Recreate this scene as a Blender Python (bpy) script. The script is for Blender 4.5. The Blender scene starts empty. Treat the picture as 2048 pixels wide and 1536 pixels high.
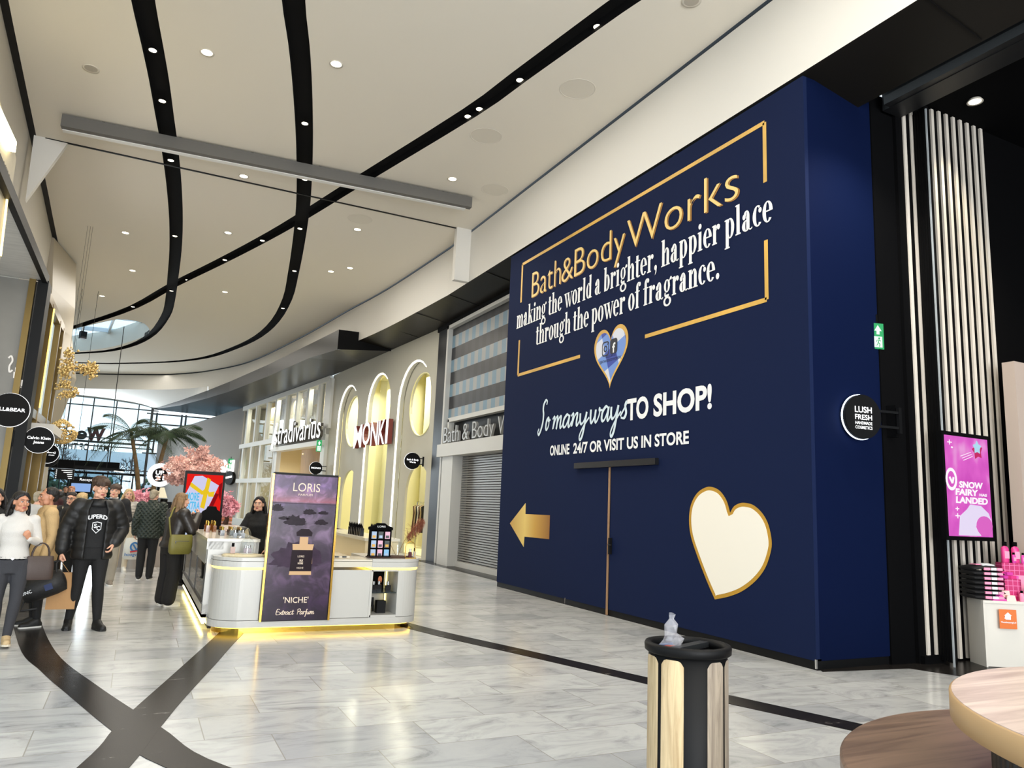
import bpy, bmesh, math, random
import numpy as np
from mathutils import Vector, Matrix
from mathutils.geometry import tessellate_polygon, delaunay_2d_cdt
random.seed(7)
PI = math.pi
S = bpy.context.scene
COL = S.collection
# ---------------------------------------------------------------- camera
F = 1490.0; EYE = 1.65
_vy = np.array([271. - 1024, 983. - 768, F]); _vz = np.array([396., -9000., F])
_Y = _vy / np.linalg.norm(_vy)
_Z = _vz - (_vz @ _Y) * _Y; _Z /= np.linalg.norm(_Z)
RM = np.stack([np.cross(_Y, _Z), _Y, _Z])            # world = RM @ (right, down, forward)
cam = bpy.data.cameras.new('camera'); cam.sensor_width = 36.0; cam.lens = F / 2048 * 36
cam.clip_end = 500
co = bpy.data.objects.new('camera', cam); COL.objects.link(co); S.camera = co
m = Matrix.Identity(4)
for i in range(3):
    m[i][0] = RM[i, 0]; m[i][1] = -RM[i, 1]; m[i][2] = -RM[i, 2]
m[2][3] = EYE
co.matrix_world = m
def on(px, py, p, n):                                 # a photo point on a plane of the place
    d = RM @ np.array([px - 1024., py - 768., F]); p = np.array(p, float) - np.array([0, 0, EYE]); n = np.array(n, float)
    t = (p @ n) / (d @ n); q = t * d
    return Vector((q[0], q[1], q[2] + EYE))
def onZ(px, py, z=0): return on(px, py, (0, 0, z), (0, 0, 1))
def onX(px, py, x): return on(px, py, (x, 0, 0), (1, 0, 0))
def onY(px, py, y): return on(px, py, (0, y, 0), (0, 1, 0))
# ---------------------------------------------------------------- sky, exposure, lights
S.view_settings.view_transform = 'Standard'; S.view_settings.look = 'None'
S.view_settings.exposure = 0.0; S.view_settings.gamma = 1.0; S.view_settings.use_curve_mapping = False
W = bpy.data.worlds.new('sky'); S.world = W; W.use_nodes = True
nt = W.node_tree; bg = nt.nodes['Background']
tc = nt.nodes.new('ShaderNodeTexCoord'); sx = nt.nodes.new('ShaderNodeSeparateXYZ'); cr = nt.nodes.new('ShaderNodeValToRGB')
nt.links.new(tc.outputs['Generated'], sx.inputs[0]); nt.links.new(sx.outputs['Z'], cr.inputs[0]); nt.links.new(cr.outputs[0], bg.inputs[0])
cr.color_ramp.elements[0].position = 0.0; cr.color_ramp.elements[0].color = (0.86, 0.95, 1.0, 1)
cr.color_ramp.elements[1].position = 0.7; cr.color_ramp.elements[1].color = (0.62, 0.82, 1.0, 1)
bg.inputs[1].default_value = 1.9
S.cycles.max_bounces = 7; S.cycles.diffuse_bounces = 4; S.cycles.glossy_bounces = 4; S.cycles.transmission_bounces = 5; S.cycles.transparent_max_bounces = 10
S.cycles.sample_clamp_indirect = 4.0; S.cycles.caustics_reflective = False; S.cycles.caustics_refractive = False
def area(name, loc, size, power, color=(1, .93, .82), rot=(0, 0, 0), sy=None, spread=PI):
    l = bpy.data.lights.new(name, 'AREA'); l.energy = power; l.color = color; l.size = size; l.spread = spread
    if sy: l.shape = 'RECTANGLE'; l.size_y = sy
    o = bpy.data.objects.new(name, l); o.location = loc; o.rotation_euler = rot; COL.objects.link(o); return o
WARM = (1, .90, .74)
# unseen fills added above, along and behind the hall; daylight through the glass front
area('ceiling_fill', (1.5, -5, 8.5), 9, 640, (1, .98, .95), sy=9)
area('ceiling_fill', (4.2, 3.0, 8.6), 3.2, 250, (1, .95, .86), sy=7)
for y_, x_, p_ in ((11, 3, 200), (20, 2.5, 330), (29, 1.5, 340), (38, 0, 330), (46, -2, 220)):
    area('ceiling_fill', (x_, y_, 8.62), 6, p_, (1, .94, .84), sy=6)
area('rear_up_fill', (1.5, -12, 2.6), 9, 3800, (.95, .97, 1.0), rot=(math.radians(128), 0, 0), sy=7)  # fill added behind the camera, tilted up to brighten the ceiling
area('glass_front_daylight', (-3, 55.2, 4.2), 7, 900, (.86, .94, 1.0), rot=(-math.radians(90), 0, 0), sy=6.5)
# ---------------------------------------------------------------- materials
def lin(c):
    if isinstance(c, str):
        c = [int(c[i:i + 2], 16) / 255 for i in (0, 2, 4)]
    else: c = [x / 255 for x in c]
    return tuple((x / 12.92 if x <= .04045 else ((x + .055) / 1.055) ** 2.4) for x in c) + (1.0,)
MATS = {}
def mat(name, c=(128, 128, 128), rough=.5, metal=0., emit=0., bump=0., bscale=60., var=0., vscale=4., alpha=None, stretch=(1, 1, 1), spec=.5, coat=0.):
    if name in MATS: return MATS[name]
    M = bpy.data.materials.new(name); M.use_nodes = True; t = M.node_tree; b = t.nodes['Principled BSDF']
    c = lin(c); b.inputs['Base Color'].default_value = c; b.inputs['Roughness'].default_value = rough; b.inputs['Metallic'].default_value = metal
    b.inputs['Specular IOR Level'].default_value = spec; b.inputs['Coat Weight'].default_value = coat
    if emit:
        b.inputs['Emission Color'].default_value = c; b.inputs['Emission Strength'].default_value = emit; b.inputs['Base Color'].default_value = tuple(x * max(0, 1 - emit) for x in c[:3]) + (1,)
    if alpha is not None: b.inputs['Alpha'].default_value = alpha
    if bump or var:
        tc = t.nodes.new('ShaderNodeTexCoord'); mp = t.nodes.new('ShaderNodeMapping'); mp.inputs['Scale'].default_value = stretch
        t.links.new(tc.outputs['Object'], mp.inputs[0])
    if bump:
        n = t.nodes.new('ShaderNodeTexNoise'); n.inputs['Scale'].default_value = bscale; n.inputs['Detail'].default_value = 3
        bp = t.nodes.new('ShaderNodeBump'); bp.inputs['Strength'].default_value = bump; bp.inputs['Distance'].default_value = .01
        t.links.new(mp.outputs[0], n.inputs[0]); t.links.new(n.outputs[0], bp.inputs['Height']); t.links.new(bp.outputs[0], b.inputs['Normal'])
    if var:
        n = t.nodes.new('ShaderNodeTexNoise'); n.inputs['Scale'].default_value = vscale; n.inputs['Detail'].default_value = 5
        r = t.nodes.new('ShaderNodeValToRGB'); r.color_ramp.elements[0].position = .3; r.color_ramp.elements[1].position = .7
        r.color_ramp.elements[0].color = tuple(x * (1 - var) for x in c[:3]) + (1,); r.color_ramp.elements[1].color = tuple(min(1, x * (1 + var)) for x in c[:3]) + (1,)
        t.links.new(mp.outputs[0], n.inputs[0]); t.links.new(n.outputs[0], r.inputs[0]); (None if emit else t.links.new(r.outputs[0], b.inputs['Base Color']))
        if emit: t.links.new(r.outputs[0], b.inputs['Emission Color'])
    MATS[name] = M; return M
def nodes(M): return M.node_tree, M.node_tree.nodes['Principled BSDF']
def N(t, kind, **kw):
    n = t.nodes.new('ShaderNode' + kind)
    for k, v in kw.items():
        if k.startswith('_'): setattr(n, k[1:], v)
        else: n.inputs[k.replace('__', ' ')].default_value = v
    return n
def ramp(t, fac, stops):
    r = t.nodes.new('ShaderNodeValToRGB'); e = r.color_ramp.elements
    while len(e) < len(stops): e.new(.5)
    for i, (p, c) in enumerate(stops): e[i].position = p; e[i].color = lin(c)
    t.links.new(fac, r.inputs[0]); return r.outputs[0]
def glass(name, tint=(255, 255, 255), refl=.5, dark=1.0):
    if name in MATS: return MATS[name]
    M = bpy.data.materials.new(name); M.use_nodes = True; t = M.node_tree; t.nodes.clear()
    o = t.nodes.new('ShaderNodeOutputMaterial'); tr = t.nodes.new('ShaderNodeBsdfTransparent'); gl = t.nodes.new('ShaderNodeBsdfGlossy'); mx = t.nodes.new('ShaderNodeMixShader'); fr = t.nodes.new('ShaderNodeLayerWeight'); fr.inputs[0].default_value = .5
    c = lin(tint); tr.inputs[0].default_value = tuple(x * dark for x in c[:3]) + (1,); gl.inputs['Roughness'].default_value = .01
    p5 = N(t, 'Math', _operation='POWER'); p5.inputs[1].default_value = 4.5; t.links.new(fr.outputs['Facing'], p5.inputs[0]); sc = N(t, 'MapRange', To__Min=.02 + .05 * refl, To__Max=min(.95, .35 + refl)); t.links.new(p5.outputs[0], sc.inputs[0]); fr = sc
    t.links.new(fr.outputs[0], mx.inputs[0]); t.links.new(tr.outputs[0], mx.inputs[1]); t.links.new(gl.outputs[0], mx.inputs[2]); t.links.new(mx.outputs[0], o.inputs[0])
    MATS[name] = M; return M
# ---------------------------------------------------------------- mesh helpers
WORLD = {}
def tag(o, label=None, cat=None, group=None, kind=None):
    if label: o['label'] = label
    if cat: o['category'] = cat
    if group: o['group'] = group
    if kind: o['kind'] = kind
    return o
def thing(name, label, cat, loc=(0, 0, 0), rz=0., group=None):
    o = bpy.data.objects.new(name, None); COL.objects.link(o); o.location = loc; o.rotation_euler = (0, 0, rz); o.empty_display_size = .1
    WORLD[o.name] = Matrix.Translation(Vector(loc)) @ Matrix.Rotation(rz, 4, 'Z')
    return tag(o, label, cat, group)
def text_data(s, bold=0., cache={}):
    k = (s, bold)
    if k not in cache:
        c = bpy.data.curves.new('t', 'FONT'); c.body = s; c.size = 1; c.offset = bold; c.resolution_u = 4
        o = bpy.data.objects.new('t', c); COL.objects.link(o)
        dg = bpy.context.evaluated_depsgraph_get(); me = o.evaluated_get(dg).to_mesh()
        vs = [(v.co.x, v.co.y) for v in me.vertices]; fs = [tuple(p.vertices) for p in me.polygons]
        o.evaluated_get(dg).to_mesh_clear(); bpy.data.objects.remove(o); bpy.data.curves.remove(c)
        cache[k] = (vs, fs)
    return cache[k]
_H = None
class MB:
    def __init__(self): self.v = []; self.f = []; self.mi = []; self.cur = 0; self.sm = []
    def add(self, vs, fs, smooth=False):
        b = len(self.v); self.v += [tuple(x) for x in vs]
        for f in fs: self.f.append(tuple(i + b for i in f)); self.mi.append(self.cur); self.sm.append(smooth)
        return self
    def box(self, c, d, rz=0., M=None):
        x, y, z = [k / 2 for k in d]; P = [Vector((sx * x, sy * y, sz * z)) for sx in (-1, 1) for sy in (-1, 1) for sz in (-1, 1)]
        R = Matrix.Rotation(rz, 3, 'Z') if M is None else M
        P = [R @ p + Vector(c) for p in P]
        return self.add(P, [(0, 1, 3, 2), (4, 6, 7, 5), (0, 4, 5, 1), (2, 3, 7, 6), (0, 2, 6, 4), (1, 5, 7, 3)])
    def bar(self, a, b, w, h=None, up=(0, 0, 1)):
        a = Vector(a); b = Vector(b); h = h or w; d = (b - a).normalized(); u = Vector(up)
        s = d.cross(u)
        if s.length < 1e-4: s = d.cross(Vector((1, 0, 0)))
        s.normalize(); t = s.cross(d); P = []
        for p in (a, b):
            for i, j in ((-1, -1), (1, -1), (1, 1), (-1, 1)): P.append(p + s * i * w / 2 + t * j * h / 2)
        return self.add(P, [(3, 2, 1, 0), (4, 5, 6, 7), (0, 1, 5, 4), (1, 2, 6, 5), (2, 3, 7, 6), (3, 0, 4, 7)])
    def tube(self, pts, r, n=8, smooth=True, cap=True):
        pts = [Vector(p) for p in pts]; rs = r if isinstance(r, (list, tuple)) else [r] * len(pts); P = []; pr = None
        for i, p in enumerate(pts):
            d = (pts[min(i + 1, len(pts) - 1)] - pts[max(i - 1, 0)]).normalized()
            if pr is None:
                s = d.cross(Vector((0, 0, 1)))
                if s.length < .05: s = d.cross(Vector((1, 0, 0)))
            else: s = pr - d * pr.dot(d)
            s.normalize(); pr = s; t = d.cross(s)
            for k in range(n): a = 2 * PI * k / n; P.append(p + (s * math.cos(a) + t * math.sin(a)) * rs[i])
        fs = [(i * n + k, i * n + (k + 1) % n, (i + 1) * n + (k + 1) % n, (i + 1) * n + k) for i in range(len(pts) - 1) for k in range(n)]
        self.add(P, fs, smooth)
        if cap: self.add(P[:n], [tuple(range(n))[::-1]]); self.add(P[-n:], [tuple(range(n))])
        return self
    def rings(self, R, smooth=True, cap=True, closed=False):      # list of rings (lists of points)
        n = len(R[0]); P = [p for r in R for p in r]; m = len(R)
        fs = [(i * n + k, i * n + (k + 1) % n, ((i + 1) % m) * n + (k + 1) % n, ((i + 1) % m) * n + k) for i in range(m if closed else m - 1) for k in range(n)]
        self.add(P, fs, smooth)
        if cap: self.add(R[0], [tuple(range(n))[::-1]]); self.add(R[-1], [tuple(range(n))])
        return self
    def lathe(self, c, prof, n=24, smooth=True, sx=1., sy=1.):
        c = Vector(c); R = [[c + Vector((r * sx * math.cos(2 * PI * k / n), r * sy * math.sin(2 * PI * k / n), z)) for k in range(n)] for r, z in prof]
        return self.rings(R, smooth)
    def cyl(self, c, r, h, n=24, axis=(0, 0, 1), r2=None):
        a = Vector(axis).normalized(); c = Vector(c); s = a.cross(Vector((0, 0, 1)))
        if s.length < .01: s = Vector((1, 0, 0))
        s.normalize(); t = a.cross(s)
        rr = [[c + a * q + (s * math.cos(2 * PI * k / n) + t * math.sin(2 * PI * k / n)) * ri for k in range(n)] for q, ri in ((-h / 2, r), (h / 2, r if r2 is None else r2))]
        n0 = len(rr[0]); self.add(rr[0] + rr[1], [(k, (k + 1) % n0, n0 + (k + 1) % n0, n0 + k) for k in range(n0)], True)
        self.add(rr[0], [tuple(range(n0))[::-1]]); return self.add(rr[1], [tuple(range(n0))])
    def ell(self, c, r, n=12, m=8, M=None):
        c = Vector(c); r = (r, r, r) if not hasattr(r, '__len__') else r; R = []
        for i in range(m + 1):
            th = PI * i / m
            ring = []
            for k in range(n):
                a = 2 * PI * k / n; q = Vector((r[0] * math.sin(th) * math.cos(a), r[1] * math.sin(th) * math.sin(a), -r[2] * math.cos(th)))
                ring.append(c + (M @ q if M else q))
            R.append(ring)
        P = [R[0][0]] + [p for g in R[1:-1] for p in g] + [R[-1][0]]; L = len(P) - 1
        fs = [(0, 1 + (k + 1) % n, 1 + k) for k in range(n)]
        for i in range(m - 2): fs += [(1 + i * n + k, 1 + i * n + (k + 1) % n, 1 + (i + 1) * n + (k + 1) % n, 1 + (i + 1) * n + k) for k in range(n)]
        b = 1 + (m - 2) * n; fs += [(b + k, b + (k + 1) % n, L) for k in range(n)]
        return self.add(P, fs, True)
    def cap(self, a, b, ra, rb, n=10):                             # tapered capsule
        a = Vector(a); b = Vector(b); d = b - a
        L = d.length; d = d.normalized() if L > 1e-6 else Vector((0, 0, 1)); s = d.cross(Vector((.13, .31, .94))).normalized(); t = d.cross(s); R = []
        for p, r, ths in ((a, ra, (-89, -60, -30, 0)), (b, rb, (0, 30, 60, 89))):
            for th in ths:
                th = math.radians(th); q = p + d * r * math.sin(th); R.append([q + (s * math.cos(2 * PI * k / n) + t * math.sin(2 * PI * k / n)) * r * math.cos(th) for k in range(n)])
        return self.rings(R)
    def prism(self, pts, off):
        pts = [Vector(p) for p in pts]; off = Vector(off); n = len(pts)
        tris = tessellate_polygon([pts])
        nn = sum(((pts[i].cross(pts[(i + 1) % n])) for i in range(n)), Vector())
        fl = []
        for t3 in tris:
            a, b, c = [pts[i] for i in t3]
            fl.append(t3 if (b - a).cross(c - a).dot(nn) > 0 else t3[::-1])
        s = 1 if nn.dot(off) > 0 else -1
        P = pts + [p + off for p in pts]
        fs = [tuple(i + n for i in (t3 if s > 0 else t3[::-1])) for t3 in fl] + [tuple(t3[::-1] if s > 0 else t3) for t3 in fl]
        fs += [((i, (i + 1) % n, (i + 1) % n + n, i + n) if s > 0 else (i + n, (i + 1) % n + n, (i + 1) % n, i)) for i in range(n)]
        return self.add(P, fs)
    def plate(self, outer, holes, frame, depth):                   # polygon with holes in a frame (o,u,v), extruded along -normal
        o, u, v = frame; nrm = u.cross(v)
        loops = [outer] + holes; flat = [p for l in loops for p in l]
        tris = tessellate_polygon([[Vector((p[0], p[1], 0)) for p in l] for l in loops])
        P0 = [o + u * p[0] + v * p[1] for p in flat]; P1 = [p - nrm * depth for p in P0]; n = len(flat); fs = []
        for t3 in tris:
            a, b, c = [P0[i] for i in t3]
            t3 = tuple(t3) if (b - a).cross(c - a).dot(nrm) > 0 else tuple(t3[::-1])
            fs.append(t3); fs.append(tuple(i + n for i in t3[::-1]))
        k = 0
        for l in loops:
            q = len(l)
            for i in range(q): fs.append((k + i, k + (i + 1) % q, k + (i + 1) % q + n, k + i + n))
            k += q
        return self.add(P0 + P1, fs)
    def text(self, s, o, u, v, w, h, depth=.004, bold=0., shear=0., arc=0.):
        global _H
        if _H is None: _H = max(y for x, y in text_data('H')[0])
        vs, fs = text_data(s, bold); o = Vector(o); u = Vector(u); v = Vector(v); nrm = u.cross(v)
        x0 = min(x for x, y in vs); x1 = max(x for x, y in vs); kx = w / (x1 - x0); ky = h / _H
        def pos(x, y):
            X = (x - x0) * kx + shear * y * ky; Y = y * ky
            if arc: Y += arc * (1 - ((X - w / 2) / (w / 2)) ** 2)
            return o + u * X + v * Y
        P = [pos(x, y) for x, y in vs]; n = len(P); fr = []
        for f in fs:
            a, b, c = [vs[i] for i in f[:3]]
            fr.append(f)
        A = [p + nrm * depth for p in P]
        nz = (A[fr[0][1]] - A[fr[0][0]]).cross(A[fr[0][2]] - A[fr[0][0]]).dot(nrm)
        if nz < 0: fr = [f[::-1] for f in fr]
        if depth < .012: return self.add(A, fr)
        E = {}
        for f in fr:
            for i in range(len(f)):
                e = (f[i], f[(i + 1) % len(f)]); E[e] = 1
        side = [(b, a, a + n, b + n) for (a, b) in E if (b, a) not in E]
        self.add(A + P, fr + [tuple(i + n for i in f[::-1]) for f in fr])
        k = len(self.v) - 2 * n
        for f in side: self.f.append(tuple(i + k for i in f)); self.mi.append(self.cur); self.sm.append(False)
        return self
    def build(self, name, mats, parent=None, remesh=0., smooth=0, label=None, org=None, rz=0.):
        mats = mats if isinstance(mats, (list, tuple)) else [mats]
        me = bpy.data.meshes.new(name)
        if parent is not None: Wm = WORLD[parent.name]
        else:
            A = np.array(self.v)
            if org is None: org = ((A[:, 0].min() + A[:, 0].max()) / 2, (A[:, 1].min() + A[:, 1].max()) / 2, A[:, 2].min())
            Wm = Matrix.Translation(Vector(org)) @ Matrix.Rotation(rz, 4, 'Z')
        inv = Wm.inverted(); vs = [inv @ Vector(p) for p in self.v]
        me.from_pydata(vs, [], self.f)
        for q in mats: me.materials.append(q)
        me.polygons.foreach_set('material_index', self.mi); me.polygons.foreach_set('use_smooth', self.sm)
        me.validate(); me.update()
        o = bpy.data.objects.new(name, me); COL.objects.link(o); WORLD[o.name] = Wm
        if remesh:
            md = o.modifiers.new('r', 'REMESH'); md.mode = 'VOXEL'; md.voxel_size = remesh; md.use_smooth_shade = True
            if smooth: ms = o.modifiers.new('s', 'SMOOTH'); ms.iterations = smooth; ms.factor = .5
            dg = bpy.context.evaluated_depsgraph_get(); m2 = bpy.data.meshes.new_from_object(o.evaluated_get(dg)); o.modifiers.clear(); o.data = m2
            bpy.data.meshes.remove(me); m2.name = name
        if parent is not None: o.parent = parent
        else: o.location = Wm.to_translation(); o.rotation_euler = (0, 0, rz)
        if label: o['label'] = label
        return o
def struct(name, mb, mats): return tag(mb.build(name, mats), kind='structure')
def dup(o, M=None, label=None, group=None, parent=None):            # copy of a thing with its parts; M moves it in the world
    c = o.copy(); COL.objects.link(c)
    if parent is None:
        W0 = WORLD[o.name]; W1 = (M @ W0) if M is not None else W0.copy(); WORLD[c.name] = W1
        c.matrix_basis = W1
        if label: c['label'] = label
        if group: c['group'] = group
    else: c.parent = parent; WORLD[c.name] = WORLD[parent.name]
    for ch in list(o.children): dup(ch, parent=c)
    return c
def smooth_path(pts, n=8):                                          # Catmull-Rom
    P = [Vector(p) for p in pts]; out = []
    for i in range(len(P) - 1):
        a = P[max(i - 1, 0)]; b = P[i]; c = P[i + 1]; d = P[min(i + 2, len(P) - 1)]
        for k in range(n):
            t = k / n; out.append(.5 * ((2 * b) + (c - a) * t + (2 * a - 5 * b + 4 * c - d) * t * t + (3 * b - a - 3 * c + d) * t ** 3))
    out.append(P[-1]); return out
UX, UY, UZ = Vector((1, 0, 0)), Vector((0, 1, 0)), Vector((0, 0, 1))
BLACK = mat('black_paint', (8, 8, 9), .5, spec=.2); MATTE = mat('matte_black', (11, 11, 12), .85, spec=.15); WHITE = mat('white_paint', (225, 224, 220), .5)
BRASS = mat('brass', (190, 150, 70), .22, 1.0); CHROME = mat('chrome', (200, 200, 200), .12, 1.0); STEEL = mat('brushed_steel', (150, 150, 148), .35, .9)
LEDW = mat('led_white', (255, 250, 235), emit=4.0); LEDY = mat('led_warm', (255, 214, 90), emit=5.0); GLOW = mat('white_glow', (255, 255, 255), emit=1.6)
# ================================================================ FLOOR
def floor_mat():
    M = mat('marble_floor', (205, 203, 198), .16, spec=.4); t, b = nodes(M)
    tc = N(t, 'TexCoord'); br = N(t, 'TexBrick', Scale=1.0, Mortar__Size=.004, Brick__Width=1.05, Row__Height=.57, Bias=0.0, Mortar__Smooth=.1)
    br.offset = .42; br.offset_frequency = 2
    br.inputs['Color1'].default_value = (0, 0, 0, 1); br.inputs['Color2'].default_value = (1, 1, 1, 1); br.inputs['Mortar'].default_value = (.5, .5, .5, 1)
    t.links.new(tc.outputs['Object'], br.inputs['Vector'])
    # every tile shifts the veins
    mul = N(t, 'VectorMath', _operation='SCALE', Scale=37.0); t.links.new(br.outputs['Color'], mul.inputs[0])
    ad = N(t, 'VectorMath', _operation='ADD'); t.links.new(tc.outputs['Object'], ad.inputs[0]); t.links.new(mul.outputs[0], ad.inputs[1])
    mp = N(t, 'Mapping', Scale=(1.0, 2.3, 1), Rotation=(0, 0, .75)); t.links.new(ad.outputs[0], mp.inputs[0])
    n1 = N(t, 'TexNoise', Scale=1.3, Detail=10, Distortion=1.8, Roughness=.66); t.links.new(mp.outputs[0], n1.inputs['Vector'])
    c1 = ramp(t, n1.outputs[0], [(.28, (150, 151, 152)), (.40, (186, 187, 187)), (.52, (203, 204, 203)), (.75, (212, 212, 210))])
    tone = ramp(t, br.outputs['Color'], [(0, (208, 209, 212)), (.5, (226, 226, 226)), (1, (240, 240, 239))])
    mx = N(t, 'Mix', _data_type='RGBA', _blend_type='MULTIPLY'); mx.inputs[0].default_value = 1.0
    t.links.new(c1, mx.inputs[6]); t.links.new(tone, mx.inputs[7])
    m2 = N(t, 'Mix', _data_type='RGBA'); t.links.new(br.outputs['Fac'], m2.inputs[0]); t.links.new(mx.outputs[2], m2.inputs[6]); m2.inputs[7].default_value = lin((150, 148, 142))
    t.links.new(m2.outputs[2], b.inputs['Base Color'])
    n2 = N(t, 'TexNoise', Scale=5, Detail=3); t.links.new(tc.outputs['Object'], n2.inputs['Vector'])
    mr = N(t, 'MapRange', To__Min=.10, To__Max=.26); t.links.new(n2.outputs[0], mr.inputs[0]); t.links.new(mr.outputs[0], b.inputs['Roughness'])
    return M
g = MB(); g.box((0, 16, -.1), (50, 84, .2)); struct('floor', g, floor_mat())
def blackmarble():
    M = mat('black_marble', (24, 22, 21), .25, spec=.06); t, b = nodes(M)
    tc = N(t, 'TexCoord'); n = N(t, 'TexNoise', Scale=1.3, Detail=9, Distortion=2.2, Roughness=.6); mp = N(t, 'Mapping', Scale=(1, 3, 1), Rotation=(0, 0, .5))
    t.links.new(tc.outputs['Object'], mp.inputs[0]); t.links.new(mp.outputs[0], n.inputs['Vector'])
    c = ramp(t, n.outputs[0], [(.0, (16, 15, 14)), (.60, (34, 31, 29)), (.66, (44, 41, 38)), (.672, (140, 136, 130)), (.684, (40, 37, 35))])
    t.links.new(c, b.inputs['Base Color']); return M
BM = blackmarble()
def strip(L, R, z0=-.02, z1=.004):
    g = MB(); n = len(L)
    A = [Vector((p[0], p[1], z1)) for p in L] + [Vector((p[0], p[1], z1)) for p in R]; B = [Vector((p.x, p.y, z0)) for p in A]
    for i in range(n - 1):
        a, b, c, d = A[i], A[i + 1], A[n + i + 1], A[n + i]
        up = (b - a).cross(d - a).z > 0
        g.add([a, b, c, d], [(0, 1, 2, 3) if up else (3, 2, 1, 0)])
    for X in (range(n), range(n, 2 * n)):
        X = list(X)
        for i, j in zip(X, X[1:]): g.add([A[i], A[j], B[j], B[i]], [(0, 1, 2, 3)])
    return g
def fl(*p): return [onZ(x, y) for x, y in p]
def both(L, R, n=6):
    L = smooth_path(L, n); R = smooth_path(R, n); k = min(len(L), len(R)); return L[:k], R[:k]
L1 = [(-2.3, 26, 0), (-2.05, 19, 0), (-1.55, 14, 0)] + fl((37, 1290), (82, 1343), (137, 1391), (224, 1462.5), (331, 1536)) + [(1.6, 3.2, 0)]
R1 = [(-1.85, 26, 0), (-1.6, 19, 0), (-1.15, 14, 0)] + fl((79, 1232), (112, 1305), (193, 1371), (321, 1454.6), (460, 1536)) + [(1.95, 3.4, 0)]
struct('trim_1', strip(*both(L1, R1)), BM)
L2 = [(1.9, 13, 0)] + fl((427, 1276), (350, 1346), (266.6, 1420), (224, 1462.5), (154, 1536)) + [(-.9, 3, 0)]
R2 = [(2.25, 12.8, 0)] + fl((487, 1267), (430, 1330), (369, 1396.5), (321, 1454.6), (258, 1536)) + [(-.5, 3, 0)]
struct('trim_2', strip(*both(L2, R2), z1=.0045), BM)
L3 = [(2.9, 13.5, 0)] + fl((840, 1252), (1050, 1300), (1291, 1354.5), (1445, 1388), (1715, 1447)) + [(6.0, 3.6, 0)]
R3 = [(2.6, 13.3, 0)] + fl((838, 1263), (1050, 1312), (1291, 1368), (1445, 1405), (1700, 1461)) + [(5.75, 3.5, 0)]
struct('trim_3', strip(*both(L3, R3), z1=.0042), BM)
struct('trim_4', strip([(7.05, 6.2, 0), (8.3, 6.05, 0), (8.55, 5.5, 0), (8.7, 4.9, 0)], [(7.3, 6.6, 0), (8.6, 6.7, 0), (9.6, 6.4, 0), (12, 5.2, 0)], z1=.0048), BM)
struct('trim_5', strip([(7.55, 14.6, 0), (7.6, 21.5, 0)], [(8.6, 14.6, 0), (8.6, 21.5, 0)], z1=.0048), BM)
# ================================================================ CEILING
CZ = 8.7
def cl(*p): return [onZ(x, y, CZ) for x, y in p]
A_ = cl((587, -120), (587, 0), (598, 90), (604.5, 170), (608.5, 260), (609, 330), (607, 400), (602, 450), (595, 500), (586, 550), (575, 597), (551, 641), (516, 673), (469, 696), (411, 715), (334, 724), (217, 727), (129, 726)) + [Vector((-8, 54, CZ))]
B_ = cl((268, -120), (286, 0), (305, 93), (318, 160), (329, 230), (340, 300), (348, 370), (352, 440), (351, 500), (346, 553), (340, 602), (331, 632), (305, 667), (267, 689), (217, 701.6), (159, 706), (123, 707)) + [Vector((-8, 49, CZ))]
C_ = cl((1400, -100), (1251, 0), (1189, 44), (1038, 154), (939, 225.6), (731, 354), (598, 437), (526, 478.5), (441, 523), (346, 570), (267, 614), (182, 643.6), (115, 658)) + [Vector((-8, 41, CZ))]
def band(P, w):
    P = smooth_path(P, 3); L = []; R = []
    for i, p in enumerate(P):
        d = (P[min(i + 1, len(P) - 1)] - P[max(i - 1, 0)]).normalized(); s = Vector((-d.y, d.x, 0)); L.append(p + s * w / 2); R.append(p - s * w / 2)
    return L + R[::-1]
bands = [band(A_, .33), band(B_, .33), band(C_, .33)]
sky = smooth_path(cl((238, 638.6), (264, 640.6), (287.5, 646.5), (299, 659.7), (293, 670), (264, 682), (217, 695), (159, 702), (118, 703.6)) + [Vector((-8.3, 45.2, CZ)), Vector((-8.3, 41.7, CZ))] + cl((112, 662.6), (158.6, 655), (217, 642), (238, 638.6)), 5)[:-1]
RIM = [(7.02, 5), (7.02, 17), (7.0, 19), (6.75, 23.5), (6.35, 27.2), (5.75, 33.2), (4.63, 40.9), (3.04, 45.5), (1.6, 48), (0, 49.7), (-4.1, 52.5), (-9, 54)]
rim = smooth_path([(x, y, CZ) for x, y in RIM], 5)
slot_l = smooth_path([(-2.28, -30, CZ), (-2.3, 3, CZ), (-2.38, 9, CZ), (-2.50, 13, CZ), (-2.62, 17.4, CZ), (-2.75, 22, CZ), (-3.0, 28, CZ), (-3.9, 36, CZ), (-9, 44, CZ)], 4)
outer = [Vector((7.02, -30, CZ))] + rim + slot_l[::-1]
def inside(p, P):
    r = False
    for i in range(len(P)):
        a, b = P[i - 1], P[i]
        if (a[1] > p[1]) != (b[1] > p[1]) and p[0] < (b[0] - a[0]) * (p[1] - a[1]) / (b[1] - a[1]) + a[0]: r = not r
    return r
polys = [outer] + bands + [sky]
vs = []; faces = []
for l in polys:
    b = len(vs); vs += [Vector((p[0], p[1])) for p in l]; faces.append(list(range(b, len(vs))))
ov, oe, of, _, _, orig = delaunay_2d_cdt(vs, [], faces, 0, 1e-4)
ceil = MB(); edge = {}; blackf = MB(); bf = []
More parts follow.
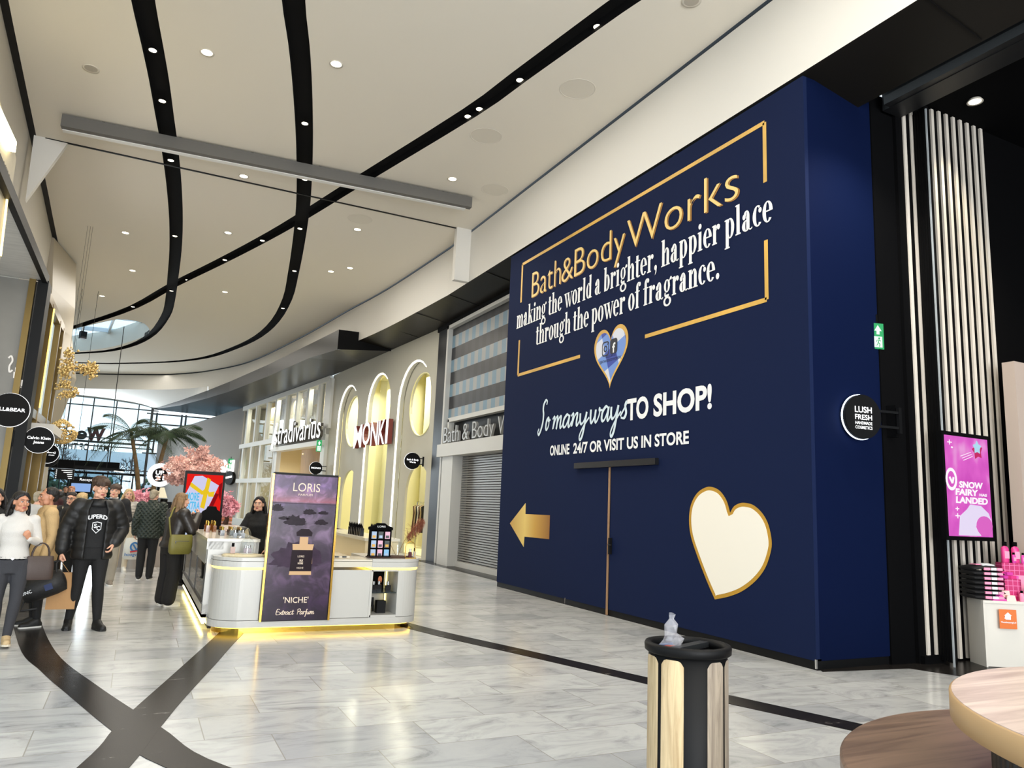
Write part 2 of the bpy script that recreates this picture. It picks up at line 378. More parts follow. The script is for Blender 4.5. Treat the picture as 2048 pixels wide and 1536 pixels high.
for f, o in zip(of, orig):
    c = sum((ov[i] for i in f), Vector((0, 0))) / len(f); isb = any(inside(c, q) for q in bands); iss = inside(c, sky)
    if not inside(c, outer) or iss: continue
    P = [Vector((ov[i].x, ov[i].y, CZ)) for i in f]
    if (P[1] - P[0]).cross(P[2] - P[0]).z > 0: P = P[::-1]
    if isb: blackf.add([p + Vector((0, 0, .16)) for p in P], [tuple(range(len(P)))]); bf.append(f)
    else: ceil.add(P, [tuple(range(len(P)))])
E = {}
for f in bf:
    for i in range(len(f)):
        a, b = f[i], f[(i + 1) % len(f)]; k = (min(a, b), max(a, b)); E[k] = E.get(k, 0) + 1
for (a, b), n in E.items():
    if n == 1:
        p, q = ov[a], ov[b]; blackf.add([(p.x, p.y, CZ), (q.x, q.y, CZ), (q.x, q.y, CZ + .16), (p.x, p.y, CZ + .16)], [(0, 1, 2, 3)])
# upstand of the skylight and the ceiling's back
ring = [Vector((p[0], p[1], CZ)) for p in sky]
for i in range(len(ring)):
    a, b = ring[i], ring[(i + 1) % len(ring)]; ceil.add([a, b, b + UZ * .9, a + UZ * .9], [(0, 1, 2, 3)])
PLASTER = mat('ceiling_plaster', (226, 219, 205), .85); FASCIA = mat('white_fascia', (218, 215, 208), .75)
struct('ceiling', ceil, PLASTER)
struct('trim_6', blackf, MATTE)
g = MB(); Q = [(q[0], q[1]) for q in sky]
for k in range(-7, 4):
    x = k * 1.15 - .4; g.bar((x, 36, 9.55), (x - 1.2, 49, 9.55), .09, .22)
g.bar((-9, 39.5, 9.6), (2, 38, 9.6), .09, .2); g.bar((-9, 43, 9.6), (2, 41.5, 9.6), .09, .2)
sk = struct('window_1', g, mat('skylight_bar', (205, 214, 220), .5))
g = MB(); g.box((-4, 42, 9.75), (14, 18, .02)); g.build('glazing', glass('skylight_glass', (240, 248, 252), .0), sk)
for px, py, w_ in ((132, 666, 'left'), (167, 662, 'right')):
    p = onZ(px, py, 8.9); t = thing('loudspeaker', 'black loudspeaker box hanging in the oval skylight, %s of the two' % w_, 'loudspeaker', p, group='skylight loudspeakers'); g = MB(); g.box(p - UZ * .2, (.26, .26, .34), .4); g.build('cabinet', BLACK, t); g = MB(); g.bar(p + UZ * .75, p - UZ * .05, .04); g.build('hanger', BLACK, t)
# dark line between ceiling and fascia, white vertical fascia, dark soffit
def wall_strip(P, z0, z1, off=0, nz=None):
    g = MB()
    for a, b in zip(P, P[1:]): g.add([(a[0] + off, a[1], z0), (b[0] + off, b[1], z0), (b[0] + off, b[1], z1), (a[0] + off, a[1], z1)], [(0, 1, 2, 3)])
    return g
rim0 = [Vector((7.02, -30, CZ))] + rim
WC = Vector((.42, 56, 7.22))
DL = [onZ(678, 659, 7.6), onZ(620, 688, 7.6), onZ(537, 729, 7.6), onZ(460, 763, 7.58), onZ(415, 781, 7.5), onZ(360, 801, 7.36), WC]
YC = DL[0].y; YE = DL[4].y
def dl_at(y):
    for p, q in zip(DL, DL[1:]):
        if y <= q.y: return p.lerp(q, (y - p.y) / (q.y - p.y))
    return WC.copy()
cut = []
for p, q in zip(rim0, rim0[1:]):
    cut.append(p)
    for y in (YC, YE):
        if p.y < y <= q.y: c = p.lerp(q, (y - p.y) / (q.y - p.y)); cut += [c, c.copy()] if y == YC else [c]
rim0 = cut + [rim0[-1]]
low = []; seen = 0
for p in rim0:
    if abs(p.y - YC) < 1e-3: seen += 1
    if p.y < YC - 1e-3 or (abs(p.y - YC) < 1e-3 and seen == 1): low.append(Vector((p.x, p.y, 7.3)))
    elif p.y <= YE + 1e-3: low.append(Vector((p.x, p.y, 7.45)))
    else: low.append(Vector((p.x, p.y, 7.75)))
g = MB()
for (a, b), (c, d) in zip(zip(rim0, rim0[1:]), zip(low, low[1:])): g.add([c, d, b - UZ * .07, a - UZ * .07], [(0, 1, 2, 3)])
struct('wall_right', g, FASCIA)
g = MB()
for a, b in zip(rim0, rim0[1:]): g.add([a - UZ * .07 + UX * .03, b - UZ * .07 + UX * .03, b + UX * .03 + UZ * .1, a + UX * .03 + UZ * .1], [(0, 1, 2, 3)]); g.add([a - UZ * .07 + UX * .03, b - UZ * .07 + UX * .03, b - UZ * .07, a - UZ * .07], [(0, 1, 2, 3)])
struct('trim_7', g, BLACK)
# fin frames where the ceiling joint crosses the hall
g = MB(); a = Vector((6.62, 17.05, 0)); g.box((6.82, 17.12, 8.0), (.4, .16, 1.4)); struct('trim_8', g, FASCIA)
g = MB(); g.box((2.15, 17.12, 8.692), (9.2, .05, .02)); struct('trim_9', g, BLACK)
# dark glossy soffit over the shops
SHOP = [(8.0, -30), (8.0, 21.5), (7.3, 32.8), (5.5, 48.6)]
ZT = 7.12
def shop_at(t): pass
DARKP = mat('dark_gloss_panel', (28, 26, 23), .35, spec=.12)
g = MB(); g2 = MB()
NEAR = [p for p in low if p.y <= YC + 1e-3][:-1]; FARD = DL
def shop_x(y):
    for (x0, y0), (x1, y1) in zip(SHOP, SHOP[1:]):
        if y <= y1: return x0 + (x1 - x0) * (y - y0) / (y1 - y0)
    return 5.5
for a, b in zip(NEAR, NEAR[1:]): g.add([a, b, (shop_x(b.y) + .05, b.y, ZT), (shop_x(a.y) + .05, a.y, ZT)], [(0, 3, 2, 1)])
struct('trim_10', g, DARKP)
g = MB(); k = DL[0]; zk = onY(676, 699, k.y).z; g.add([(k.x, k.y, zk), (shop_x(k.y), k.y, 7.08), (shop_x(k.y), k.y, k.z + .03), (k.x, k.y, k.z)], [(0, 1, 2, 3)])
struct('trim_35', g, MATTE)
g = MB(); BOT = [Vector((p.x + .02, p.y, min(zk if i == 0 else 7.05, p.z - .02))) for i, p in enumerate(DL)]; BOT[-1].z = 7.2
for a, b, c, d in zip(DL, DL[1:], BOT, BOT[1:]): g.add([c, d, b, a], [(0, 1, 2, 3)])
for a, b in zip(BOT[:5], BOT[1:5]): g.add([a, b, (shop_x(min(b.y, 48.6)) + .05, min(b.y, 48.6), ZT), (shop_x(a.y) + .05, a.y, ZT)], [(0, 3, 2, 1)])
e0 = BOT[4]
g.add([e0, BOT[5], BOT[6], (7.6, 57.6, 7.2), (7.6, 48.0, ZT), (shop_x(min(48.6, e0.y)), min(48.6, e0.y), ZT)], [(0, 1, 2, 3, 4, 5)])
struct('trim_36', g, DARKP)
g = MB()
for y in (4.6, 7.5, 16, 18.4, 20.8, 23.2, 25.6):
    zl = 7.3; g.bar((7.02 if y < 20 else 6.9, y, zl - .006), (shop_x(y), y, ZT - .006), .012, .012)
struct('trim_11', g, BLACK)
# curved white soffit in front of the glass facade
g = MB(); far = [p for p in low if p.y >= 33]
wt = [onY(x, y, 56) for x, y in ((305, 818), (300, 815), (290, 812), (270, 808), (250, 805), (225, 801), (200, 798), (155, 793.5), (110, 790))] + [Vector((-8, 56, 7.9)), Vector((-11, 56, 8.0))]
A_s = [DL[4]] + [p for p in low if p.y > YE + .01]; B_s = DL[4:] + wt[1:]
def resample(P, n):
    L = [0.]
    for a, b in zip(P, P[1:]): L.append(L[-1] + (b - a).length)
    out = []
    for k in range(n + 1):
        q = L[-1] * k / n; i = max(j for j in range(len(L)) if L[j] <= q + 1e-9); i = min(i, len(P) - 2); out.append(P[i].lerp(P[i + 1], (q - L[i]) / max(1e-9, L[i + 1] - L[i])))
    return out
A_s, B_s = resample(A_s, 48), resample(B_s, 48)
for i in range(48):
    a, b, c, d = A_s[i], A_s[i + 1], B_s[i], B_s[i + 1]
    for j in range(4):
        s0, s1 = j / 4, (j + 1) / 4; g.add([a.lerp(c, s0), b.lerp(d, s0), b.lerp(d, s1), a.lerp(c, s1)], [(0, 1, 2, 3)], True)
struct('trim_12', g, FASCIA)
# ================================================================ FAR GLASS FACADE
YW = 56
g = MB(); FR = mat('dark_window_frame', (30, 34, 38), .4)
X0 = -12; xs = [onY(x, 800, YW).x for x in (141.5, 188, 235, 278)]
step = (xs[2] - xs[0]) / 2
mx = [xs[2] + step * k for k in range(-6, 2)]
for x in mx: g.box((x, YW, 4), (.07, .14, 8.2))
for z in [onY(150, y, YW).z for y in (808, 872, 889, 935)] + [2.75]: g.box((-5.7, YW, z), (13, .12, .07))
g.box((.42, YW - .1, 3.8), (.16, .3, 7.2)); g.box((-5.7, YW, 8.05), (13, .2, .3))
w2 = struct('window_2', g, FR)
g = MB(); g.box((-5.7, YW, 4.0), (12.2, .02, 8)); g.build('glazing', glass('facade_glass', (236, 245, 248), .1), w2)
# clerestory strip right of the corner
g = MB(); yc = 57.5
for z in (7.05, 6.35, 4.3): g.box((4.6, yc, z), (9, .12, .09))
for x in (.75, 2.35, 2.62, 4.6, 4.85, 6.5): g.box((x, yc, 5.7), (.12, .14, 2.9))
w3 = struct('window_3', g, FR)
g = MB(); g.box((4.6, yc, 5.7), (8.4, .02, 2.8)); g.build('glazing', glass('facade_glass'), w3)
# entrance doors and their canopy
g = MB()
for x in (-6.9, -5.9, -5.0, -3.9, -2.95, -2.0, -.9, -.25): g.box((x, YW - .6, 1.35), (.09, .12, 2.7))
g.box((-3.6, YW - .6, 2.72), (8, .14, .14)); g.box((-3.6, YW - .6, .05), (8, .14, .1))
d1 = struct('door_1', g, BLACK)
g = MB(); g.box((-3.6, YW - .6, 1.35), (8, .02, 2.6)); g.build('glazing', glass('facade_glass'), d1)
g = MB(); g.box((-4.2, YW - 1.1, 3.15), (6.2, 1.5, .55)); g.box((-6.9, YW - 1.1, 3.05), (3.2, 1.2, .5)); struct('door_2', g, MATTE)
# grey plaster wall from the lit shop to the corner, top edge falling
pl = (Vector((5.5, 48.6, 0)), Vector((.95, 56.4, 0))); dW = (pl[1] - pl[0]); nW = Vector((dW.y, -dW.x, 0)).normalized()
def onW(px, py): return on(px, py, pl[0], nW)
g = MB(); tops = [Vector((5.5, 48.6, ZT))] + [onW(x, y) for x, y in ((470, 820), (378, 850), (318, 868))]
bot = [Vector((p.x, p.y, 0)) for p in tops]
g.prism(bot + tops[::-1], nW * .25 if nW.y > 0 else nW * -.25)
GREYW = mat('grey_plaster', (158, 157, 155), .85)
struct('wall_back', g, GREYW)
# ================================================================ OUTSIDE
g = MB(); g.box((-5, 110, -.12), (160, 106, .2)); struct('ground', g, mat('plaza_paving', (150, 152, 150), .9, var=.15))
BARK = mat('winter_bark', (96, 92, 92), .9)
def bare_tree(x, y, h, seed, label):
    rnd = random.Random(seed); g = MB()
    def br(p, d, L, r, k):
        q = p + d * L; g.tube([p, p.lerp(q, .5) + Vector((rnd.uniform(-1, 1), rnd.uniform(-1, 1), 0)) * L * .05, q], [r, r * .85, r * .65], 5, cap=False)
        if k == 0: return
        for _ in range(3 if k > 1 else 4):
            a = Vector((rnd.gauss(0, 1), rnd.gauss(0, 1), rnd.gauss(.25, .6))).normalized(); br(p.lerp(q, rnd.uniform(.55, 1)), (d * .9 + a * .75).normalized(), L * rnd.uniform(.6, .82), max(r * .55, .026), k - 1)
    br(Vector((x, y, -.02)), Vector((0, 0, 1)), h * .3, h * .022, 5)
    return tag(g.build('bare_tree', BARK), label, 'tree', 'bare trees outside the glass front')
bare_tree(-7.2, 66, 9.5, 3, 'large bare winter tree outside the glass front, leftmost')
bare_tree(-4.6, 70, 7.5, 5, 'bare winter tree outside behind the reversed red letter sign')
bare_tree(-1.3, 72, 6, 8, 'small bare tree outside, nearest to the corner post of the glass front')
LEAF = mat('hedge_leaf', (70, 92, 66), .8, var=.4, vscale=6)
g = MB(); rnd = random.Random(5)
for k in range(900):
    p = Vector((rnd.uniform(-14, 3), 70 + rnd.uniform(-.7, .7), rnd.uniform(0, 2.6))); g.ell(p, rnd.uniform(.1, .25), 5, 3)
tag(g.build('hedge', LEAF), 'long clipped green hedge outside beyond the glass front', 'hedge')
g = MB(); g.box((-4, 100, 3), (40, 8, 6)); 
for k in range(14): g.box((-22 + k * 2.8, 95.98, 3.6), (1.6, .1, 1.8))
tag(g.build('office_building', mat('pale_building', (196, 204, 210), .8)), 'pale low building standing far outside beyond the hedge', 'building')
# ================================================================ LIGHTS IN THE CEILING
SPOTW = mat('downlight_lens', (255, 244, 214), emit=6.0); CAN = mat('downlight_ring', (215, 208, 194), .5); GRIL = mat('speaker_grille', (176, 168, 154), .9, bump=.4, bscale=300)
def spot(p, r=.09, lit=True, name='downlight', label='', group='', up=0., power=0):
    t = thing(name, label, 'downlight', p, group=group)
    g = MB(); g.lathe(p, [(r * .82, up), (r * 1.12, up - .012), (r * 1.12, up - .004), (r * .86, up + .03)], 20); g.build('trim_ring', CAN if not up else BLACK, t)
    g = MB(); g.cyl(Vector(p) + UZ * (up - .002), r * .84, .008, 18); g.build('lens', SPOTW if lit else GRIL, t)
    return t
def lamp(p, power, ang=1.5, color=WARM, blend=.8, size=.08, tgt=None):
    l = bpy.data.lights.new('spot', 'SPOT'); l.energy = power; l.spot_size = ang; l.spot_blend = blend; l.color = color; l.shadow_soft_size = size
    o = bpy.data.objects.new('spot', l); o.location = p; COL.objects.link(o)
    if tgt: o.rotation_euler = (Vector(tgt) - Vector(p)).to_track_quat('-Z', 'Y').to_euler()
    return o
names = ['left of the second dark slot, nearest the camera', 'right of the curved dark slot, above the hall', 'left of the curved slot just beyond the grey beam', 'near the right end of the grey beam',
         'far left of the dark slots beyond the beam', 'between the two curved slots beyond the crossing', 'right of the curved slot towards the white fin', 'far left towards the skylight', 'over the far shops near the fascia', 'between the slots behind the crossing', 'far left above the skylight', 'far right above the shop with white letters']
for i, (x, y) in enumerate(((414, 105), (672.5, 128), (487.5, 352.5), (905, 358), (251, 465.5), (456, 465.5), (715, 459), (265, 541), (662, 543), (450, 584), (204, 592), (700, 536))):
    p = onZ(x, y, CZ - .002); spot(p, .1, True, label='round lit downlight in the ceiling ' + names[i], group='ceiling downlights')
    if i < 9: lamp(p - UZ * .05, 260, 1.9)
for (x, y), w in zip(((182, 137), (1383, 2)), ('left of the first dark slot', 'at the top right of the hall')):
    spot(onZ(x, y, CZ - .002), .12, False, 'ceiling_speaker', 'round grey ceiling speaker grille ' + w, 'ceiling speakers')
for i, (x, y) in enumerate(((1155, 178), (972, 272), (990, 380), (720, 438))):
    p = onZ(x, y, CZ); g = MB(); g.lathe(p, [(.29, -.002), (.30, -.006), (.305, -.006), (.312, -.001)], 32)
    tag(g.build('access_hatch', CAN), 'faint round access hatch in the ceiling, ' + ('closest to the hoarding corner', 'above the left end of the hoarding', 'near the right end of the grey beam', 'just beyond the grey beam')[i], 'hatch', 'round ceiling hatches')
for nm, pts in (('right curved', ((610, 244), (610, 356), (600, 455), (589, 540), (566, 615))), ('left curved', ((306, 97), (325, 199), (342, 318), (350, 470), (343, 580))), ('long diagonal', ((1195, 50), (1040, 157), (959, 215), (936, 230), (525, 479), (450, 518), (375, 558), (266, 612)))):
    for k, (x, y) in enumerate(pts):
        p = onZ(x, y, CZ + .1); spot(p, .07, True, 'track_spot', 'small spotlight number %s from the camera in the %s dark ceiling slot' % (('one', 'two', 'three', 'four', 'five', 'six', 'seven', 'eight')[k], nm), 'slot spotlights', up=-.03)
        if k < 3: lamp(p - UZ * .16, 200, 1.0)
# beam (fire curtain housing) hanging under the ceiling
bt = thing('fire_curtain_beam', 'long grey beam hanging under the ceiling across the hall', 'beam', (2.2, 16.0, 8.4))
a = onZ(124, 243, 8.55); b = onZ(942, 407, 8.55)
g = MB(); g.bar(a, b, .16, .24); g.build('housing', mat('beam_grey', (96, 94, 90), .6), bt)
g = MB(); g.bar(a + Vector((.02, .12, -.11)), b + Vector((-.1, .12, -.11)), .12, .05); g.build('lower_lip', WHITE, bt)
g = MB()
for k in range(6): p = a.lerp(b, (k + .5) / 6); g.bar(p + UZ * .1, p + UZ * .16, .05)
g.build('bracket', BLACK, bt)
# ================================================================ LEFT SIDE
STONE = mat('grey_stone', (126, 122, 114), .45, var=.12, vscale=1.2); STONEL = mat('pale_stone', (175, 172, 165), .35, var=.14, vscale=2, stretch=(1, 6, 1)); GOLDF = mat('bronze_frame', (118, 98, 58), .3, .8)
g = MB(); fas = slot_l
for a, b in zip(fas, fas[1:]): g.add([a - UX * .12, b - UX * .12, (b.x - .12, b.y, 6.1), (a.x - .12, a.y, 6.1)], [(0, 1, 2, 3)])
struct('wall_left', g, mat('left_fascia', (186, 180, 168), .6))
g = MB()
for a, b in zip(fas, fas[1:]): g.add([a - UX * .13, b - UX * .13, b + UX * .0, a + UX * .0], [(0, 1, 2, 3)]); g.add([a, b, b + UZ * .12, a + UZ * .12], [(0, 1, 2, 3)])
struct('trim_13', g, BLACK)
g = MB(); g.prism([(-2.65, 17.1, CZ), (-2.05, 17.1, CZ), (-2.62, 17.1, 7.3)], (0, .15, 0)); struct('trim_14', g, FASCIA)
# first portal: soffit, return wall that faces the camera, dark post
g = MB(); g.box((-4.3, 12.6, 6.16), (4.1, 12.4, .12)); struct('trim_15', g, STONEL)
g = MB(); g.box((-2.27, 12.6, 6.14), (.1, 12.4, .2)); struct('trim_16', g, BLACK)
g = MB(); g.box((-4.4, 19.0, 3.05), (4.0, .3, 6.1)); struct('wall_portal', g, STONE)
g = MB(); g.box((-2.5, 18.75, 3.05), (.12, .2, 6.1)); struct('trim_17', g, GOLDF)
g = MB(); g.box((-2.3, 18.95, 3.05), (.2, .6, 6.1)); struct('trim_18', g, BLACK)
area('portal_light', (-4.3, 13.5, 5.9), 2.5, 60, (1, .96, .9), sy=6); area('portal_soffit_fill', (-4.4, 15, .3), 2, 110, (1, .97, .92), rot=(PI, 0, 0), sy=5)  # the upward area is an added fill that brightens the stone soffit
# big stone pier closest to the camera with the lit strip and grey letters
g = MB(); g.box((-3.05, 11.2, 4.0), (1.5, 5.2, 8.0)); 
pf = mat('near_pier', (196, 186, 160), .5, var=.06)
pier = onX(0, 300, -2.3)
g = MB(); P0 = onX(-30, 200, -2.32); P1 = onX(33, 318, -2.32); B1 = onX(-26, 640, -2.32)
g.prism([(-2.32, P0.y - 2, P0.z + .6), (-2.32, P1.y, P1.z), (-2.32, P1.y, .0), (-2.32, P0.y - 2, .0)], (-.35, 0, 0)); struct('wall_pier', g, pf)
g = MB(); a0 = onX(-20, 205, -2.28); a1 = onX(23, 293, -2.28); g.bar(a0, a1, .12, .16); g.bar(a0 + UY * .1 - UX * .06, a1 + UY * .2 + UZ * .02, .03)
tag(g.build('light_strip', mat('strip_light', (255, 240, 190), emit=9.0)), 'bright warm light strip on top of the stone pier, upper left corner', 'light')
g = MB(); q = onX(2, 345, -2.31); g.text('HEN', q, UY, UZ, .55, .18, .02, .01); tag(g.build('pier_lettering', mat('grey_letter', (120, 112, 98), .5)), 'partly visible row of grey letters under the light strip', 'lettering')
g = MB(); g.bar(onX(1, 512, -2.29), onX(18, 365, -2.29), .03); tag(g.build('edge_light', mat('strip_light2', (255, 225, 150), emit=3.)), 'thin glowing upright line on the edge of the stone pier', 'light')
# shop sign strokes on the portal wall
def signpts(pts): return [on(x, y, (-4, 18.8, 0), (0, 1, 0)) for x, y in pts]
g = MB(); sm = [[(17, 716), (23, 712), (25, 722), (19, 732), (19, 744), (25, 740)], [(29, 744), (28, 756)], [(32, 735), (32, 765)], [(33, 755), (37, 748)], [(40, 762), (37, 770), (42, 775)], [(44, 760), (44, 772)], [(46, 766), (47, 778)]]
for s_ in sm: g.tube(smooth_path(signpts(s_), 4), .018, 5)
tag(g.build('script_sign', mat('script_white', (240, 235, 225), emit=.8)), 'small white script sign strokes on the dark stone portal', 'sign')
# further shopfronts on the left
g = MB(); g.box((-3.4, 21.4, 3.0), (1.9, 4.2, 6.4)); struct('wall_shop', g, STONE)
t = thing('bronze_shopfront', 'bronze framed shopfront standing out beyond the black post', 'shopfront', (-2.45, 21.5, 0))
g = MB()
for y in (19.5, 20.6, 22.6, 23.6): g.box((-2.36, y, 3.0), (.22, .16, 6.0))
for z in (6.0, 3.3, .1): g.box((-2.36, 21.55, z), (.2, 4.2, .2))
g.build('frame', GOLDF, t)
g = MB(); g.box((-2.40, 21.6, 4.65), (.03, 2.0, 2.4)); g.build('picture_window', mat('lit_window', (210, 228, 236), emit=.55), t)
g = MB(); g.bar((-2.25, 19.45, .1), (-2.25, 19.45, 2.9), .03); g.bar((-2.24, 20.6, 3.5), (-2.24, 20.6, 5.9), .03); g.build('light_line', LEDY, t)
g = MB(); g.box((-2.1, 21.6, 3.0), (.5, 3.0, .2)); g.build('canopy', WHITE, t)
g = MB(); pts = [(-2.5, 24), (-2.05, 27), (-2.35, 30.5), (-2.7, 33)]
R = []
for y, xo in ((24, -2.75), (26.5, -2.35), (29, -2.7), (33, -3.1)): R.append((y, xo))
zz = [(0, 0), (2.9, -.1), (3.4, .0), (5.0, .32), (6.3, .05), (7.2, .02), (8.65, -.12)]
for (y0, x0), (y1, x1) in zip(R, R[1:]):
    for (z0, o0), (z1, o1) in zip(zz, zz[1:]): g.add([(x0 + o0, y0, z0), (x1 + o1 * 0 + o0, y1, z0), (x1 + o1, y1, z1), (x0 + o1, y0, z1)], [(0, 1, 2, 3)])
for (z0, o0), (z1, o1) in zip(zz, zz[1:]): g.add([(-4.5, 24, z0), (-2.75 + o0, 24, z0), (-2.75 + o1, 24, z1), (-4.5, 24, z1)], [(0, 1, 2, 3)])
struct('wall_facet', g, mat('facet_stone', (168, 158, 140), .3))
g = MB()
for a, b in (((-3.1, 33), (-3.6, 38)), ((-3.6, 38), (-4.8, 44)), ((-4.8, 44), (-6.6, 50)), ((-6.6, 50), (-8.6, 56))): g.add([(*a, 0), (*b, 0), (*b, 8.5), (*a, 8.5)], [(0, 1, 2, 3)])
struct('wall_curve', g, STONE)
# round blade signs
def blade(c, r, lines, label, side=1, n=None, group='round blade signs on the left', rim=GLOW, u=UX, br=.5, th=.07):
    c = Vector(c); n = u.cross(UZ); t = thing('blade_sign', label, 'sign', c, group=group)
    g = MB(); g.cyl(c, r, th, 40, n); g.build('disc', mat('sign_black', (7, 7, 8), .6, spec=.15), t)
    g = MB(); R = [[c + (u * math.cos(a) + UZ * math.sin(a)) * rr + n * q for a in [2 * PI * k / 48 for k in range(48)]] for rr, q in ((r * 1.0, -th * .3), (r * 1.03, -th * .3), (r * 1.03, -th * .1), (r * 1.0, -th * .1))]
    g.rings(R, closed=True, cap=False); g.build('glowing_rim', rim, t)
    g = MB()
    for s, dx, dz, w, h in lines: g.text(s, c + u * dx * r + UZ * dz * r + n * (th / 2 + .003), u, UZ, w * r, h * r, .006, .02)
    g.build('lettering', GLOW, t)
    g = MB(); 
    for z in (.35, -.35): g.bar(c - u * side * r * .9 + UZ * z * r, c - u * side * (r + br) + UZ * z * r, .03)
    g.bar(c - u * side * (r + br) + UZ * r * .6, c - u * side * (r + br) - UZ * r * .6, .04, .05); g.build('bracket', BLACK, t)
    return t
blade(onY(20, 820, 13.8), .26, [('PULL&BEAR', -.92, -.08, 1.72, .2)], 'largest round black blade sign with white capitals, cut by the left edge', 1, br=.2)
blade(onY(78, 880, 18.72), .275, [('Calvin Klein', -.78, .05, 1.56, .2), ('Jeans', -.35, -.28, .72, .2)], 'round black blade sign with two lines of lettering reading Jeans below', 1, br=.2)
blade(onY(96, 907, 24), .26, [('[pandora]', -.72, .05, 1.4, .16), ('men', .1, -.2, .5, .12)], 'small round black blade sign with bracketed lettering, furthest of the left signs', 1, br=.5)
g = MB(); c = onY(97, 916, 25.5); g.cyl(c, .26, .07, 32, UY); g.bar(c - UX * .2, c - UX * .9, .03)
tag(g.build('blade_sign', BLACK), 'plain dark round blade sign peeking out below the bracketed lettering sign', 'sign')
# golden bead ornaments hanging in the hall
GOLDB = mat('gold_bead', (232, 200, 132), .22, .55)
def beads(name, label, pts, n, spread, r, seed, cable, group='golden ornaments'):
    rnd = random.Random(seed); t = thing(name, label, 'ornament', pts[0], group=group); g = MB()
    P = smooth_path(pts, 8)
    for k in range(n):
        p = P[rnd.randrange(len(P))]; g.ell(p + Vector((rnd.gauss(0, 1), rnd.gauss(0, 1), rnd.gauss(0, 1))) * spread, r * rnd.uniform(.6, 1.2), 6, 4)
    o = g.build('gold_beads', GOLDB, t); o['kind'] = 'stuff'
    g = MB(); g.tube(P, .01, 5); g.bar(Vector(cable), Vector(cable) + UZ * (CZ - cable[2]), .006); g.build('wire', BLACK, t)
Yb = 22.5
beads('bead_branch', 'curly branch of golden beads hanging below the skylight, upper one', [onY(*q, Yb) for q in ((140, 700), (139, 715), (131, 735), (128, 748), (150, 738), (172, 737), (188, 735), (178, 742), (184, 752))], 420, .065, .034, 3, onY(140, 700, Yb))
beads('bead_branch', 'small curl of golden beads hanging beneath the larger bead branch', [onY(*q, Yb) for q in ((118, 772), (128, 768), (140, 775), (150, 783), (140, 790), (120, 790))], 160, .05, .03, 4, onY(140, 775, Yb))
rnd = random.Random(9); t = thing('bead_cluster', 'big lantern shaped cluster of golden beads beside the round signs', 'ornament', onY(124, 862, Yb), group='golden ornaments'); g = MB(); c = onY(122, 866, Yb)
for k in range(620):
    d = Vector((rnd.gauss(0, 1), rnd.gauss(0, 1), rnd.gauss(0, 1))).normalized(); zz_ = d.z; rr = 1 if zz_ < .2 else 1 - .6 * zz_
    g.ell(c + Vector((d.x * .37 * rr, d.y * .37 * rr, zz_ * .27 + (.08 if zz_ > .3 else 0))), .024 * rnd.uniform(.6, 1.2), 6, 4)
o = g.build('gold_beads', GOLDB, t); o['kind'] = 'stuff'
g = MB(); g.bar(c + UZ * .3, (c.x, c.y, CZ), .006); g.build('wire', BLACK, t)
# ================================================================ RIGHT SHOPS
class Face:
    def __init__(s, far, near):
        s.o = Vector((far[0], far[1], 0)); s.u = (Vector((near[0], near[1], 0)) - s.o); s.w = s.u.length; s.u.normalize(); s.n = s.u.cross(UZ)
    def uv(s, px, py, d=0.): p = on(px, py, s.o + s.n * d, s.n); return ((p - s.o).dot(s.u), p.z)
    def P(s, a, z, d=0.): return s.o + s.u * a + UZ * z + s.n * d
    def frame(s, d=0.): return (s.o + s.n * d, s.u, UZ)
    def box(s, g, a0, a1, z0, z1, d0, d1):
        M = Matrix((s.u, s.n, UZ)).transposed(); c = s.P((a0 + a1) / 2, (z0 + z1) / 2, (d0 + d1) / 2); return g.box(c, (abs(a1 - a0), abs(d1 - d0), abs(z1 - z0)), M=M)
def arch(c, r, z0, zt, n=14):
    zc = zt - r * 1.0
    return [(c + r, z0)] + [(c + r * math.cos(PI * k / n), zc + r * math.sin(PI * k / n)) for k in range(n + 1)] + [(c - r, z0)]
def oval(c, z, ru, rz, n=28): return [(c + ru * math.cos(2 * PI * k / n), z + rz * math.sin(2 * PI * k / n)) for k in range(n)]
# ---- arch shop
MF = Face((7.3, 32.8), (8.0, 21.5))
MG = mat('sage_grey_panel', (186, 183, 168), .6); CREAM = mat('cream_wall', (232, 226, 184), .7); SHOPGLASS = glass('shop_glass', (250, 252, 250), .25)
def ctr(l, r, y=0): return
a1l, a1r = MF.uv(667, 940)[0], MF.uv(717, 812)[0]; a2l, a2r = MF.uv(727, 900)[0], MF.uv(781, 800)[0]; a3l, a3r = MF.uv(786, 940)[0], MF.uv(862, 790)[0]
c1, r1 = (a1l + a1r) / 2, (a1r - a1l) / 2; c2, r2 = (a2l + a2r) / 2, (a2r - a2l) / 2; c3, r3 = (a3l + a3r) / 2, (a3r - a3l) / 2
zt1, zt2, zt3 = MF.uv(702, 769)[1], MF.uv(760, 746)[1], MF.uv(839, 717)[1]
t = thing('arch_storefront', 'sage grey storefront with three tall arched niches and oval windows', 'storefront', MF.P(5.6, 0))
g = MB(); g.plate([(0, 0), (MF.w, 0), (MF.w, ZT), (0, ZT)], [arch(c1, r1, .02, zt1)[::-1], arch(c2, r2, .02, zt2)[::-1], arch(c3, r3, .02, zt3)[::-1]], MF.frame(), .22)
g.build('front_panel', MG, t)
OV1 = (MF.uv(681.5, 839), MF.uv(715.5, 813.5), MF.uv(703.8, 790)[1], MF.uv(692, 892.7)[1], MF.uv(692, 939)[1]); OV3 = (MF.uv(806.5, 816), MF.uv(856.6, 790), MF.uv(837, 743)[1], MF.uv(828, 870)[1], MF.uv(826, 927)[1])
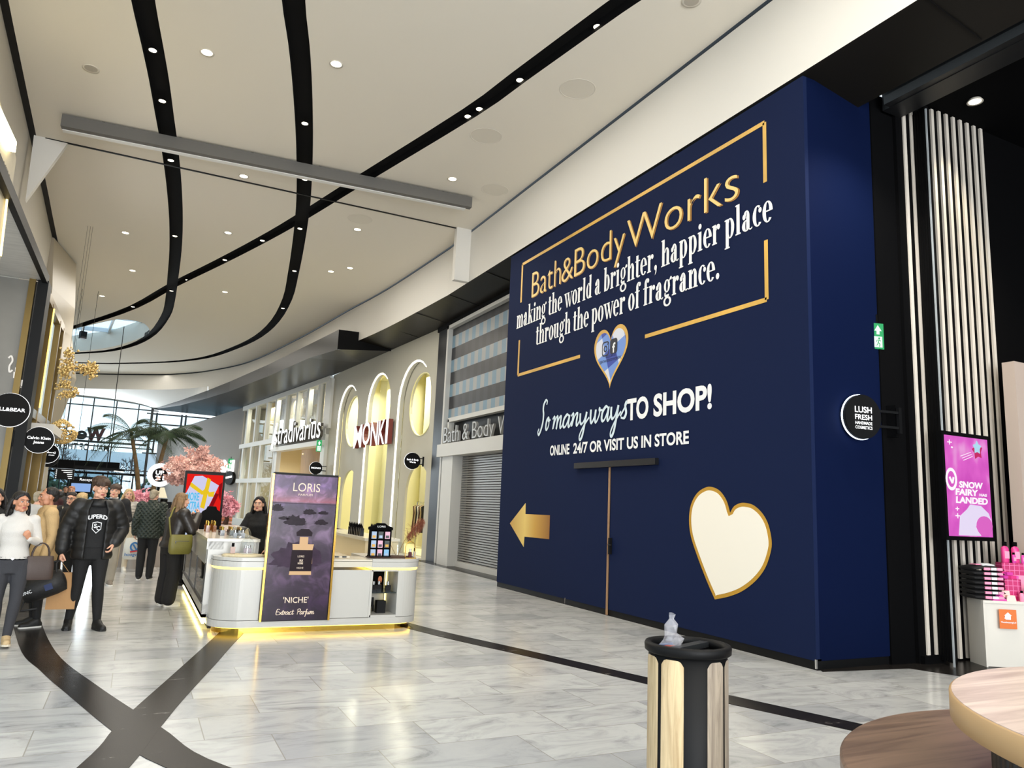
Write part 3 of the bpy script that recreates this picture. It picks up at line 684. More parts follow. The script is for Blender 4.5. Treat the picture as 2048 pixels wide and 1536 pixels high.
for c, r, zt, OV in ((c1, r1, zt1, OV1), (c3, r3, zt3, OV3)):
    oc, orr, ozc, ozr, az = (OV[0][0] + OV[1][0]) / 2, (OV[1][0] - OV[0][0]) / 2, (OV[2] + OV[3]) / 2, (OV[2] - OV[3]) / 2, OV[4]; print('oval', oc - c, orr, r, ozc, ozr, az)
    g = MB(); g.plate([(c - r - .05, 0), (c + r + .05, 0), (c + r + .05, zt + .1), (c - r - .05, zt + .1)], [oval(oc, ozc, orr, ozr)[::-1], arch(oc, orr * .96, .02, az)[::-1]], MF.frame(-.25), .08); g.build('niche_panel', MG, t)
    ro = oval(oc, ozc, orr, ozr)
    g = MB(); g.tube([MF.P(a, z, -.24) for a, z in ro + ro[:1]], .02, 5); g.build('oval_rim', mat('pale_rim', (235, 228, 170), .4, emit=.25), t)
for c, r, zt in ((c1, r1, zt1), (c2, r2, zt2), (c3, r3, zt3)):
    A = arch(c, r - .035, .05, zt - .035)
    g = MB(); g.tube([MF.P(a, z, -.03) for a, z in A[len(A) // 2 - 3:]], .035, 6); g.build('light_line', mat('arch_light', (255, 252, 240), emit=2.2), t)
g = MB(); MF.box(g, c2 - r2, c2 + r2, .0, zt2, -.5, -.52); g.build('glass_pane', SHOPGLASS, t)
# shop room behind
g = MB(); MF.box(g, 0, MF.w, 0, .05, -.3, -5.5); MF.box(g, 0, MF.w, ZT, ZT + .1, -.3, -5.5); MF.box(g, 0, MF.w, 0, ZT, -5.4, -5.5); MF.box(g, -.02, .08, 0, ZT, -.3, -5.5); MF.box(g, MF.w - .08, MF.w, 0, ZT, -.3, -5.5)
struct('wall_shop_room', g, CREAM)
g = MB()
for k in range(5): q = MF.P(1 + 2.2 * k, 0, -2.6); g.lathe(q, [(.42, 0), (.42, ZT - .1), ], 20)
struct('trim_20', g, CREAM)
for k in range(3):
    q = MF.P(1.8 + 3.6 * k, 6.6, -1.5); area('shop_light', q, 1.5, 190, (1, .96, .74))
FAB = [mat('cloth_' + n_, c, .85) for n_, c in (('black', (18, 17, 18)), ('red', (176, 24, 30)), ('beige', (196, 170, 130)), ('pink', (214, 120, 130)), ('brown', (84, 58, 44)), ('white', (222, 216, 206)), ('grey', (96, 96, 98)))]
def garment(p, u, mt, label, h=1.0, group='clothes on the rails of the arch storefront'):
    n = u.cross(UZ); t_ = thing('garment', label, 'garment', p, group=group); g = MB(); R = []
    for z, w, d in ((0, .05, .02), (-.06, .2, .035), (-.3, .17, .04), (-.6, .19, .05), (-h, .22, .06)):
        R.append([p + n * (w * math.cos(2 * PI * k / 12)) + u * (d * math.sin(2 * PI * k / 12)) + UZ * z for k in range(12)])
    g.rings(R); g.build('cloth', mt, t_); g = MB(); g.tube([p, p + UZ * .05, p + n * .03 + UZ * .08, p + UZ * .11], .006, 5); g.build('hanger_hook', CHROME, t_)
def rail(F_, a, d, cols, where, n=7):
    g = MB(); p0, p1 = F_.P(a, 1.72, d), F_.P(a + .9, 1.72, d); g.tube([p0 - UZ * 1.67, p0, p1, p1 - UZ * 1.67], .02, 6)
    tag(g.build('clothes_rail', CHROME), 'chrome clothes rail standing ' + where, 'rail')
    for k in range(n): garment(p0.lerp(p1, (k + .5) / n) - UZ * .11, F_.u, cols[k % len(cols)], 'garment hanging on the clothes rail ' + where)
rail(MF, c2 - .2, -1.9, [FAB[4], FAB[2], FAB[0], FAB[5]], 'inside the tall middle arch')
rail(MF, c3 + .1, -2.0, [FAB[3], FAB[5], FAB[0]], 'behind the lower right arch', 5)
# mannequin figure in a red dress
p = MF.P(c2 - r2 * .45, 0.05, -.9); t = thing('mannequin', 'mannequin in a red dress and dark jacket inside the middle arch', 'mannequin', p)
g = MB(); g.lathe(p, [(.2, .02), (.17, .5), (.13, .95), (.14, 1.05)], 14, sx=1.1); g.build('red_dress', FAB[1], t)
g = MB(); g.lathe(p, [(.16, .95), (.17, 1.2), (.19, 1.38), (.06, 1.46)], 14, sx=1.1, sy=.8); g.build('jacket', FAB[0], t)
g = MB(); g.lathe(p, [(.05, 1.46), (.05, 1.52), (.08, 1.6), (.085, 1.68), (.05, 1.77), (.01, 1.79)], 14); g.build('head', CREAM, t)
g = MB(); g.cyl(p + UZ * .01, .2, .02); g.build('base', CHROME, t)
p = MF.P(c3 + r3 * .45, 0, -.6)
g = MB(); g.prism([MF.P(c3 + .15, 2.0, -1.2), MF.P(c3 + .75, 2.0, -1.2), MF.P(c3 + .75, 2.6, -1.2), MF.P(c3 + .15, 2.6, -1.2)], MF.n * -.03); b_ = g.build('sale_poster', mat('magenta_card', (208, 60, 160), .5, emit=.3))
tag(b_, 'magenta poster with an orange letter seen through the lower right arch', 'poster')
g = MB(); g.text('SALE', MF.P(c3 + .2, 2.2, -1.19), MF.u, UZ, .5, .22, .005, .02); g.build('lettering', mat('orange_print', (255, 150, 70), emit=.5), b_)
g = MB(); MF.box(g, c1 + r1 * .25, c1 + r1 * .75, 1.0, 1.55, -.36, -.38); b_ = tag(g.build('sale_card', mat('pale_green_card', (196, 214, 170), .6)), 'pale green discount card in the lower left arch', 'card')
g = MB(); g.text('80%', MF.P(c1 + r1 * .3, 1.18, -.352), MF.u, UZ, .36, .15, .004, .02); g.build('lettering', MATTE, b_)
# sign letters, white faces with maroon sides
sg = thing('shop_sign', 'white letters with deep maroon sides across the arch storefront', 'sign', MF.P(4.8, 3.9, .1))
q0, q1 = MF.uv(706, 903, .22), MF.uv(776, 868, .22)
x = q0[0]; wtot = q1[0] - q0[0]
for ch, w, h in (('M', .25, .8), ('O', .23, .8), ('N', .2, .8), ('K', .17, .8), ('I', .06, .8)):
    g = MB(); g.text(ch, MF.P(x, 3.62 + (.12 if ch == 'O' else .05), .06), MF.u, UZ, w * wtot, h * 1.05 if ch != 'O' else .8, .16, .01); g.build('letter', mat('maroon', (110, 40, 34), .5), sg)
    g = MB(); g.text(ch, MF.P(x, 3.62 + (.12 if ch == 'O' else .05), .226), MF.u, UZ, w * wtot, h * 1.05 if ch != 'O' else .8, .004, .012); g.build('letter_face', GLOW, sg); x += (w + .022) * wtot
blade(MF.P(0, 2.98, .45) + MF.u * -.0, .27, [('MONKI', -.75, -.1, 1.5, .26)], 'small black round blade sign above the tall purple poster', -1, group='blade signs of the right hand shops', u=UX)
blade((7.72, 22.6, 2.98), .26, [('Bath & Body', -.75, .05, 1.5, .2), ('Works', -.4, -.25, .8, .2)], 'black round blade sign at the right edge of the arch storefront', -1, group='blade signs of the right hand shops', u=UX, br=.1)
# black pier between the shops
g = MB(); g.box((8.2, 21.05, 3.55), (.5, .85, 7.1)); struct('trim_21', g, mat('mirror_black', (6, 6, 7), .3, spec=.12))
# ---- window-grid shop
SF = Face((5.5, 48.6), (7.3, 32.8)); SFW = mat('window_white', (224, 224, 218), .5)
t = thing('grid_storefront', 'white framed window grid storefront with an open doorway', 'storefront', SF.P(8, 0))
zu, zl, zm = 4.75, 4.55, 2.55
dl, dr = SF.uv(549, 960)[0], SF.uv(646, 930)[0]
n = 8
def mull(a, z0, z1, w=.28):
    g = MB(); SF.box(g, a - w / 2, a + w / 2, z0, z1, -.1, .12); g.build('mullion', SFW, t)
us = [SF.uv(x, y)[0] for x, y in ((497, 850), (514, 850), (535, 850), (553, 850), (573, 850), (594, 850), (616, 850), (638, 850), (660, 850))]
for a in us: mull(a, zu, 6.95)
g = MB(); SF.box(g, .15, SF.w - .1, 6.85, 7.1, -.15, .15); SF.box(g, .15, SF.w - .1, zu - .25, zu, -.15, .15); SF.box(g, .15, dl, zm - .12, zm + .12, -.15, .15); SF.box(g, .15, dl, 0, .35, -.15, .15); SF.box(g, dl - .2, SF.w - .1, 4.0, 4.22, -.15, .3); g.build('frame', SFW, t)
for a in (us[0] - .3, SF.uv(500, 960)[0], SF.uv(518, 960)[0], dl - .15): mull(a, .2, zu, .3)
mull(dl + .15, 0, 4.2, .5); mull(SF.w - .35, 0, 7.0, .5)
g = MB(); SF.box(g, .2, SF.w - .2, zu, 6.9, -.01, .01); SF.box(g, .2, dl, .3, zl, -.01, .01); g.build('glass_pane', glass('grid_glass', (235, 240, 242), .5), t)
WOODW = mat('oak_panel', (184, 146, 92), .5, var=.15, vscale=3, stretch=(8, 8, .6)); CURT = mat('linen', (190, 176, 142), .9)
g = MB(); SF.box(g, 0, SF.w, 0, .04, -.2, -5); SF.box(g, 0, SF.w, 0, 7.1, -4.9, -5); SF.box(g, 0, SF.w, 7.05, 7.1, -.2, -5); SF.box(g, 0, .05, 0, 7.1, -.2, -5); SF.box(g, SF.w - .05, SF.w, 0, 7.1, -.2, -5); struct('wall_grid_room', g, CURT)
g = MB()
for k in range(60):
    a = .4 + k * (SF.w - .8) / 60; g.cyl(SF.P(a, 5.8, -1.0), .09, 2.3, 8)
t2 = tag(g.build('curtain', CURT), 'long beige pleated curtain behind the upper panes of the grid storefront', 'curtain')
g = MB(); SF.box(g, dl + .3, dl + 3.6, 0, 4.2, -1.2, -1.35); t2 = tag(g.build('oak_screen', WOODW), 'oak wall panel just inside the open doorway of the grid storefront', 'panel')
for k in range(3): area('shop_light', SF.P(3 + 5 * k, 6.9, -.8), 1.2, 260, (1, .9, .7)); area('shop_light', SF.P(3 + 5 * k, 4.0, -2), 1.5, 200, (1, .95, .85))
rail(SF, dl - 3.2, -1.2, [FAB[0], FAB[5], FAB[6], FAB[2]], 'behind the left panes of the grid storefront')
rail(SF, dr - 1.6, -2.4, [FAB[5], FAB[2], FAB[5]], 'inside the doorway of the grid storefront', 6)
g = MB(); SF.box(g, dl + .1, SF.w - .4, 4.2, zu - .2, -.1, .05); g.build('sign_shade_panel', mat('shade_taupe', (104, 98, 86), .6), t)  # panel added so its dark tone stands for shadows between the letters
sg = thing('shop_sign', 'long row of thick white lower case letters above the doorway of the grid storefront', 'sign', SF.P(11, 4.2, .3))
qa, qb = SF.uv(545, 908, .45), SF.uv(637, 893, .45)
g = MB(); g.text('stradivarius', SF.P(qa[0], 4.32, .3), SF.u, UZ, qb[0] - qa[0], 1.0, .12, .0); g.build('letter_returns', mat('sign_grey', (70, 66, 60), .5), sg)
g = MB(); g.text('stradivarius', SF.P(qa[0], 4.32, .424), SF.u, UZ, qb[0] - qa[0], 1.0, .004, .004); g.build('letters', mat('sign_white', (255, 255, 252), .4, emit=1.1), sg)
g = MB(); 
for a_, b_ in ((SF.P(qa[0] - .25, 4.1, .46), SF.P(qa[0] + .35, 5.4, .46)), (SF.P(qa[0] - .1, 4.7, .46), SF.P(qa[0] + .5, 4.5, .46))): g.bar(a_, b_, .09)
g.build('clef_mark', mat('sign_white', emit=1.), sg)
# exit signs on that wall
def exitsign(c, u, w, h, label, vert=True):
    c = Vector(c); n = u.cross(UZ); t_ = thing('exit_sign', label, 'sign', c, group='green exit signs'); M_ = Matrix((u, n, UZ)).transposed()
    g = MB(); g.box(c, (w, .05, h), M=M_); g.build('panel', mat('exit_green', (20, 170, 95), emit=.9), t_)
    g = MB(); o = c + n * .03
    z0 = h * .08
    g.prism([o + u * a * w + UZ * b * h for a, b in ((-.3, .2), (0, .42), (.3, .2), (.12, .2), (.12, .06), (-.12, .06), (-.12, .2))], n * .004)
    g.prism([o + u * a * w + UZ * b * h for a, b in ((-.33, -.02), (.33, -.02), (.33, -.44), (-.33, -.44))], n * .003); g.build('arrow', mat('exit_white', (235, 255, 240), emit=1.1), t_)
    g = MB(); o = c + n * .036
    P = lambda a, b: o + u * a * w + UZ * b * h
    g.cyl(P(.06, -.09), w * .07, .004, 12, n)
    for a, b in ((P(.04, -.14), P(-.03, -.26)), (P(-.03, -.26), P(.1, -.32)), (P(.1, -.32), P(.06, -.42)), (P(-.03, -.26), P(-.12, -.36)), (P(-.12, -.36), P(-.24, -.37)), (P(.03, -.15), P(.17, -.2)), (P(.02, -.15), P(-.13, -.17)), (P(-.13, -.17), P(-.17, -.23))): g.bar(a, b, w * .08, .004)
    g.build('runner', mat('exit_green', emit=.9), t_)
    g = MB(); g.bar(c + UZ * h / 2, c + UZ * (h / 2 + .12), .03); g.build('hanger', BLACK, t_); return t_
exitsign(SF.P(SF.w + .0, 3.95, .4), UX, .22, .5, 'small green exit sign hanging beside the doorway of the grid storefront')
exitsign(SF.P(-.5, 3.6, .4), UX, .3, .6, 'tiny green exit sign at the far left edge of the grid storefront')
# ---- shuttered shop
BF = Face((8.0, 20.6), (8.0, 14.0))
t = thing('shutter_storefront', 'closed storefront with roller shutter left of the navy hoarding', 'storefront', (8.0, 17.5, 0))
WF = mat('pale_frame', (196, 196, 192), .45)
g = MB(); zf = 6.98
BF.box(g, 0, .12, 0, zf, -.05, .12); BF.box(g, 0, 6.6, zf - .1, zf, -.05, .12); BF.box(g, .45, 6.6, 4.02, 4.14, -.05, .12); BF.box(g, .45, .55, 3.3, 4.1, -.05, .12); g.build('frame', WF, t)
g = MB(); BF.box(g, -1.0, 6.6, zf, ZT + .06, -.3, .06); g.build('head_panel', MATTE, t)
g = MB(); BF.box(g, 0.05, 6.6, 3.02, 3.38, -.1, .25); BF.box(g, .35, 1.15, 0, 3.1, -.3, .18); g.build('lintel', WF, t)
def gingham():
    M = mat('gingham_board', (100, 100, 100), .5); tt, b = nodes(M); tc = N(tt, 'TexCoord'); sp = N(tt, 'SeparateXYZ'); tt.links.new(tc.outputs['Object'], sp.inputs[0])
    def stripe(out, per):
        d = N(tt, 'Math', _operation='DIVIDE'); d.inputs[1].default_value = per; tt.links.new(out, d.inputs[0]); f = N(tt, 'Math', _operation='FRACT'); tt.links.new(d.outputs[0], f.inputs[0])
        gtt = N(tt, 'Math', _operation='GREATER_THAN'); gtt.inputs[1].default_value = .5; tt.links.new(f.outputs[0], gtt.inputs[0]); return gtt.outputs[0]
    h = stripe(sp.outputs['Z'], .74); v = stripe(sp.outputs['Y'], .5)
    m1 = N(tt, 'Mix', _data_type='RGBA'); tt.links.new(v, m1.inputs[0]); m1.inputs[6].default_value = lin((24, 24, 28)); m1.inputs[7].default_value = lin((36, 37, 42))
    m2 = N(tt, 'Mix', _data_type='RGBA'); tt.links.new(v, m2.inputs[0]); m2.inputs[6].default_value = lin((150, 152, 152)); m2.inputs[7].default_value = lin((112, 140, 158))
    m3 = N(tt, 'Mix', _data_type='RGBA'); tt.links.new(h, m3.inputs[0]); tt.links.new(m1.outputs[2], m3.inputs[6]); tt.links.new(m2.outputs[2], m3.inputs[7]); tt.links.new(m3.outputs[2], b.inputs['Base Color'])
    b.inputs['Roughness'].default_value = .3; b.inputs['Specular IOR Level'].default_value = .25; return M
g = MB(); BF.box(g, .12, 6.6, 4.1, zf - .05, -.12, -.02); g.build('checked_board', gingham(), t)
g = MB(); BF.box(g, .1, .42, .2, 3.0, -.05, .02); g.build('checked_side_panel', gingham(), t)
g = MB(); BF.box(g, .1, 6.6, 3.3, 4.05, -.3, -.1); g.build('dark_glass_band', mat('mirror_black', rough=.06), t)
g = MB(); 
for k in range(46):
    z = .12 + k * .064; BF.box(g, 1.15, 6.6, z, z + .045, -.16, -.12)
g.build('shutter_slats', mat('shutter_metal', (150, 148, 144), .35, .6), t)
g = MB(); BF.box(g, 1.15, 6.6, .0, .14, -.2, -.05); g.build('shutter_bottom_bar', WF, t)
g = MB(); BF.box(g, 1.1, 6.6, 0, 3.1, -2.4, -2.5); BF.box(g, 1.0, 1.1, 0, 3.1, -.2, -2.5); BF.box(g, 1.1, 6.6, 3.05, 3.1, -.2, -2.5); g.build('dark_interior', mat('shop_brick', (92, 72, 66), .8, var=.3, vscale=9), t)
sg = thing('shop_sign', 'grey metal sign letters standing on the lintel over the roller shutter', 'sign', (7.8, 18, 3.4))
q = BF.uv(884, 884, .2); q2 = BF.uv(1008, 866, .2)
g = MB(); g.text('Bath & Body Works', BF.P(q[0], 3.42, .1), BF.u, UZ, (q2[0] - q[0]) * 1.36, .46, .07, -.012); g.build('letters', mat('zinc_letters', (176, 176, 174), .35, .4), sg)
# ================================================================ NAVY HOARDING
XH = 7.035; HY0, HY1, HZ = 6.27, 14.63, 7.262
t = thing('hoarding', 'huge navy blue printed hoarding closing off the shop under refurbishment', 'hoarding', (XH, 10.4, 0))
def navy():
    M = mat('navy_print', (20, 30, 60), .7, spec=.06); tt, b = nodes(M); tc = N(tt, 'TexCoord'); n = N(tt, 'TexNoise', Scale=.8, Detail=3); mp = N(tt, 'Mapping', Rotation=(.6, 0, 0), Scale=(1, .6, 3)); tt.links.new(tc.outputs['Object'], mp.inputs[0]); tt.links.new(mp.outputs[0], n.inputs['Vector'])
    bp = N(tt, 'Bump', Strength=.12, Distance=.02); tt.links.new(n.outputs[0], bp.inputs['Height']); tt.links.new(bp.outputs[0], b.inputs['Normal']); return M
NAVY = navy()
yd = onX(1219, 1000, XH).y
g = MB(); g.box((XH + .03, (HY1 + yd + .03) / 2, (HZ + .1) / 2), (.06, HY1 - yd - .03, HZ - .1)); g.box((XH + .03, (HY0 + yd - .03) / 2, (HZ + .1) / 2), (.06, yd - .03 - HY0, HZ - .1)); g.box((XH + .03, yd, (HZ + 2.46) / 2), (.06, .06, HZ - 2.46)); g.build('front_face', NAVY, t)
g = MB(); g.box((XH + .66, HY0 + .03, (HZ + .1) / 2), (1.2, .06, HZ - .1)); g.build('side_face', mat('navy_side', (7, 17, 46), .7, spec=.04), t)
g = MB(); g.box((XH + .05, (HY0 + HY1) / 2, .06), (.07, HY1 - HY0, .12)); g.box((XH + .66, HY0 + .05, .06), (1.22, .07, .12)); g.build('black_skirting', BLACK, t)
g = MB(); g.bar((XH - .005, HY0 - .005, .02), (XH - .005, HY0 - .005, .12), .02); g.bar((XH - .01, onX(1131, 1213, XH).y, .02), (XH - .01, onX(1131, 1213, XH).y, .12), .012); g.build('metal_tab', CHROME, t)
d_ = MB(); d_.box((XH - .03, onX(1229, 930, XH).y, 2.44), (.08, onX(1149, 938, XH).y - onX(1310, 930, XH).y, .10)); d_.build('door_header', mat('black_rail', (16, 17, 20), .35), t)
g = MB(); g.box((XH + .04, yd, 1.2), (.05, .06, 2.4)); dr_ = g.build('door_gap', BLACK, t)
g = MB(); g.box((XH + .0, yd + .012, 1.2), (.03, .022, 2.38)); g.build('timber_edge', mat('raw_timber', (150, 116, 84), .7), dr_)
g = MB(); ph = onX(1221, 1092, XH); g.box((XH - .03, ph.y - .03, ph.z), (.05, .035, .26)); g.tube([(XH - .02, ph.y - .03, ph.z + .02), (XH - .07, ph.y - .03, ph.z + .02), (XH - .07, ph.y - .13, ph.z + .02)], .01, 6); g.build('door_handle', BLACK, dr_)
g = MB(); k_ = onX(1348, 300, XH); g.box((XH + .06, k_.y, HZ + .1), (.1, .1, .3)); g.build('top_bracket', BLACK, t)
GOLD = mat('gold_print', (206, 162, 70), .4, var=.25, vscale=.9); GOLDD = mat('gold_dark', (150, 104, 34), .4, .35); PRINTW = mat('print_white', (232, 234, 236), .5)
hu, hv = Vector((0, -1, 0)), UZ
def hp(x, y, d=.004): return onX(x, y, XH - d)
def hpoly(mb, pts, d=.002, th=.003): return mb.prism([hp(x, y, d) for x, y in pts], (-th, 0, 0))
g = MB(); W_ = .062
def line(a, b): g.bar(a, b, .004, W_, up=(0, 0, 1) if abs((Vector(a) - Vector(b)).z) < abs((Vector(a) - Vector(b)).y) else (0, 1, 0))
tl, tr = hp(1044, 531), hp(1528, 243); bl, brr = hp(1037, 750), hp(1534, 599)
zT = (tl.z + tr.z) / 2; zB = (bl.z + brr.z) / 2; yl = (tl.y + bl.y) / 2; yr = (tr.y + brr.y) / 2
xg = XH - .004
line((xg, yl, zT), (xg, yr, zT)); line((xg, yl, zT), (xg, yl, hp(1042, 605).z)); line((xg, yr, zT), (xg, yr, hp(1527, 366).z)); line((xg, yl, zB), (xg, yl, hp(1040, 680).z)); line((xg, yr, zB), (xg, yr, hp(1532, 480).z)); line((xg, yl, zB), (xg, hp(1160, 712).y, zB)); line((xg, yr, zB), (xg, hp(1290, 673).y, zB))
g.build('gold_frame_lines', GOLD, t)
a = hp(1063.5, 593); b = hp(1477, 400); hc = hp(1064, 543).z - a.z
zb = (a.z + b.z) / 2
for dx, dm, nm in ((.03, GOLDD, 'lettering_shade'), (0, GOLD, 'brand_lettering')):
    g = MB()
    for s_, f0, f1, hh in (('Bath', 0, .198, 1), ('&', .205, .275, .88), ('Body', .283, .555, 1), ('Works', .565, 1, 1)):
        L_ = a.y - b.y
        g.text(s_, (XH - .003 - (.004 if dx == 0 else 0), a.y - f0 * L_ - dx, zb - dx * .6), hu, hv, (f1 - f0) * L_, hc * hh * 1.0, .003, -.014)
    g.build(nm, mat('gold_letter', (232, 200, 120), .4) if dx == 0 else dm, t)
# --- high-contrast serif letters, built from stems, thin serifs, bowls and balls
def serif(s):
    SW, TH = .27, .065; out = []; x = 0
    def ringp(cx, cy, rx, ry, a0=0, a1=360, w=SW, th=TH):
        n = max(6, int((a1 - a0) / 12)); A = [math.radians(a0 + (a1 - a0) * k / n) for k in range(n + 1)]
        for k in range(n):
            q = [(cx + rx * math.cos(A[k]), cy + ry * math.sin(A[k])), (cx + rx * math.cos(A[k + 1]), cy + ry * math.sin(A[k + 1])), (cx + (rx - w) * math.cos(A[k + 1]), cy + (ry - th) * math.sin(A[k + 1])), (cx + (rx - w) * math.cos(A[k]), cy + (ry - th) * math.sin(A[k]))]
            out.append([(px + x, py) for px, py in q])
    def R(x0, y0, x1, y1): out.append([(x + x0, y0), (x + x1, y0), (x + x1, y1), (x + x0, y1)])
    def poly(*p): out.append([(x + a_, b_) for a_, b_ in p])
    def ball(cx, cy, r): out.append([(x + cx + r * math.cos(k * PI / 6), cy + r * math.sin(k * PI / 6)) for k in range(12)])
    def stem(x0, y0, y1, foot=True, head=True, w=SW):
        R(x0, y0, x0 + w, y1)
        if foot: R(x0 - .09, y0, x0 + w + .09, y0 + TH)
        if head: poly((x0 - .09, y1 - TH * 1.2), (x0 + .02, y1 - TH * 1.2), (x0 + .02, y1), (x0 - .09, y1 - .02))
    def arch_(x0, w):       # arch from stem edge x0 rising to a stem at x0+w
        ringp(x0 + w - .27, .66, .27 + SW * 0, .34, 0, 90, SW, TH * 1.4); ringp(x0 + w - .27, .66, .24, .34, 90, 165, .1, TH * 1.3); stem(x0 + w - SW, 0, .68, True, False)
    for c in s:
        if c == ' ': x += .36; continue
        w = .8
        if c == 'o': ringp(.4, .5, .4, .51); w = .8
        elif c == 'c': ringp(.4, .5, .4, .51, 55, 315); ball(.6, .74, .13); w = .74
        elif c == 'e': ringp(.4, .5, .4, .51, 0, 318); R(.2, .5, .74, .5 + TH); w = .78
        elif c == 'a':
            stem(.38, .1, .72, False, False); ringp(.40, .72, .25, .29, 0, 170, .25 * .9, TH); ball(.2, .72, .14); ringp(.36, .27, .34, .28, 60, 330, SW, TH); ringp(.72, .12, .16, .13, 180, 350, .07, .07); w = .86
        elif c == 'n': stem(.1, 0, 1); arch_(.37, .5); w = .98
        elif c == 'm': stem(.1, 0, 1); arch_(.37, .46); arch_(.83, .46); w = 1.40
        elif c == 'h': stem(.1, 0, 1.5); arch_(.37, .5); w = .98
        elif c == 'u': stem(.08, .3, 1, False); ringp(.35, .32, .27, .33, 180, 300, .25, TH); stem(.55, 0, 1, False); R(.55, 0, .92, TH); w = .95
        elif c == 'i': stem(.1, 0, 1); ball(.235, 1.28, .15); w = .5
        elif c == 'l': stem(.1, 0, 1.5); w = .5
        elif c == 'd': ringp(.38, .5, .37, .51, 40, 320); stem(.5, 0, 1.5, False); R(.5, 0, .88, TH); w = .9
        elif c == 'b': stem(.1, 0, 1.5, False); ringp(.47, .5, .38, .51, -140, 140); w = .88
        elif c == 'p': stem(.1, -.48, 1); ringp(.47, .5, .38, .51, -140, 140); w = .9
        elif c == 'g':
            ringp(.38, .64, .33, .36, 0, 360, .22); poly((.6, .9), (.66, .86), (.8, 1.02), (.72, 1.06)); ball(.8, 1.0, .1); ringp(.42, -.22, .42, .27, 0, 360, .2, .1); ringp(.3, .18, .2, .16, 120, 260, .14, .1); R(.2, -.02, .6, .16); w = .86
        elif c == 'k': stem(.1, 0, 1.5); poly((.3, .42), (.36, .42), (.78, .96), (.7, .96)); poly((.4, .62), (.62, .62), (.94, .02), (.62, .02)); R(.54, 0, .98, TH); R(.52, 1 - TH, .92, 1); w = 1.0
        elif c == 'r': stem(.1, 0, 1); ringp(.56, .66, .24, .33, 70, 170, .1, .1); ball(.6, .84, .14); w = .74
        elif c == 't': stem(.12, .12, 1.3, False, False); poly((.12, 1.3), (.39, 1.3), (.12, 1.0)); R(-.02, 1 - TH, .58, 1); ringp(.39, .16, .27, .17, 180, 330, .25, TH); w = .58
        elif c == 'f': stem(.14, 0, 1.2, True, False); R(0, 1 - TH, .58, 1); ringp(.42, 1.2, .28, .31, 60, 180, .26, TH); ball(.56, 1.36, .13); w = .6
        elif c == 'w':
            for k in (0, .46): poly((.0 + k, 1), (.27 + k, 1), (.53 + k, 0), (.4 + k, 0)); poly((.44 + k, 0), (.53 + k, 0), (.75 + k, 1), (.67 + k, 1))
            R(-.06, 1 - TH, .36, 1); R(.42, 1 - TH, .8, 1); R(1.02, 1 - TH, 1.3, 1); w = 1.24
        elif c == ',': ball(.2, .13, .15); poly((.2, .02), (.35, .12), (.3, -.14), (.12, -.3), (.2, -.1)); w = .42
        elif c == '.': ball(.2, .14, .16); w = .4
        x += w + .045
    return out, x
def serif_on(mb, s, o, u, v, width, xh, depth=.003, dz=.00025):
    ps, w = serif(s); kx = width / w; o = Vector(o); n_ = u.cross(v)
    for i, p in enumerate(ps): mb.add([o + u * a_ * kx + v * b_ * xh + n_ * (depth + dz * (i % 9)) for a_, b_ in p], [tuple(range(len(p)))])
g = MB(); a = hp(1033, 657.5); b = hp(1547, 441); z_ = (a.z + b.z) / 2; xh = hp(1033, 632).z - a.z
serif_on(g, 'making the world a brighter, happier place', (XH - .004, a.y, z_), hu, hv, a.y - b.y, xh * 1.0)
a = hp(1071.5, 690); b = hp(1441, 557); z_ = (a.z + b.z) / 2
serif_on(g, 'through the power of fragrance.', (XH - .004, a.y, z_), hu, hv, a.y - b.y, xh)
g.build('serif_slogan', PRINTW, t)
def heart(top, extra=0): pass
def heart_uv(n=60):
    P = []
    for k in range(n):
        q = 2 * PI * k / n; P.append((16 * math.sin(q) ** 3 / 16, (13 * math.cos(q) - 5 * math.cos(2 * q) - 2 * math.cos(3 * q) - math.cos(4 * q)) / 16))
    return P
def heart_shape(mb, c, w, h, rot, d, th=.003, k=1.0):
    P = heart_uv(); zc = (max(p[1] for p in P) + min(p[1] for p in P)) / 2; R_ = []
    for x_, y_ in P:
        X, Y = x_ * w / 2 * k, (y_ - zc) * h / 1.8 * k; X, Y = X * math.cos(rot) - Y * math.sin(rot), X * math.sin(rot) + Y * math.cos(rot)
        R_.append(Vector(c) + hu * X + hv * Y - UX * d)
    return mb.prism(R_, (-th, 0, 0))
l_, r_ = hp(1188.5, 704), hp(1256.5, 682); tp, bt_ = hp(1221, 655), hp(1219.5, 776)
hw = l_.y - r_.y; hh = tp.z - bt_.z; c = Vector((XH, (l_.y + r_.y) / 2, (tp.z + bt_.z) / 2))
g = MB(); heart_shape(g, c, hw, hh, 0, .003); hs = g.build('small_heart', GOLD, t, label='small heart with gold rim and blue checked filling')
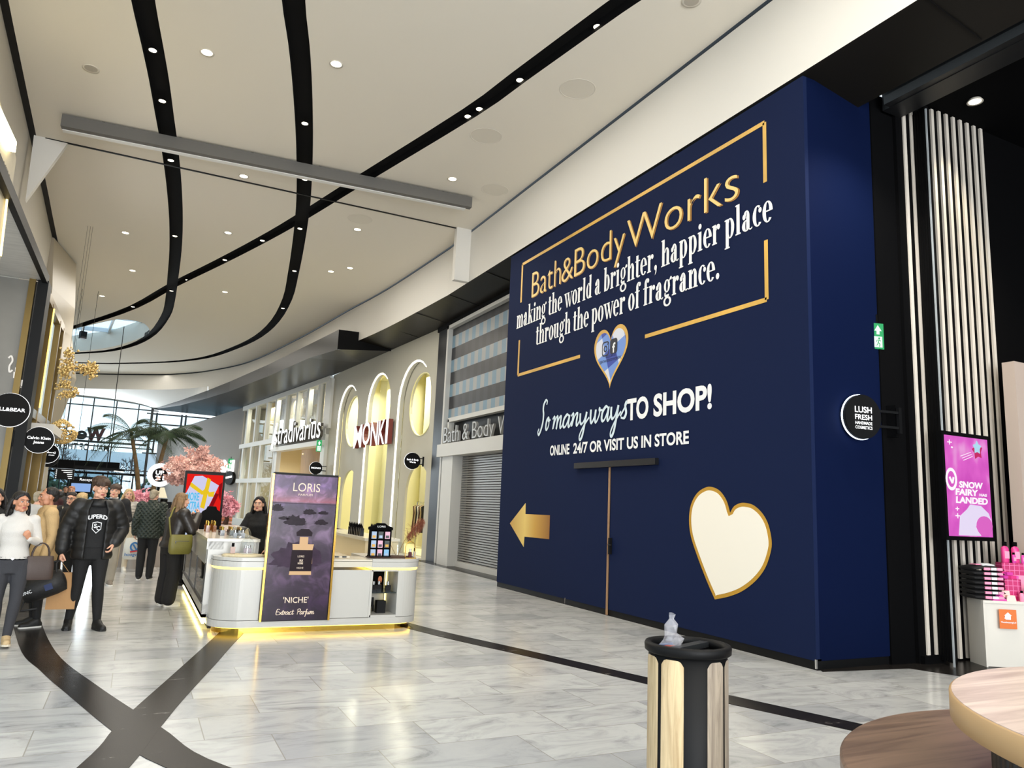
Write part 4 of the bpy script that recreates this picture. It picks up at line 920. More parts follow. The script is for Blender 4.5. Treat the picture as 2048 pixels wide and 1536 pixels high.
def bluecheck():
    M = mat('blue_check', (60, 90, 180), .4); tt, b = nodes(M); tc = N(tt, 'TexCoord'); mp = N(tt, 'Mapping', Rotation=(.35, 0, 0)); tt.links.new(tc.outputs['Object'], mp.inputs[0]); sp = N(tt, 'SeparateXYZ'); tt.links.new(mp.outputs[0], sp.inputs[0]); vals = []
    for ax, per in (('Y', .62), ('Z', .6)):
        d = N(tt, 'Math', _operation='DIVIDE'); d.inputs[1].default_value = per; tt.links.new(sp.outputs[ax], d.inputs[0]); f = N(tt, 'Math', _operation='FRACT'); tt.links.new(d.outputs[0], f.inputs[0]); q = N(tt, 'Math', _operation='GREATER_THAN'); q.inputs[1].default_value = .5; tt.links.new(f.outputs[0], q.inputs[0]); vals.append(q)
    s_ = N(tt, 'Math', _operation='ADD'); tt.links.new(vals[0].outputs[0], s_.inputs[0]); tt.links.new(vals[1].outputs[0], s_.inputs[1]); h_ = N(tt, 'Math', _operation='MULTIPLY'); h_.inputs[1].default_value = .5; tt.links.new(s_.outputs[0], h_.inputs[0])
    tt.links.new(ramp(tt, h_.outputs[0], [(0, (206, 210, 222)), (.5, (104, 140, 208)), (1, (40, 64, 156))]), b.inputs['Base Color']); return M
g = MB(); heart_shape(g, c, hw, hh, 0, .0062, .002, .88); g.build('heart_filling', bluecheck(), hs)
g = MB()
def rrect(mb, cy, cz, w, h, r, d, th=.002, hole=0):
    P = []
    for q, (sx_, sz_) in enumerate(((1, 1), (-1, 1), (-1, -1), (1, -1))):
        for k in range(5): a_ = PI / 2 * q + PI / 2 * k / 4; P.append((sx_ * (w / 2 - r) + r * math.cos(a_), sz_ * (h / 2 - r) + r * math.sin(a_)))
    mk = lambda s_: [(x_ * s_, z_ * s_) for x_, z_ in P]
    o = Vector((XH - d, cy, cz))
    if hole: mb.plate(P, [mk(hole)[::-1]], (o, hu, hv), th)
    else: mb.prism([o + hu * x_ + hv * z_ for x_, z_ in P], (-th, 0, 0))
i1, i2 = hp(1211.5, 698), hp(1228, 692); s_ = .25
rrect(g, i1.y, i1.z, s_ * .85, s_ * 1.05, .06, .0105, .002, .82)
o = Vector((XH - .011, i1.y, i1.z)); g.plate([(.055 * math.cos(k * PI / 8), .06 * math.sin(k * PI / 8)) for k in range(16)], [[(.032 * math.cos(k * PI / 8), .036 * math.sin(k * PI / 8)) for k in range(16)][::-1]], (o, hu, hv), .002); g.cyl(o + hu * .06 + hv * .075, .014, .002, 10, UX)
rrect(g, i2.y, i2.z, s_ * .85, s_ * 1.05, .05, .0105)
a = hp(1212, 717); g.text('FOLLOW US', (XH - .009, a.y, a.z), hu, hv, .3, .05, .002); a = hp(1201, 728); g.text('@BATHANDBODYWORKSNL', (XH - .009, a.y + .02, a.z), hu, hv, .66, .05, .002); g.build('heart_icons', mat('ink', (14, 20, 40), .5), hs)
g = MB(); g.text('f', (XH - .0132, i2.y - .0 + .035, i2.z - .11), hu, hv, .09, .16, .002, .03); g.build('icon_letter', PRINTW, hs)
# script words and capitals
SCR = {'S': [[(.62, 1.32), (.66, 1.5), (.5, 1.56), (.32, 1.36), (.3, 1.1), (.38, .82), (.36, .4), (.2, .0), (.02, -.2), (-.08, -.05), (.02, .12)]], 'o': [[(.3, .62), (.12, .5), (.06, .15), (.18, .0), (.34, .2), (.36, .5), (.28, .64), (.3, .45), (.5, .5)]],
 'm': [[(.0, .5), (.14, .6), (.08, 0), (.2, .45), (.36, .6), (.34, .1), (.32, .0), (.44, .45), (.6, .6), (.58, .15), (.64, .0), (.8, .25)]], 'a': [[(.42, .5), (.28, .62), (.08, .4), (.06, .08), (.2, .02), (.36, .3), (.44, .58), (.4, .12), (.48, .0), (.62, .25)]],
 'n': [[(.0, .5), (.14, .6), (.08, 0), (.22, .45), (.4, .6), (.38, .15), (.44, .0), (.6, .25)]], 'y': [[(.04, .56), (.06, .2), (.16, .04), (.32, .2), (.44, .58)], [(.44, .58), (.38, .1), (.28, -.5), (.14, -.72), (.1, -.5), (.3, -.1), (.62, .3)]],
 'w': [[(.04, .6), (.06, .15), (.16, .0), (.32, .3), (.36, .56), (.34, .15), (.44, .0), (.6, .3), (.62, .6), (.6, .5), (.78, .5)]], 's': [[(.04, .1), (.3, .5), (.34, .66), (.28, .5), (.36, .2), (.26, .0), (.08, .04)]],
 'E': [[(.5, 1.1), (.1, 1.14), (.02, .05), (.5, .02)], [(.04, .6), (.42, .62)]], 'x': [[(.0, .55), (.4, .0)], [(.4, .56), (.02, .0)]], 't': [[(.2, 1.0), (.14, .12), (.22, .0), (.4, .2)], [(.0, .66), (.38, .7)]], 'r': [[(.0, .5), (.1, .58), (.08, .0)], [(.08, .3), (.2, .56), (.34, .56)]], 'c': [[(.36, .5), (.22, .6), (.06, .36), (.1, .06), (.24, .0), (.42, .2)]],
 'P': [[(.1, -.05), (.14, 1.14)], [(.0, .9), (.2, 1.2), (.5, 1.1), (.48, .7), (.14, .55)]], 'f': [[(.42, 1.0), (.3, 1.1), (.22, .6), (.16, -.4), (.06, -.5)], [(.04, .5), (.42, .56)]], 'u': [[(.04, .56), (.06, .1), (.16, .0), (.32, .3), (.38, .56), (.36, .1), (.44, .0), (.56, .2)]], 'l': [[(.2, 1.1), (.1, .2), (.18, .0), (.36, .2)]]}
def script(mb, s, o, u, v, w, xh, r, shear=.12, depth=.004, adv=None):
    x = 0; L = []
    for ch in s:
        if ch == ' ': x += .3; continue
        P = SCR[ch]; W0 = max(a_ for st in P for a_, b_ in st)
        for st in P: L.append([(a_ + x, b_) for a_, b_ in st])
        x += W0 - (.06 if ch.islower() else .0)
    kx = w / x; o = Vector(o); n_ = u.cross(v)
    for st in L:
        Q = smooth_path([(a_, b_, 0) for a_, b_ in st], 5)
        P = [o + u * (q.x * kx + shear * q.y * xh) + v * q.y * xh + n_ * depth for q in Q]
        Lf, Rt = [], []
        for i in range(len(P)):
            d = (P[min(i + 1, len(P) - 1)] - P[max(i - 1, 0)])
            if d.length < 1e-7: d = u.copy()
            d.normalize(); rr = r * (1.25 if d.dot(v) < 0 else .8); sd = n_.cross(d); c_ = P[i] + n_ * (.00006 * i + .0015 * (L.index(st) % 3))
            Lf.append(c_ + sd * rr); Rt.append(c_ - sd * rr)
        mb.add(Lf + Rt, [(i, i + 1, len(P) + i + 1, len(P) + i) for i in range(len(P) - 1)])
LIGHTB = mat('print_pale_blue', (205, 222, 232), .5)
g = MB(); a = hp(1076, 866); b = hp(1246, 838); z_ = hp(1108, 862).z
xhs = (hp(1089, 806).z - hp(1082, 864).z) / 1.5
script(g, 'So', (XH - .004, hp(1078, 860).y, hp(1080, 862).z), hu, hv, hp(1078, 860).y - hp(1099, 855).y, xhs, .022, .1); g.build('script_word', LIGHTB, t); g = MB()
script(g, 'many', (XH - .004, hp(1104, 858).y, hp(1108, 858).z), hu, hv, hp(1104, 858).y - hp(1176, 845).y, xhs * 1.0, .022, .1); g.build('script_word', LIGHTB, t); g = MB()
script(g, 'ways', (XH - .004, hp(1179, 846).y, hp(1182, 846).z), hu, hv, hp(1179, 846).y - hp(1250, 835).y, xhs * 1.05, .022, .1)
g.build('script_word', LIGHTB, t)
g = MB(); a = hp(1254, 838.5); b = hp(1343, 823); e_ = hp(1424, 816)
h_ = hp(1258, 798.5).z - hp(1260, 837).z
z_ = (hp(1261, 838).z + hp(1422.5, 816).z) / 2
g.text('TO', (XH - .004, a.y, z_), hu, hv, a.y - hp(1297, 830).y, h_, .003, .035); g.text('SHOP!', (XH - .004, hp(1307, 830).y, z_), hu, hv, hp(1307, 830).y - e_.y, h_, .003, .035)
g.build('headline_lettering', PRINTW, t); g = MB()
a = hp(1100, 910); b = hp(1378, 887.5); z_ = (a.z + b.z) / 2; L_ = a.y - b.y; h_ = hp(1378, 862).z - b.z
g.text('ONLINE', (XH - .004, a.y, z_), hu, hv, .178 * L_, h_ * .96, .003, .03); g.build('address_lettering', PRINTW, t); g = MB(); g.text('24/7 OR VISIT US IN STORE', (XH - .004, a.y - .212 * L_, z_), hu, hv, .788 * L_, h_ * .96, .003, .03)
g.build('address_lettering', PRINTW, t)
g = MB(); hpoly(g, ((1020, 1046.7), (1051.4, 1006), (1051, 1028), (1100, 1030.5), (1098.5, 1078.3), (1049, 1073.3), (1047.4, 1094)))
def goldgrad():
    M = mat('gold_arrow', (210, 160, 60), .35, .3); tt, b = nodes(M); tc = N(tt, 'TexCoord'); sp = N(tt, 'SeparateXYZ'); tt.links.new(tc.outputs['Generated'], sp.inputs[0])
    tt.links.new(ramp(tt, sp.outputs['Y'], [(0, (150, 100, 30)), (.35, (206, 158, 60)), (.6, (236, 204, 110)), (1, (196, 150, 56))]), b.inputs['Base Color']); return M
g.build('gold_arrow', goldgrad(), t)
# big tilted heart, plain inside
tip, nt_ = hp(1430, 1199), hp(1460, 1026); l_, r_ = hp(1378, 1043), hp(1543.5, 1086)
rot = math.atan2(-(nt_.y - tip.y), nt_.z - tip.z)

hpts = [(1430, 1198.8), (1413, 1160), (1394, 1110), (1382, 1072), (1378.4, 1040), (1382, 1010), (1394, 987), (1410, 975.5), (1424, 974), (1440, 982), (1453, 1001), (1460.4, 1026), (1468, 1013), (1480, 1006.5), (1492, 1006), (1508, 1011), (1525, 1027), (1537, 1050), (1543.4, 1082), (1541, 1106), (1530, 1137), (1511, 1162), (1485, 1182), (1458, 1193)]
A1 = smooth_path([(x, y, 0) for x, y in hpts[:12]], 4); A2 = smooth_path([(x, y, 0) for x, y in hpts[11:] + hpts[:1]], 4)
HP = [hp(q.x, q.y, .003) for q in A1[:-1] + A2[:-1]]
g = MB(); g.prism(HP, (-.003, 0, 0)); bh = g.build('large_heart', mat('gold_rim', (196, 150, 52), .4, .3), t, label='large tilted heart, white with gold rim')
cc = sum(HP, Vector()) / len(HP); IN = []
for i, p in enumerate(HP):
    d = (HP[(i + 1) % len(HP)] - HP[i - 1]).normalized(); s_ = UX.cross(d); s_ = s_ if s_.dot(cc - p) > 0 else -s_
    IN.append(p + s_ * .05 - UX * .0035)
g = MB(); g.prism(IN, (-.002, 0, 0)); g.build('heart_filling', mat('heart_white', (236, 230, 216), .5), bh)
# ================================================================ DARK COSMETICS SHOP ON THE RIGHT
INK = mat('shop_black', (3, 3, 4), .85, spec=.08); YS = 6.14
g = MB(); g.box((8.52, 6.5, 3.7), (.5, .5, 7.4)); g.box((8.95, 6.4, 3.7), (.5, .4, 7.4)); struct('trim_30', g, INK)
g = MB()
for k in range(5): g.cyl((9.07 - k * .02, 6.17 - k * .05, 3.65), .04, 7.2, 12)
struct('trim_31', g, mat('fluted_black', (5, 5, 6), .8, spec=.1))
t = thing('slat_panel', 'pair of tall pale slats on the black column beside the hoarding', 'slat panel', (8.92, 6.18, 0)); SL = mat('pale_slat', (206, 198, 186), .6)
for x in (8.83, 8.985):
    g = MB(); g.box((x + .03, 6.19, 3.70), (.055, .02, 7.28)); g.build('slat', SL, t)
g = MB(); g.box((8.92, 6.17, .05), (.4, .06, .1)); g.build('base', INK, t)
g = MB(); g.box((11.5, YS + .12, 3.75), (5.2, .1, 7.5)); struct('wall_shop_back', g, INK); g = MB(); g.box((14.1, 1, 3.75), (.1, 10.4, 7.5)); struct('wall_shop_side', g, INK)
g = MB(); g.box((11.1, 1, 7.55), (6.1, 10.6, .12)); struct('trim_32', g, INK)
g = MB(); g.box((8.62, -1, 7.4), (.35, 14.4, .5)); g.box((8.4, -1, 7.22), (.12, 14.2, .12)); struct('trim_33', g, mat('bulkhead_black', (18, 19, 21), .4))
g = MB(); g.box((8.95, 5.93, 3.6), (.014, .02, 7.2)); tag(g.build('glass_edge', mat('clear_edge', (190, 196, 198), .15, .3)), 'thin bright upright glass edge at the entrance of the black shop', 'glass edge')
t = thing('slat_wall', 'row of nine tall pale slats on the inner black wall behind the pink screen', 'slat wall', (9.9, YS, 0))
k0 = onY(1862, 212, YS - .05); k1 = onY(1974, 245, YS - .05)
for k in range(9):
    f = k / 8; p = k0.lerp(k1, f); g = MB(); g.box((p.x, YS + .055, p.z / 2 + .03), (.055, .03, p.z)); g.build('slat', SL, t)
spot(onZ(1950, 203, 7.45), .09, True, label='bright downlight in the black shop ceiling above the slats', group='shop downlights')
l_ = onZ(1950, 203, 7.40); lamp(l_, 260, 1.1, (1, .88, .62), tgt=(l_.x + .15, YS, 3.6)); lamp((10.2, 4.6, 7.3), 220, 1.6, (1, .84, .72))
lamp((7.6, 5.2, 7.1), 420, 2.0, (1, .95, .86)); p = onZ(1757, 137, 7.24); spot(p - UZ * .0, .09, True, label='lattice downlight in the dark soffit above the hoarding end', group='shop downlights')
g = MB(); a = onY(2028, 722, 5.75); g.box((a.x + .75, 5.83, a.z / 2), (1.5, .16, a.z)); struct('trim_34', g, mat('blush_pillar', (176, 160, 148), .6))
# pink advertising screen
A0, A1 = onY(1890, 869, 5.86), onY(1975, 877, 5.86); zt, zb = A0.z, onY(1904, 1072, 5.86).z
x0, x1 = A0.x, A1.x; cx = (x0 + x1) / 2
t = thing('advert_screen', 'upright screen with magenta advert mounted in front of the slats', 'screen', (cx, 5.9, zb))
g = MB(); g.box((cx, 5.91, (zt + zb) / 2), (x1 - x0 + .09, .07, zt - zb + .1)); g.build('bezel', INK, t)
def pinkscreen():
    M = mat('pink_screen', (222, 80, 196), .3); tt, b = nodes(M); tc = N(tt, 'TexCoord'); n = N(tt, 'TexNoise', Scale=3.0, Detail=2); tt.links.new(tc.outputs['Generated'], n.inputs['Vector']); c = ramp(tt, n.outputs[0], [(.3, (206, 62, 186)), (.55, (226, 92, 204)), (.75, (240, 170, 226))]); tt.links.new(c, b.inputs['Emission Color']); b.inputs['Emission Strength'].default_value = .95; b.inputs['Base Color'].default_value = (0.02, .02, .02, 1); return M
g = MB(); g.box((cx, 5.872, (zt + zb) / 2), (x1 - x0, .01, zt - zb)); g.build('picture', pinkscreen(), t)
def sp(fx, fz, d=5.864): return Vector((x0 + fx * (x1 - x0), d, zb + fz * (zt - zb)))
SW_, SH_ = x1 - x0, zt - zb
EW = mat('screen_white', (255, 250, 255), emit=1.0); EP = mat('screen_pale', (226, 214, 240), emit=.9); ER = mat('screen_crimson', (190, 30, 96), emit=.8); EB = mat('screen_blue', (170, 214, 234), emit=.9)
g = MB()
for s_, fx, fz, fw in (('SNOW', .26, .485, .55), ('FAIRY', .17, .41, .52), ('HAS', .72, .41, .18), ('LANDED', .17, .33, .74)): g.text(s_, sp(fx, fz), UX, UZ, fw * SW_, SH_ * (.058 if s_ != 'HAS' else .025), .004, .045, .12)
g.build('lettering', EW, t)
def star(c, r, r2, rot=0.): return [c + UX * (rr * math.cos(rot + k * PI / 5)) + UZ * (rr * math.sin(rot + k * PI / 5)) for k, rr in ((k, r if k % 2 == 0 else r2) for k in range(10))]
g = MB(); g.prism(star(sp(.74, .87), .115, .07, .45), (0, -.002, 0)); g.build('star_shadow', ER, t)
g = MB(); g.prism(star(sp(.73, .905, 5.86), .09, .055, .3), (0, -.002, 0)); g.build('star', EB, t)
g = MB()
for k in range(3): g.bar(sp(.34 + .03 * k, .80 - .02 * k), sp(.58 + .02 * k, .85 - .02 * k), .004, .006)
g.build('shooting_lines', EW, t); g = MB()
for fx, fz, s_ in ((.1, .93, .05), (.15, .88, .02), (.2, .2, .05), (.2, .27, .04)): g.bar(sp(fx - s_, fz), sp(fx + s_, fz), .003, .012); g.bar(sp(fx, fz - s_ * .5), sp(fx, fz + s_ * .5), .003, .012, up=(1, 0, 0))
g.build('cross_sparkles', EW, t)
g = MB(); o_ = sp(.1, .56); g.plate([(.11 * math.cos(k * PI / 12), .14 * math.sin(k * PI / 12)) for k in range(24)], [[(.075 * math.cos(k * PI / 12), .1 * math.sin(k * PI / 12)) for k in range(24)][::-1]], (o_, UX, UZ), .002); g.bar(sp(.06, .58), sp(.12, .52), .003, .03); g.bar(sp(.12, .52), sp(.15, .58), .003, .03); g.build('round_emblem', EW, t)
g = MB(); g.prism([sp(a_, b_) for a_, b_ in ((.2, .01), (.25, .2), (.42, .27), (.5, .32), (.75, .31), (.92, .24), (.98, .16), (.7, .18), (.6, .1), (.72, .01))], (0, -.002, 0)); g.build('ice_swirl', EP, t)
g = MB(); g.prism([sp(.8 + .19 * math.cos(k * PI / 10), .11 + .1 * math.sin(k * PI / 10), 5.86) for k in range(20)], (0, -.002, 0)); g.build('pink_ball', mat('screen_pink', (214, 96, 190), emit=.85), t)
# round black sign and exit sign by the hoarding
cs = onY(1722, 834, 6.17)
blade(cs, .27, [('LUSH', -.5, .18, .95, .26), ('FRESH', -.5, -.14, .95, .22), ('HANDMADE', -.5, -.36, .95, .13), ('COSMETICS', -.5, -.56, .95, .13)], 'round black backlit blade sign on the navy hoarding edge at the right', -1, group='blade signs of the right hand shops', u=Vector((.99, -.14, 0)), br=.32, th=.08, rim=mat('rim_glow', (225, 238, 255), emit=6))
pl7 = [o for o in bpy.data.objects if o.get('label', '').startswith('round black backlit')][0]; g = MB(); g.box((cs.x + .6, 6.19, cs.z), (.07, .14, .4)); g.build('wall_plate', INK, pl7)
lb = bpy.data.lights.new('rim', 'POINT'); lb.energy = 5; lb.color = (.55, .72, 1); lb.shadow_soft_size = .1; lo = bpy.data.objects.new('sign_glow', lb); lo.location = cs + Vector((-.06, .07, 0)); COL.objects.link(lo)
exitsign(onY(1753, 673, 6.28), Vector((.96, -.28, 0)), .17, .335, 'green exit sign with upward arrow on the black strip right of the hoarding')
# white counter with products
C0 = Vector((9.41, 5.83, 0)); e1 = Vector((.886, -.463, 0)).normalized(); e2 = Vector((.463, .886, 0)).normalized(); CT = .77
MC = Matrix((e1, e2, UZ)).transposed()
def cb(g, a, b, z, w, d, h): return g.box(C0 + e1 * a + e2 * b + UZ * z, (w, d, h), M=MC)
t = thing('display_cabinet', 'low white cabinet piled with pink products in front of the slats', 'cabinet', C0 + e1 * .6)
g = MB(); cb(g, .62, .17, CT / 2, 1.2, .31, CT - .02); g.build('carcass', mat('cabinet_white', (205, 200, 190), .5), t)
g = MB(); cb(g, .62, .165, CT - .0, 1.24, .34, .03); cb(g, .008, .165, CT / 2, .02, .34, CT); g.build('edge_panels', mat('cabinet_white', rough=.5), t)
sq = on(1996, 1219, C0 - e2 * .02, e2); g = MB(); MQ = MC
S0 = on(1997, 1220, C0 - e2 * .022, e2); S1 = on(2035, 1257, C0 - e2 * .022, e2); sw = (S1 - S0).length * .76
ct = (S0 + S1) / 2; g.box(ct, (sw * .92, .004, sw), M=MC); st = g.build('orange_sticker', mat('sticker_orange', (206, 104, 34), .5), t, label='orange square sticker with white house mark')
g = MB(); o_ = ct - e2 * .004
g.prism([o_ + e1 * a_ * sw + UZ * b_ * sw for a_, b_ in ((-.2, .02), (-.14, .02), (-.14, -.02), (.14, -.02), (.14, .2 - .02), (.2, .18), (0, .36), (-.2, .18), (-.14, .18))], e2 * -.002); g.text('Thuisbezorgd.nl', o_ - e1 * .4 * sw - UZ * .2 * sw, e1, UZ, .8 * sw, .08 * sw, .003, .02); g.build('sticker_print', PRINTW, st)
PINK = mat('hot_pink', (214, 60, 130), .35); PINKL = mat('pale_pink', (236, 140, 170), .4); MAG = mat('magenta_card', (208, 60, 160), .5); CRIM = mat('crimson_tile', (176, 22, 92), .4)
def crate_mat():
    M = mat('checked_crate', (180, 24, 96), .4); tt, b = nodes(M); tc = N(tt, 'TexCoord'); br = N(tt, 'TexBrick', Scale=1.0, Mortar__Size=.0035, Brick__Width=.06, Row__Height=.06); br.offset = 0
    br.inputs['Color1'].default_value = lin((182, 22, 96)); br.inputs['Color2'].default_value = lin((170, 20, 90)); br.inputs['Mortar'].default_value = lin((232, 110, 160))
    sp_ = N(tt, 'SeparateXYZ'); cb_ = N(tt, 'CombineXYZ'); tt.links.new(tc.outputs['Object'], sp_.inputs[0]); tt.links.new(sp_.outputs['X'], cb_.inputs[0]); tt.links.new(sp_.outputs['Z'], cb_.inputs[1]); tt.links.new(cb_.outputs[0], br.inputs['Vector']); tt.links.new(br.outputs['Color'], b.inputs['Base Color']); return M
CR = crate_mat()
def crate(a, b, z, w, d, h, label):
    g = MB(); p = C0 + e1 * a + e2 * b + UZ * z
    for sx_, sy_, ww, dd in ((-1, 0, .015, d), (1, 0, .015, d), (0, -1, w, .015), (0, 1, w, .015)): g.box(p + e1 * sx_ * (w / 2 - .0075) + e2 * sy_ * (d / 2 - .0075) + UZ * h / 2, (ww, dd, h), M=MC)
    g.box(p + UZ * (h - .03), (w - .02, d - .02, .02), M=MC); g.box(p + UZ * .01, (w - .02, d - .02, .02), M=MC)
    return tag(g.build('display_crate', CR, org=p, rz=math.atan2(e1.y, e1.x)), label, 'crate', 'crimson checked crates')
CT += .015
crate(.44, .2, CT, .2, .2, .26, 'crimson checked crate full of pink boxes beside the folded shirts')
crate(.62, .3, CT + .30, .44, .12, .15, 'raised crimson checked crate carrying the big pink bottles'); 
g = MB(); cb(g, .66, .3, CT + .15, .36, .12, .30); tag(g.build('riser_block', PINKL), 'pale pink riser block behind the checked crate', 'riser')
def bottle(a, b, z, w, d, h, m1, label, cap=INK, group='pink bottles on the white cabinet', square=False):
    p = C0 + e1 * a + e2 * b + UZ * z; tt = thing('bottle', label, 'bottle', p, group=group); g = MB()
    if square: g.lathe(p, [(w * .5, 0), (w * .5, h * .68), (w * .42, h * .76), (w * .2, h * .8), (w * .2, h * .84)], 4 if False else 14, sy=d / w)
    else: g.lathe(p, [(w * .46, 0), (w * .5, h * .03), (w * .5, h * .66), (w * .4, h * .74), (w * .2, h * .78), (w * .2, h * .82)], 16, sy=d / w)
    g.build('body', m1, tt); g = MB(); g.lathe(p, [(w * .24, h * .8), (w * .24, h * .99), (w * .18, h)], 12); g.build('cap', cap, tt)
    g = MB(); g.prism([p - e2 * (d / 2 + .002) + e1 * x_ * w + UZ * z_ * h for x_, z_ in ((-.26, .2), (.26, .2), (.26, .55), (-.26, .55))], e2 * -.002); g.build('label', PINKL, tt)
zc = CT + .28
bottle(.49, .3, CT + .451, .11, .08, .26, PINK, 'tall pink shower gel bottle with black cap, left of the pair on the raised crate'); bottle(.62, .3, CT + .451, .11, .08, .26, PINK, 'tall pink shower gel bottle with black cap, right of the pair on the raised crate')
bottle(.575, .262, CT + .451, .055, .04, .13, MAG, 'small pink bottle in front of the two tall ones, left'); bottle(.69, .262, CT + .451, .055, .04, .13, MAG, 'small pink bottle in front of the tall ones, right')
for k, (a, b, hh) in enumerate(((.50, .04, .13), (.565, .035, .13), (.68, .03, .11))): bottle(a, b, CT, .06, .05, hh, PINKL, ('pale pink bottle standing at the cabinet edge beside the soap boxes', 'pale pink bottle with black cap second along the cabinet edge', 'peach bottle standing right of the black bottles')[k])
for k in range(2): bottle(.625 + k * .075, .1, CT, .07, .05, .21, INK, ('black bottle with pink label, left of two', 'black bottle with pink label, right of two')[k], group='black bottles with pink labels')
rnd = random.Random(2)
for k, (a, b, z) in enumerate(((.38, .16, .262), (.46, .15, .262), (.52, .2, .262), (.40, .22, .262), (.45, .2, .302), (.42, .24, .30))):
    g = MB(); p = C0 + e1 * a + e2 * b + UZ * (CT + z + .018); g.box(p, (.09, .06, .036), M=MC @ Matrix.Rotation(rnd.uniform(-.4, .4), 3, 'Z'))
    tag(g.build('soap_box', PINK if k % 2 else MAG), 'small pink soap box lying on top of the checked crate', 'box', 'pink boxes on the crate')
for k, (a, b, z, h) in enumerate(((.32, .06, 0, .12), (.22, .02, 0, .08), (.36, .02, 0, .07))):
    g = MB(); p = C0 + e1 * a + e2 * b + UZ * CT; w_ = (.12, .13, .12)[k]
    if k == 1: g.prism([p - e1 * w_ * .7, p + e1 * w_ * .7, p + e1 * .2 * w_ + UZ * h], e2 * .07)
    else: g.prism([p - e1 * w_ * .5, p + e1 * w_ * .5, p + e1 * .38 * w_ + UZ * h, p - e1 * .38 * w_ + UZ * h], e2 * .05)
    tag(g.build('gift_box', (mat('shell_pink', (238, 196, 186), .4), MAG, mat('shell_pink', rough=.4))[k]), ('pale shell pink gift box leaning against the shirts', 'pointed magenta gift box at the cabinet front', 'low pale pink gift box at the cabinet edge')[k], 'box')
# folded black shirts with pink print
for k in range(7):
    z = CT + .004 + k * .057; p = C0 + e1 * .11 + e2 * .20 + UZ * z; tt = thing('folded_shirt', ('folded black shirt with pink print, %s in the stack on the cabinet' % ('lowest', 'second from the bottom', 'third from the bottom', 'fourth from the bottom', 'fifth from the bottom', 'sixth from the bottom', 'topmost')[k]), 'shirt', p, group='folded black shirts')
    g = MB(); R = []
    for s_ in (-1, -.96, -.6, 0, .6, .96, 1): R.append([p + e1 * (s_ * .185) + e2 * (.19 * math.cos(q)) + UZ * (.029 + .026 * math.sin(q) * (1 if abs(s_) < .98 else .4) + (.02 * math.cos(s_ * 2) if k == 6 else 0)) for q in [2 * PI * j / 12 for j in range(12)]])
    g.rings(R); g.build('cloth', mat('cloth_black', (18, 17, 18), .85), tt)
    g = MB(); q = p - e2 * .190 + UZ * .03
    for a_, b_, m_ in ((-.06, .0, 0), (.02, .09, 1), (.1, .14, 0)):
        g.cur = m_; g.box(p - e2 * .184 + e1 * ((a_ + b_) / 2) + UZ * .03, (.075, .02, .03), M=MC)
    g.build('print', [PINKL, PRINTW], tt)
    if k == 6:
        g = MB(); g.box(p + UZ * .078 - e2 * .06 + e1 * .03, (.17, .1, .012), M=MC @ Matrix.Rotation(.2, 3, 'Z') @ Matrix.Rotation(.15, 3, 'X')); g.cur = 1; g.box(p + UZ * .076 - e2 * .06 - e1 * .09, (.09, .09, .012), M=MC @ Matrix.Rotation(.3, 3, 'Z')); g.build('chest_print', [PRINTW, PINKL], tt)
g = MB(); p = onY(2047, 1092, 5.9); g.cyl(p, .1, .02, 24, UY); b_ = tag(g.build('round_tag', MAG), 'magenta round tag on the pillar cut by the right frame edge', 'tag')
g = MB(); p = Vector((4.9, 1.9, 0)); pl_ = onZ(2046, 1230, .95)
# ================================================================ ROUND TABLE WITH BENCH RING
def woodmat(name, c1, c2, sc=1.0, rough=.4, axis=0):
    M = mat(name, c1, rough); tt, b = nodes(M); tc = N(tt, 'TexCoord'); mp = N(tt, 'Mapping', Scale=((.5, 7, 7) if axis == 0 else (7, 7, .5)), Rotation=(0, 0, .9 if axis == 0 else 0)); tt.links.new(tc.outputs['Object'], mp.inputs[0])
    n = N(tt, 'TexNoise', Scale=1.6 * sc, Detail=7, Distortion=1.1, Roughness=.6); tt.links.new(mp.outputs[0], n.inputs['Vector'])
    tt.links.new(ramp(tt, n.outputs[0], [(.3, c2), (.52, c1), (.7, tuple(min(255, int(x * 1.12)) for x in c1))]), b.inputs['Base Color']); return M
TC = Vector((4.33, 1.2, 0))
t = thing('round_table', 'big round wooden table with curved pale edge in the near right corner', 'table', TC)
def disc(g, c, r, z0, z1, n=96): return g.lathe((c[0], c[1], 0), [(r - .02, z0), (r, z0 + .012), (r, z1 - .012), (r - .006, z1 - .003), (r - .02, z1)], n, False)
g = MB(); g.lathe((TC.x, TC.y, 0), [(1.40, .78), (1.42, .79), (1.42, .895), (1.412, .9)], 96, True); g.build('edge_band', mat('tan_edge', (186, 152, 108), .5), t)
g = MB(); g.lathe((TC.x, TC.y, 0), [(1.41, .895), (1.409, .903)], 96); g.build('table_top', woodmat('pale_grey_wood', (202, 184, 172), (172, 152, 142), 1.0, .35), t)
g = MB()
for k in range(90): q = 2 * PI * k / 90; g.cyl((TC.x + 1.22 * math.cos(q), TC.y + 1.22 * math.sin(q), .39), .045, .78, 8)
g.build('ribbed_base', mat('ribbed_black', (26, 23, 21), .35), t)
BC = (4.49, 1.54)
t = thing('bench_ring', 'round brown wooden bench around the near right table', 'bench', (BC[0], BC[1], 0))
g = MB(); R = []
n = 96
for r, z in ((1.0, .42), (1.72, .42), (1.737, .435), (1.737, .488), (1.725, .5), (1.0, .5)): R.append([Vector(((BC[0] if r > 1.01 else TC.x) + (r if r > 1.01 else 1.275) * math.cos(2 * PI * k / n), (BC[1] if r > 1.01 else TC.y) + (r if r > 1.01 else 1.275) * math.sin(2 * PI * k / n), z)) for k in range(n)])
g.rings(R, False, False, True); g.build('seat', woodmat('brown_wood', (118, 96, 80), (78, 60, 50), 1.0, .4), t)
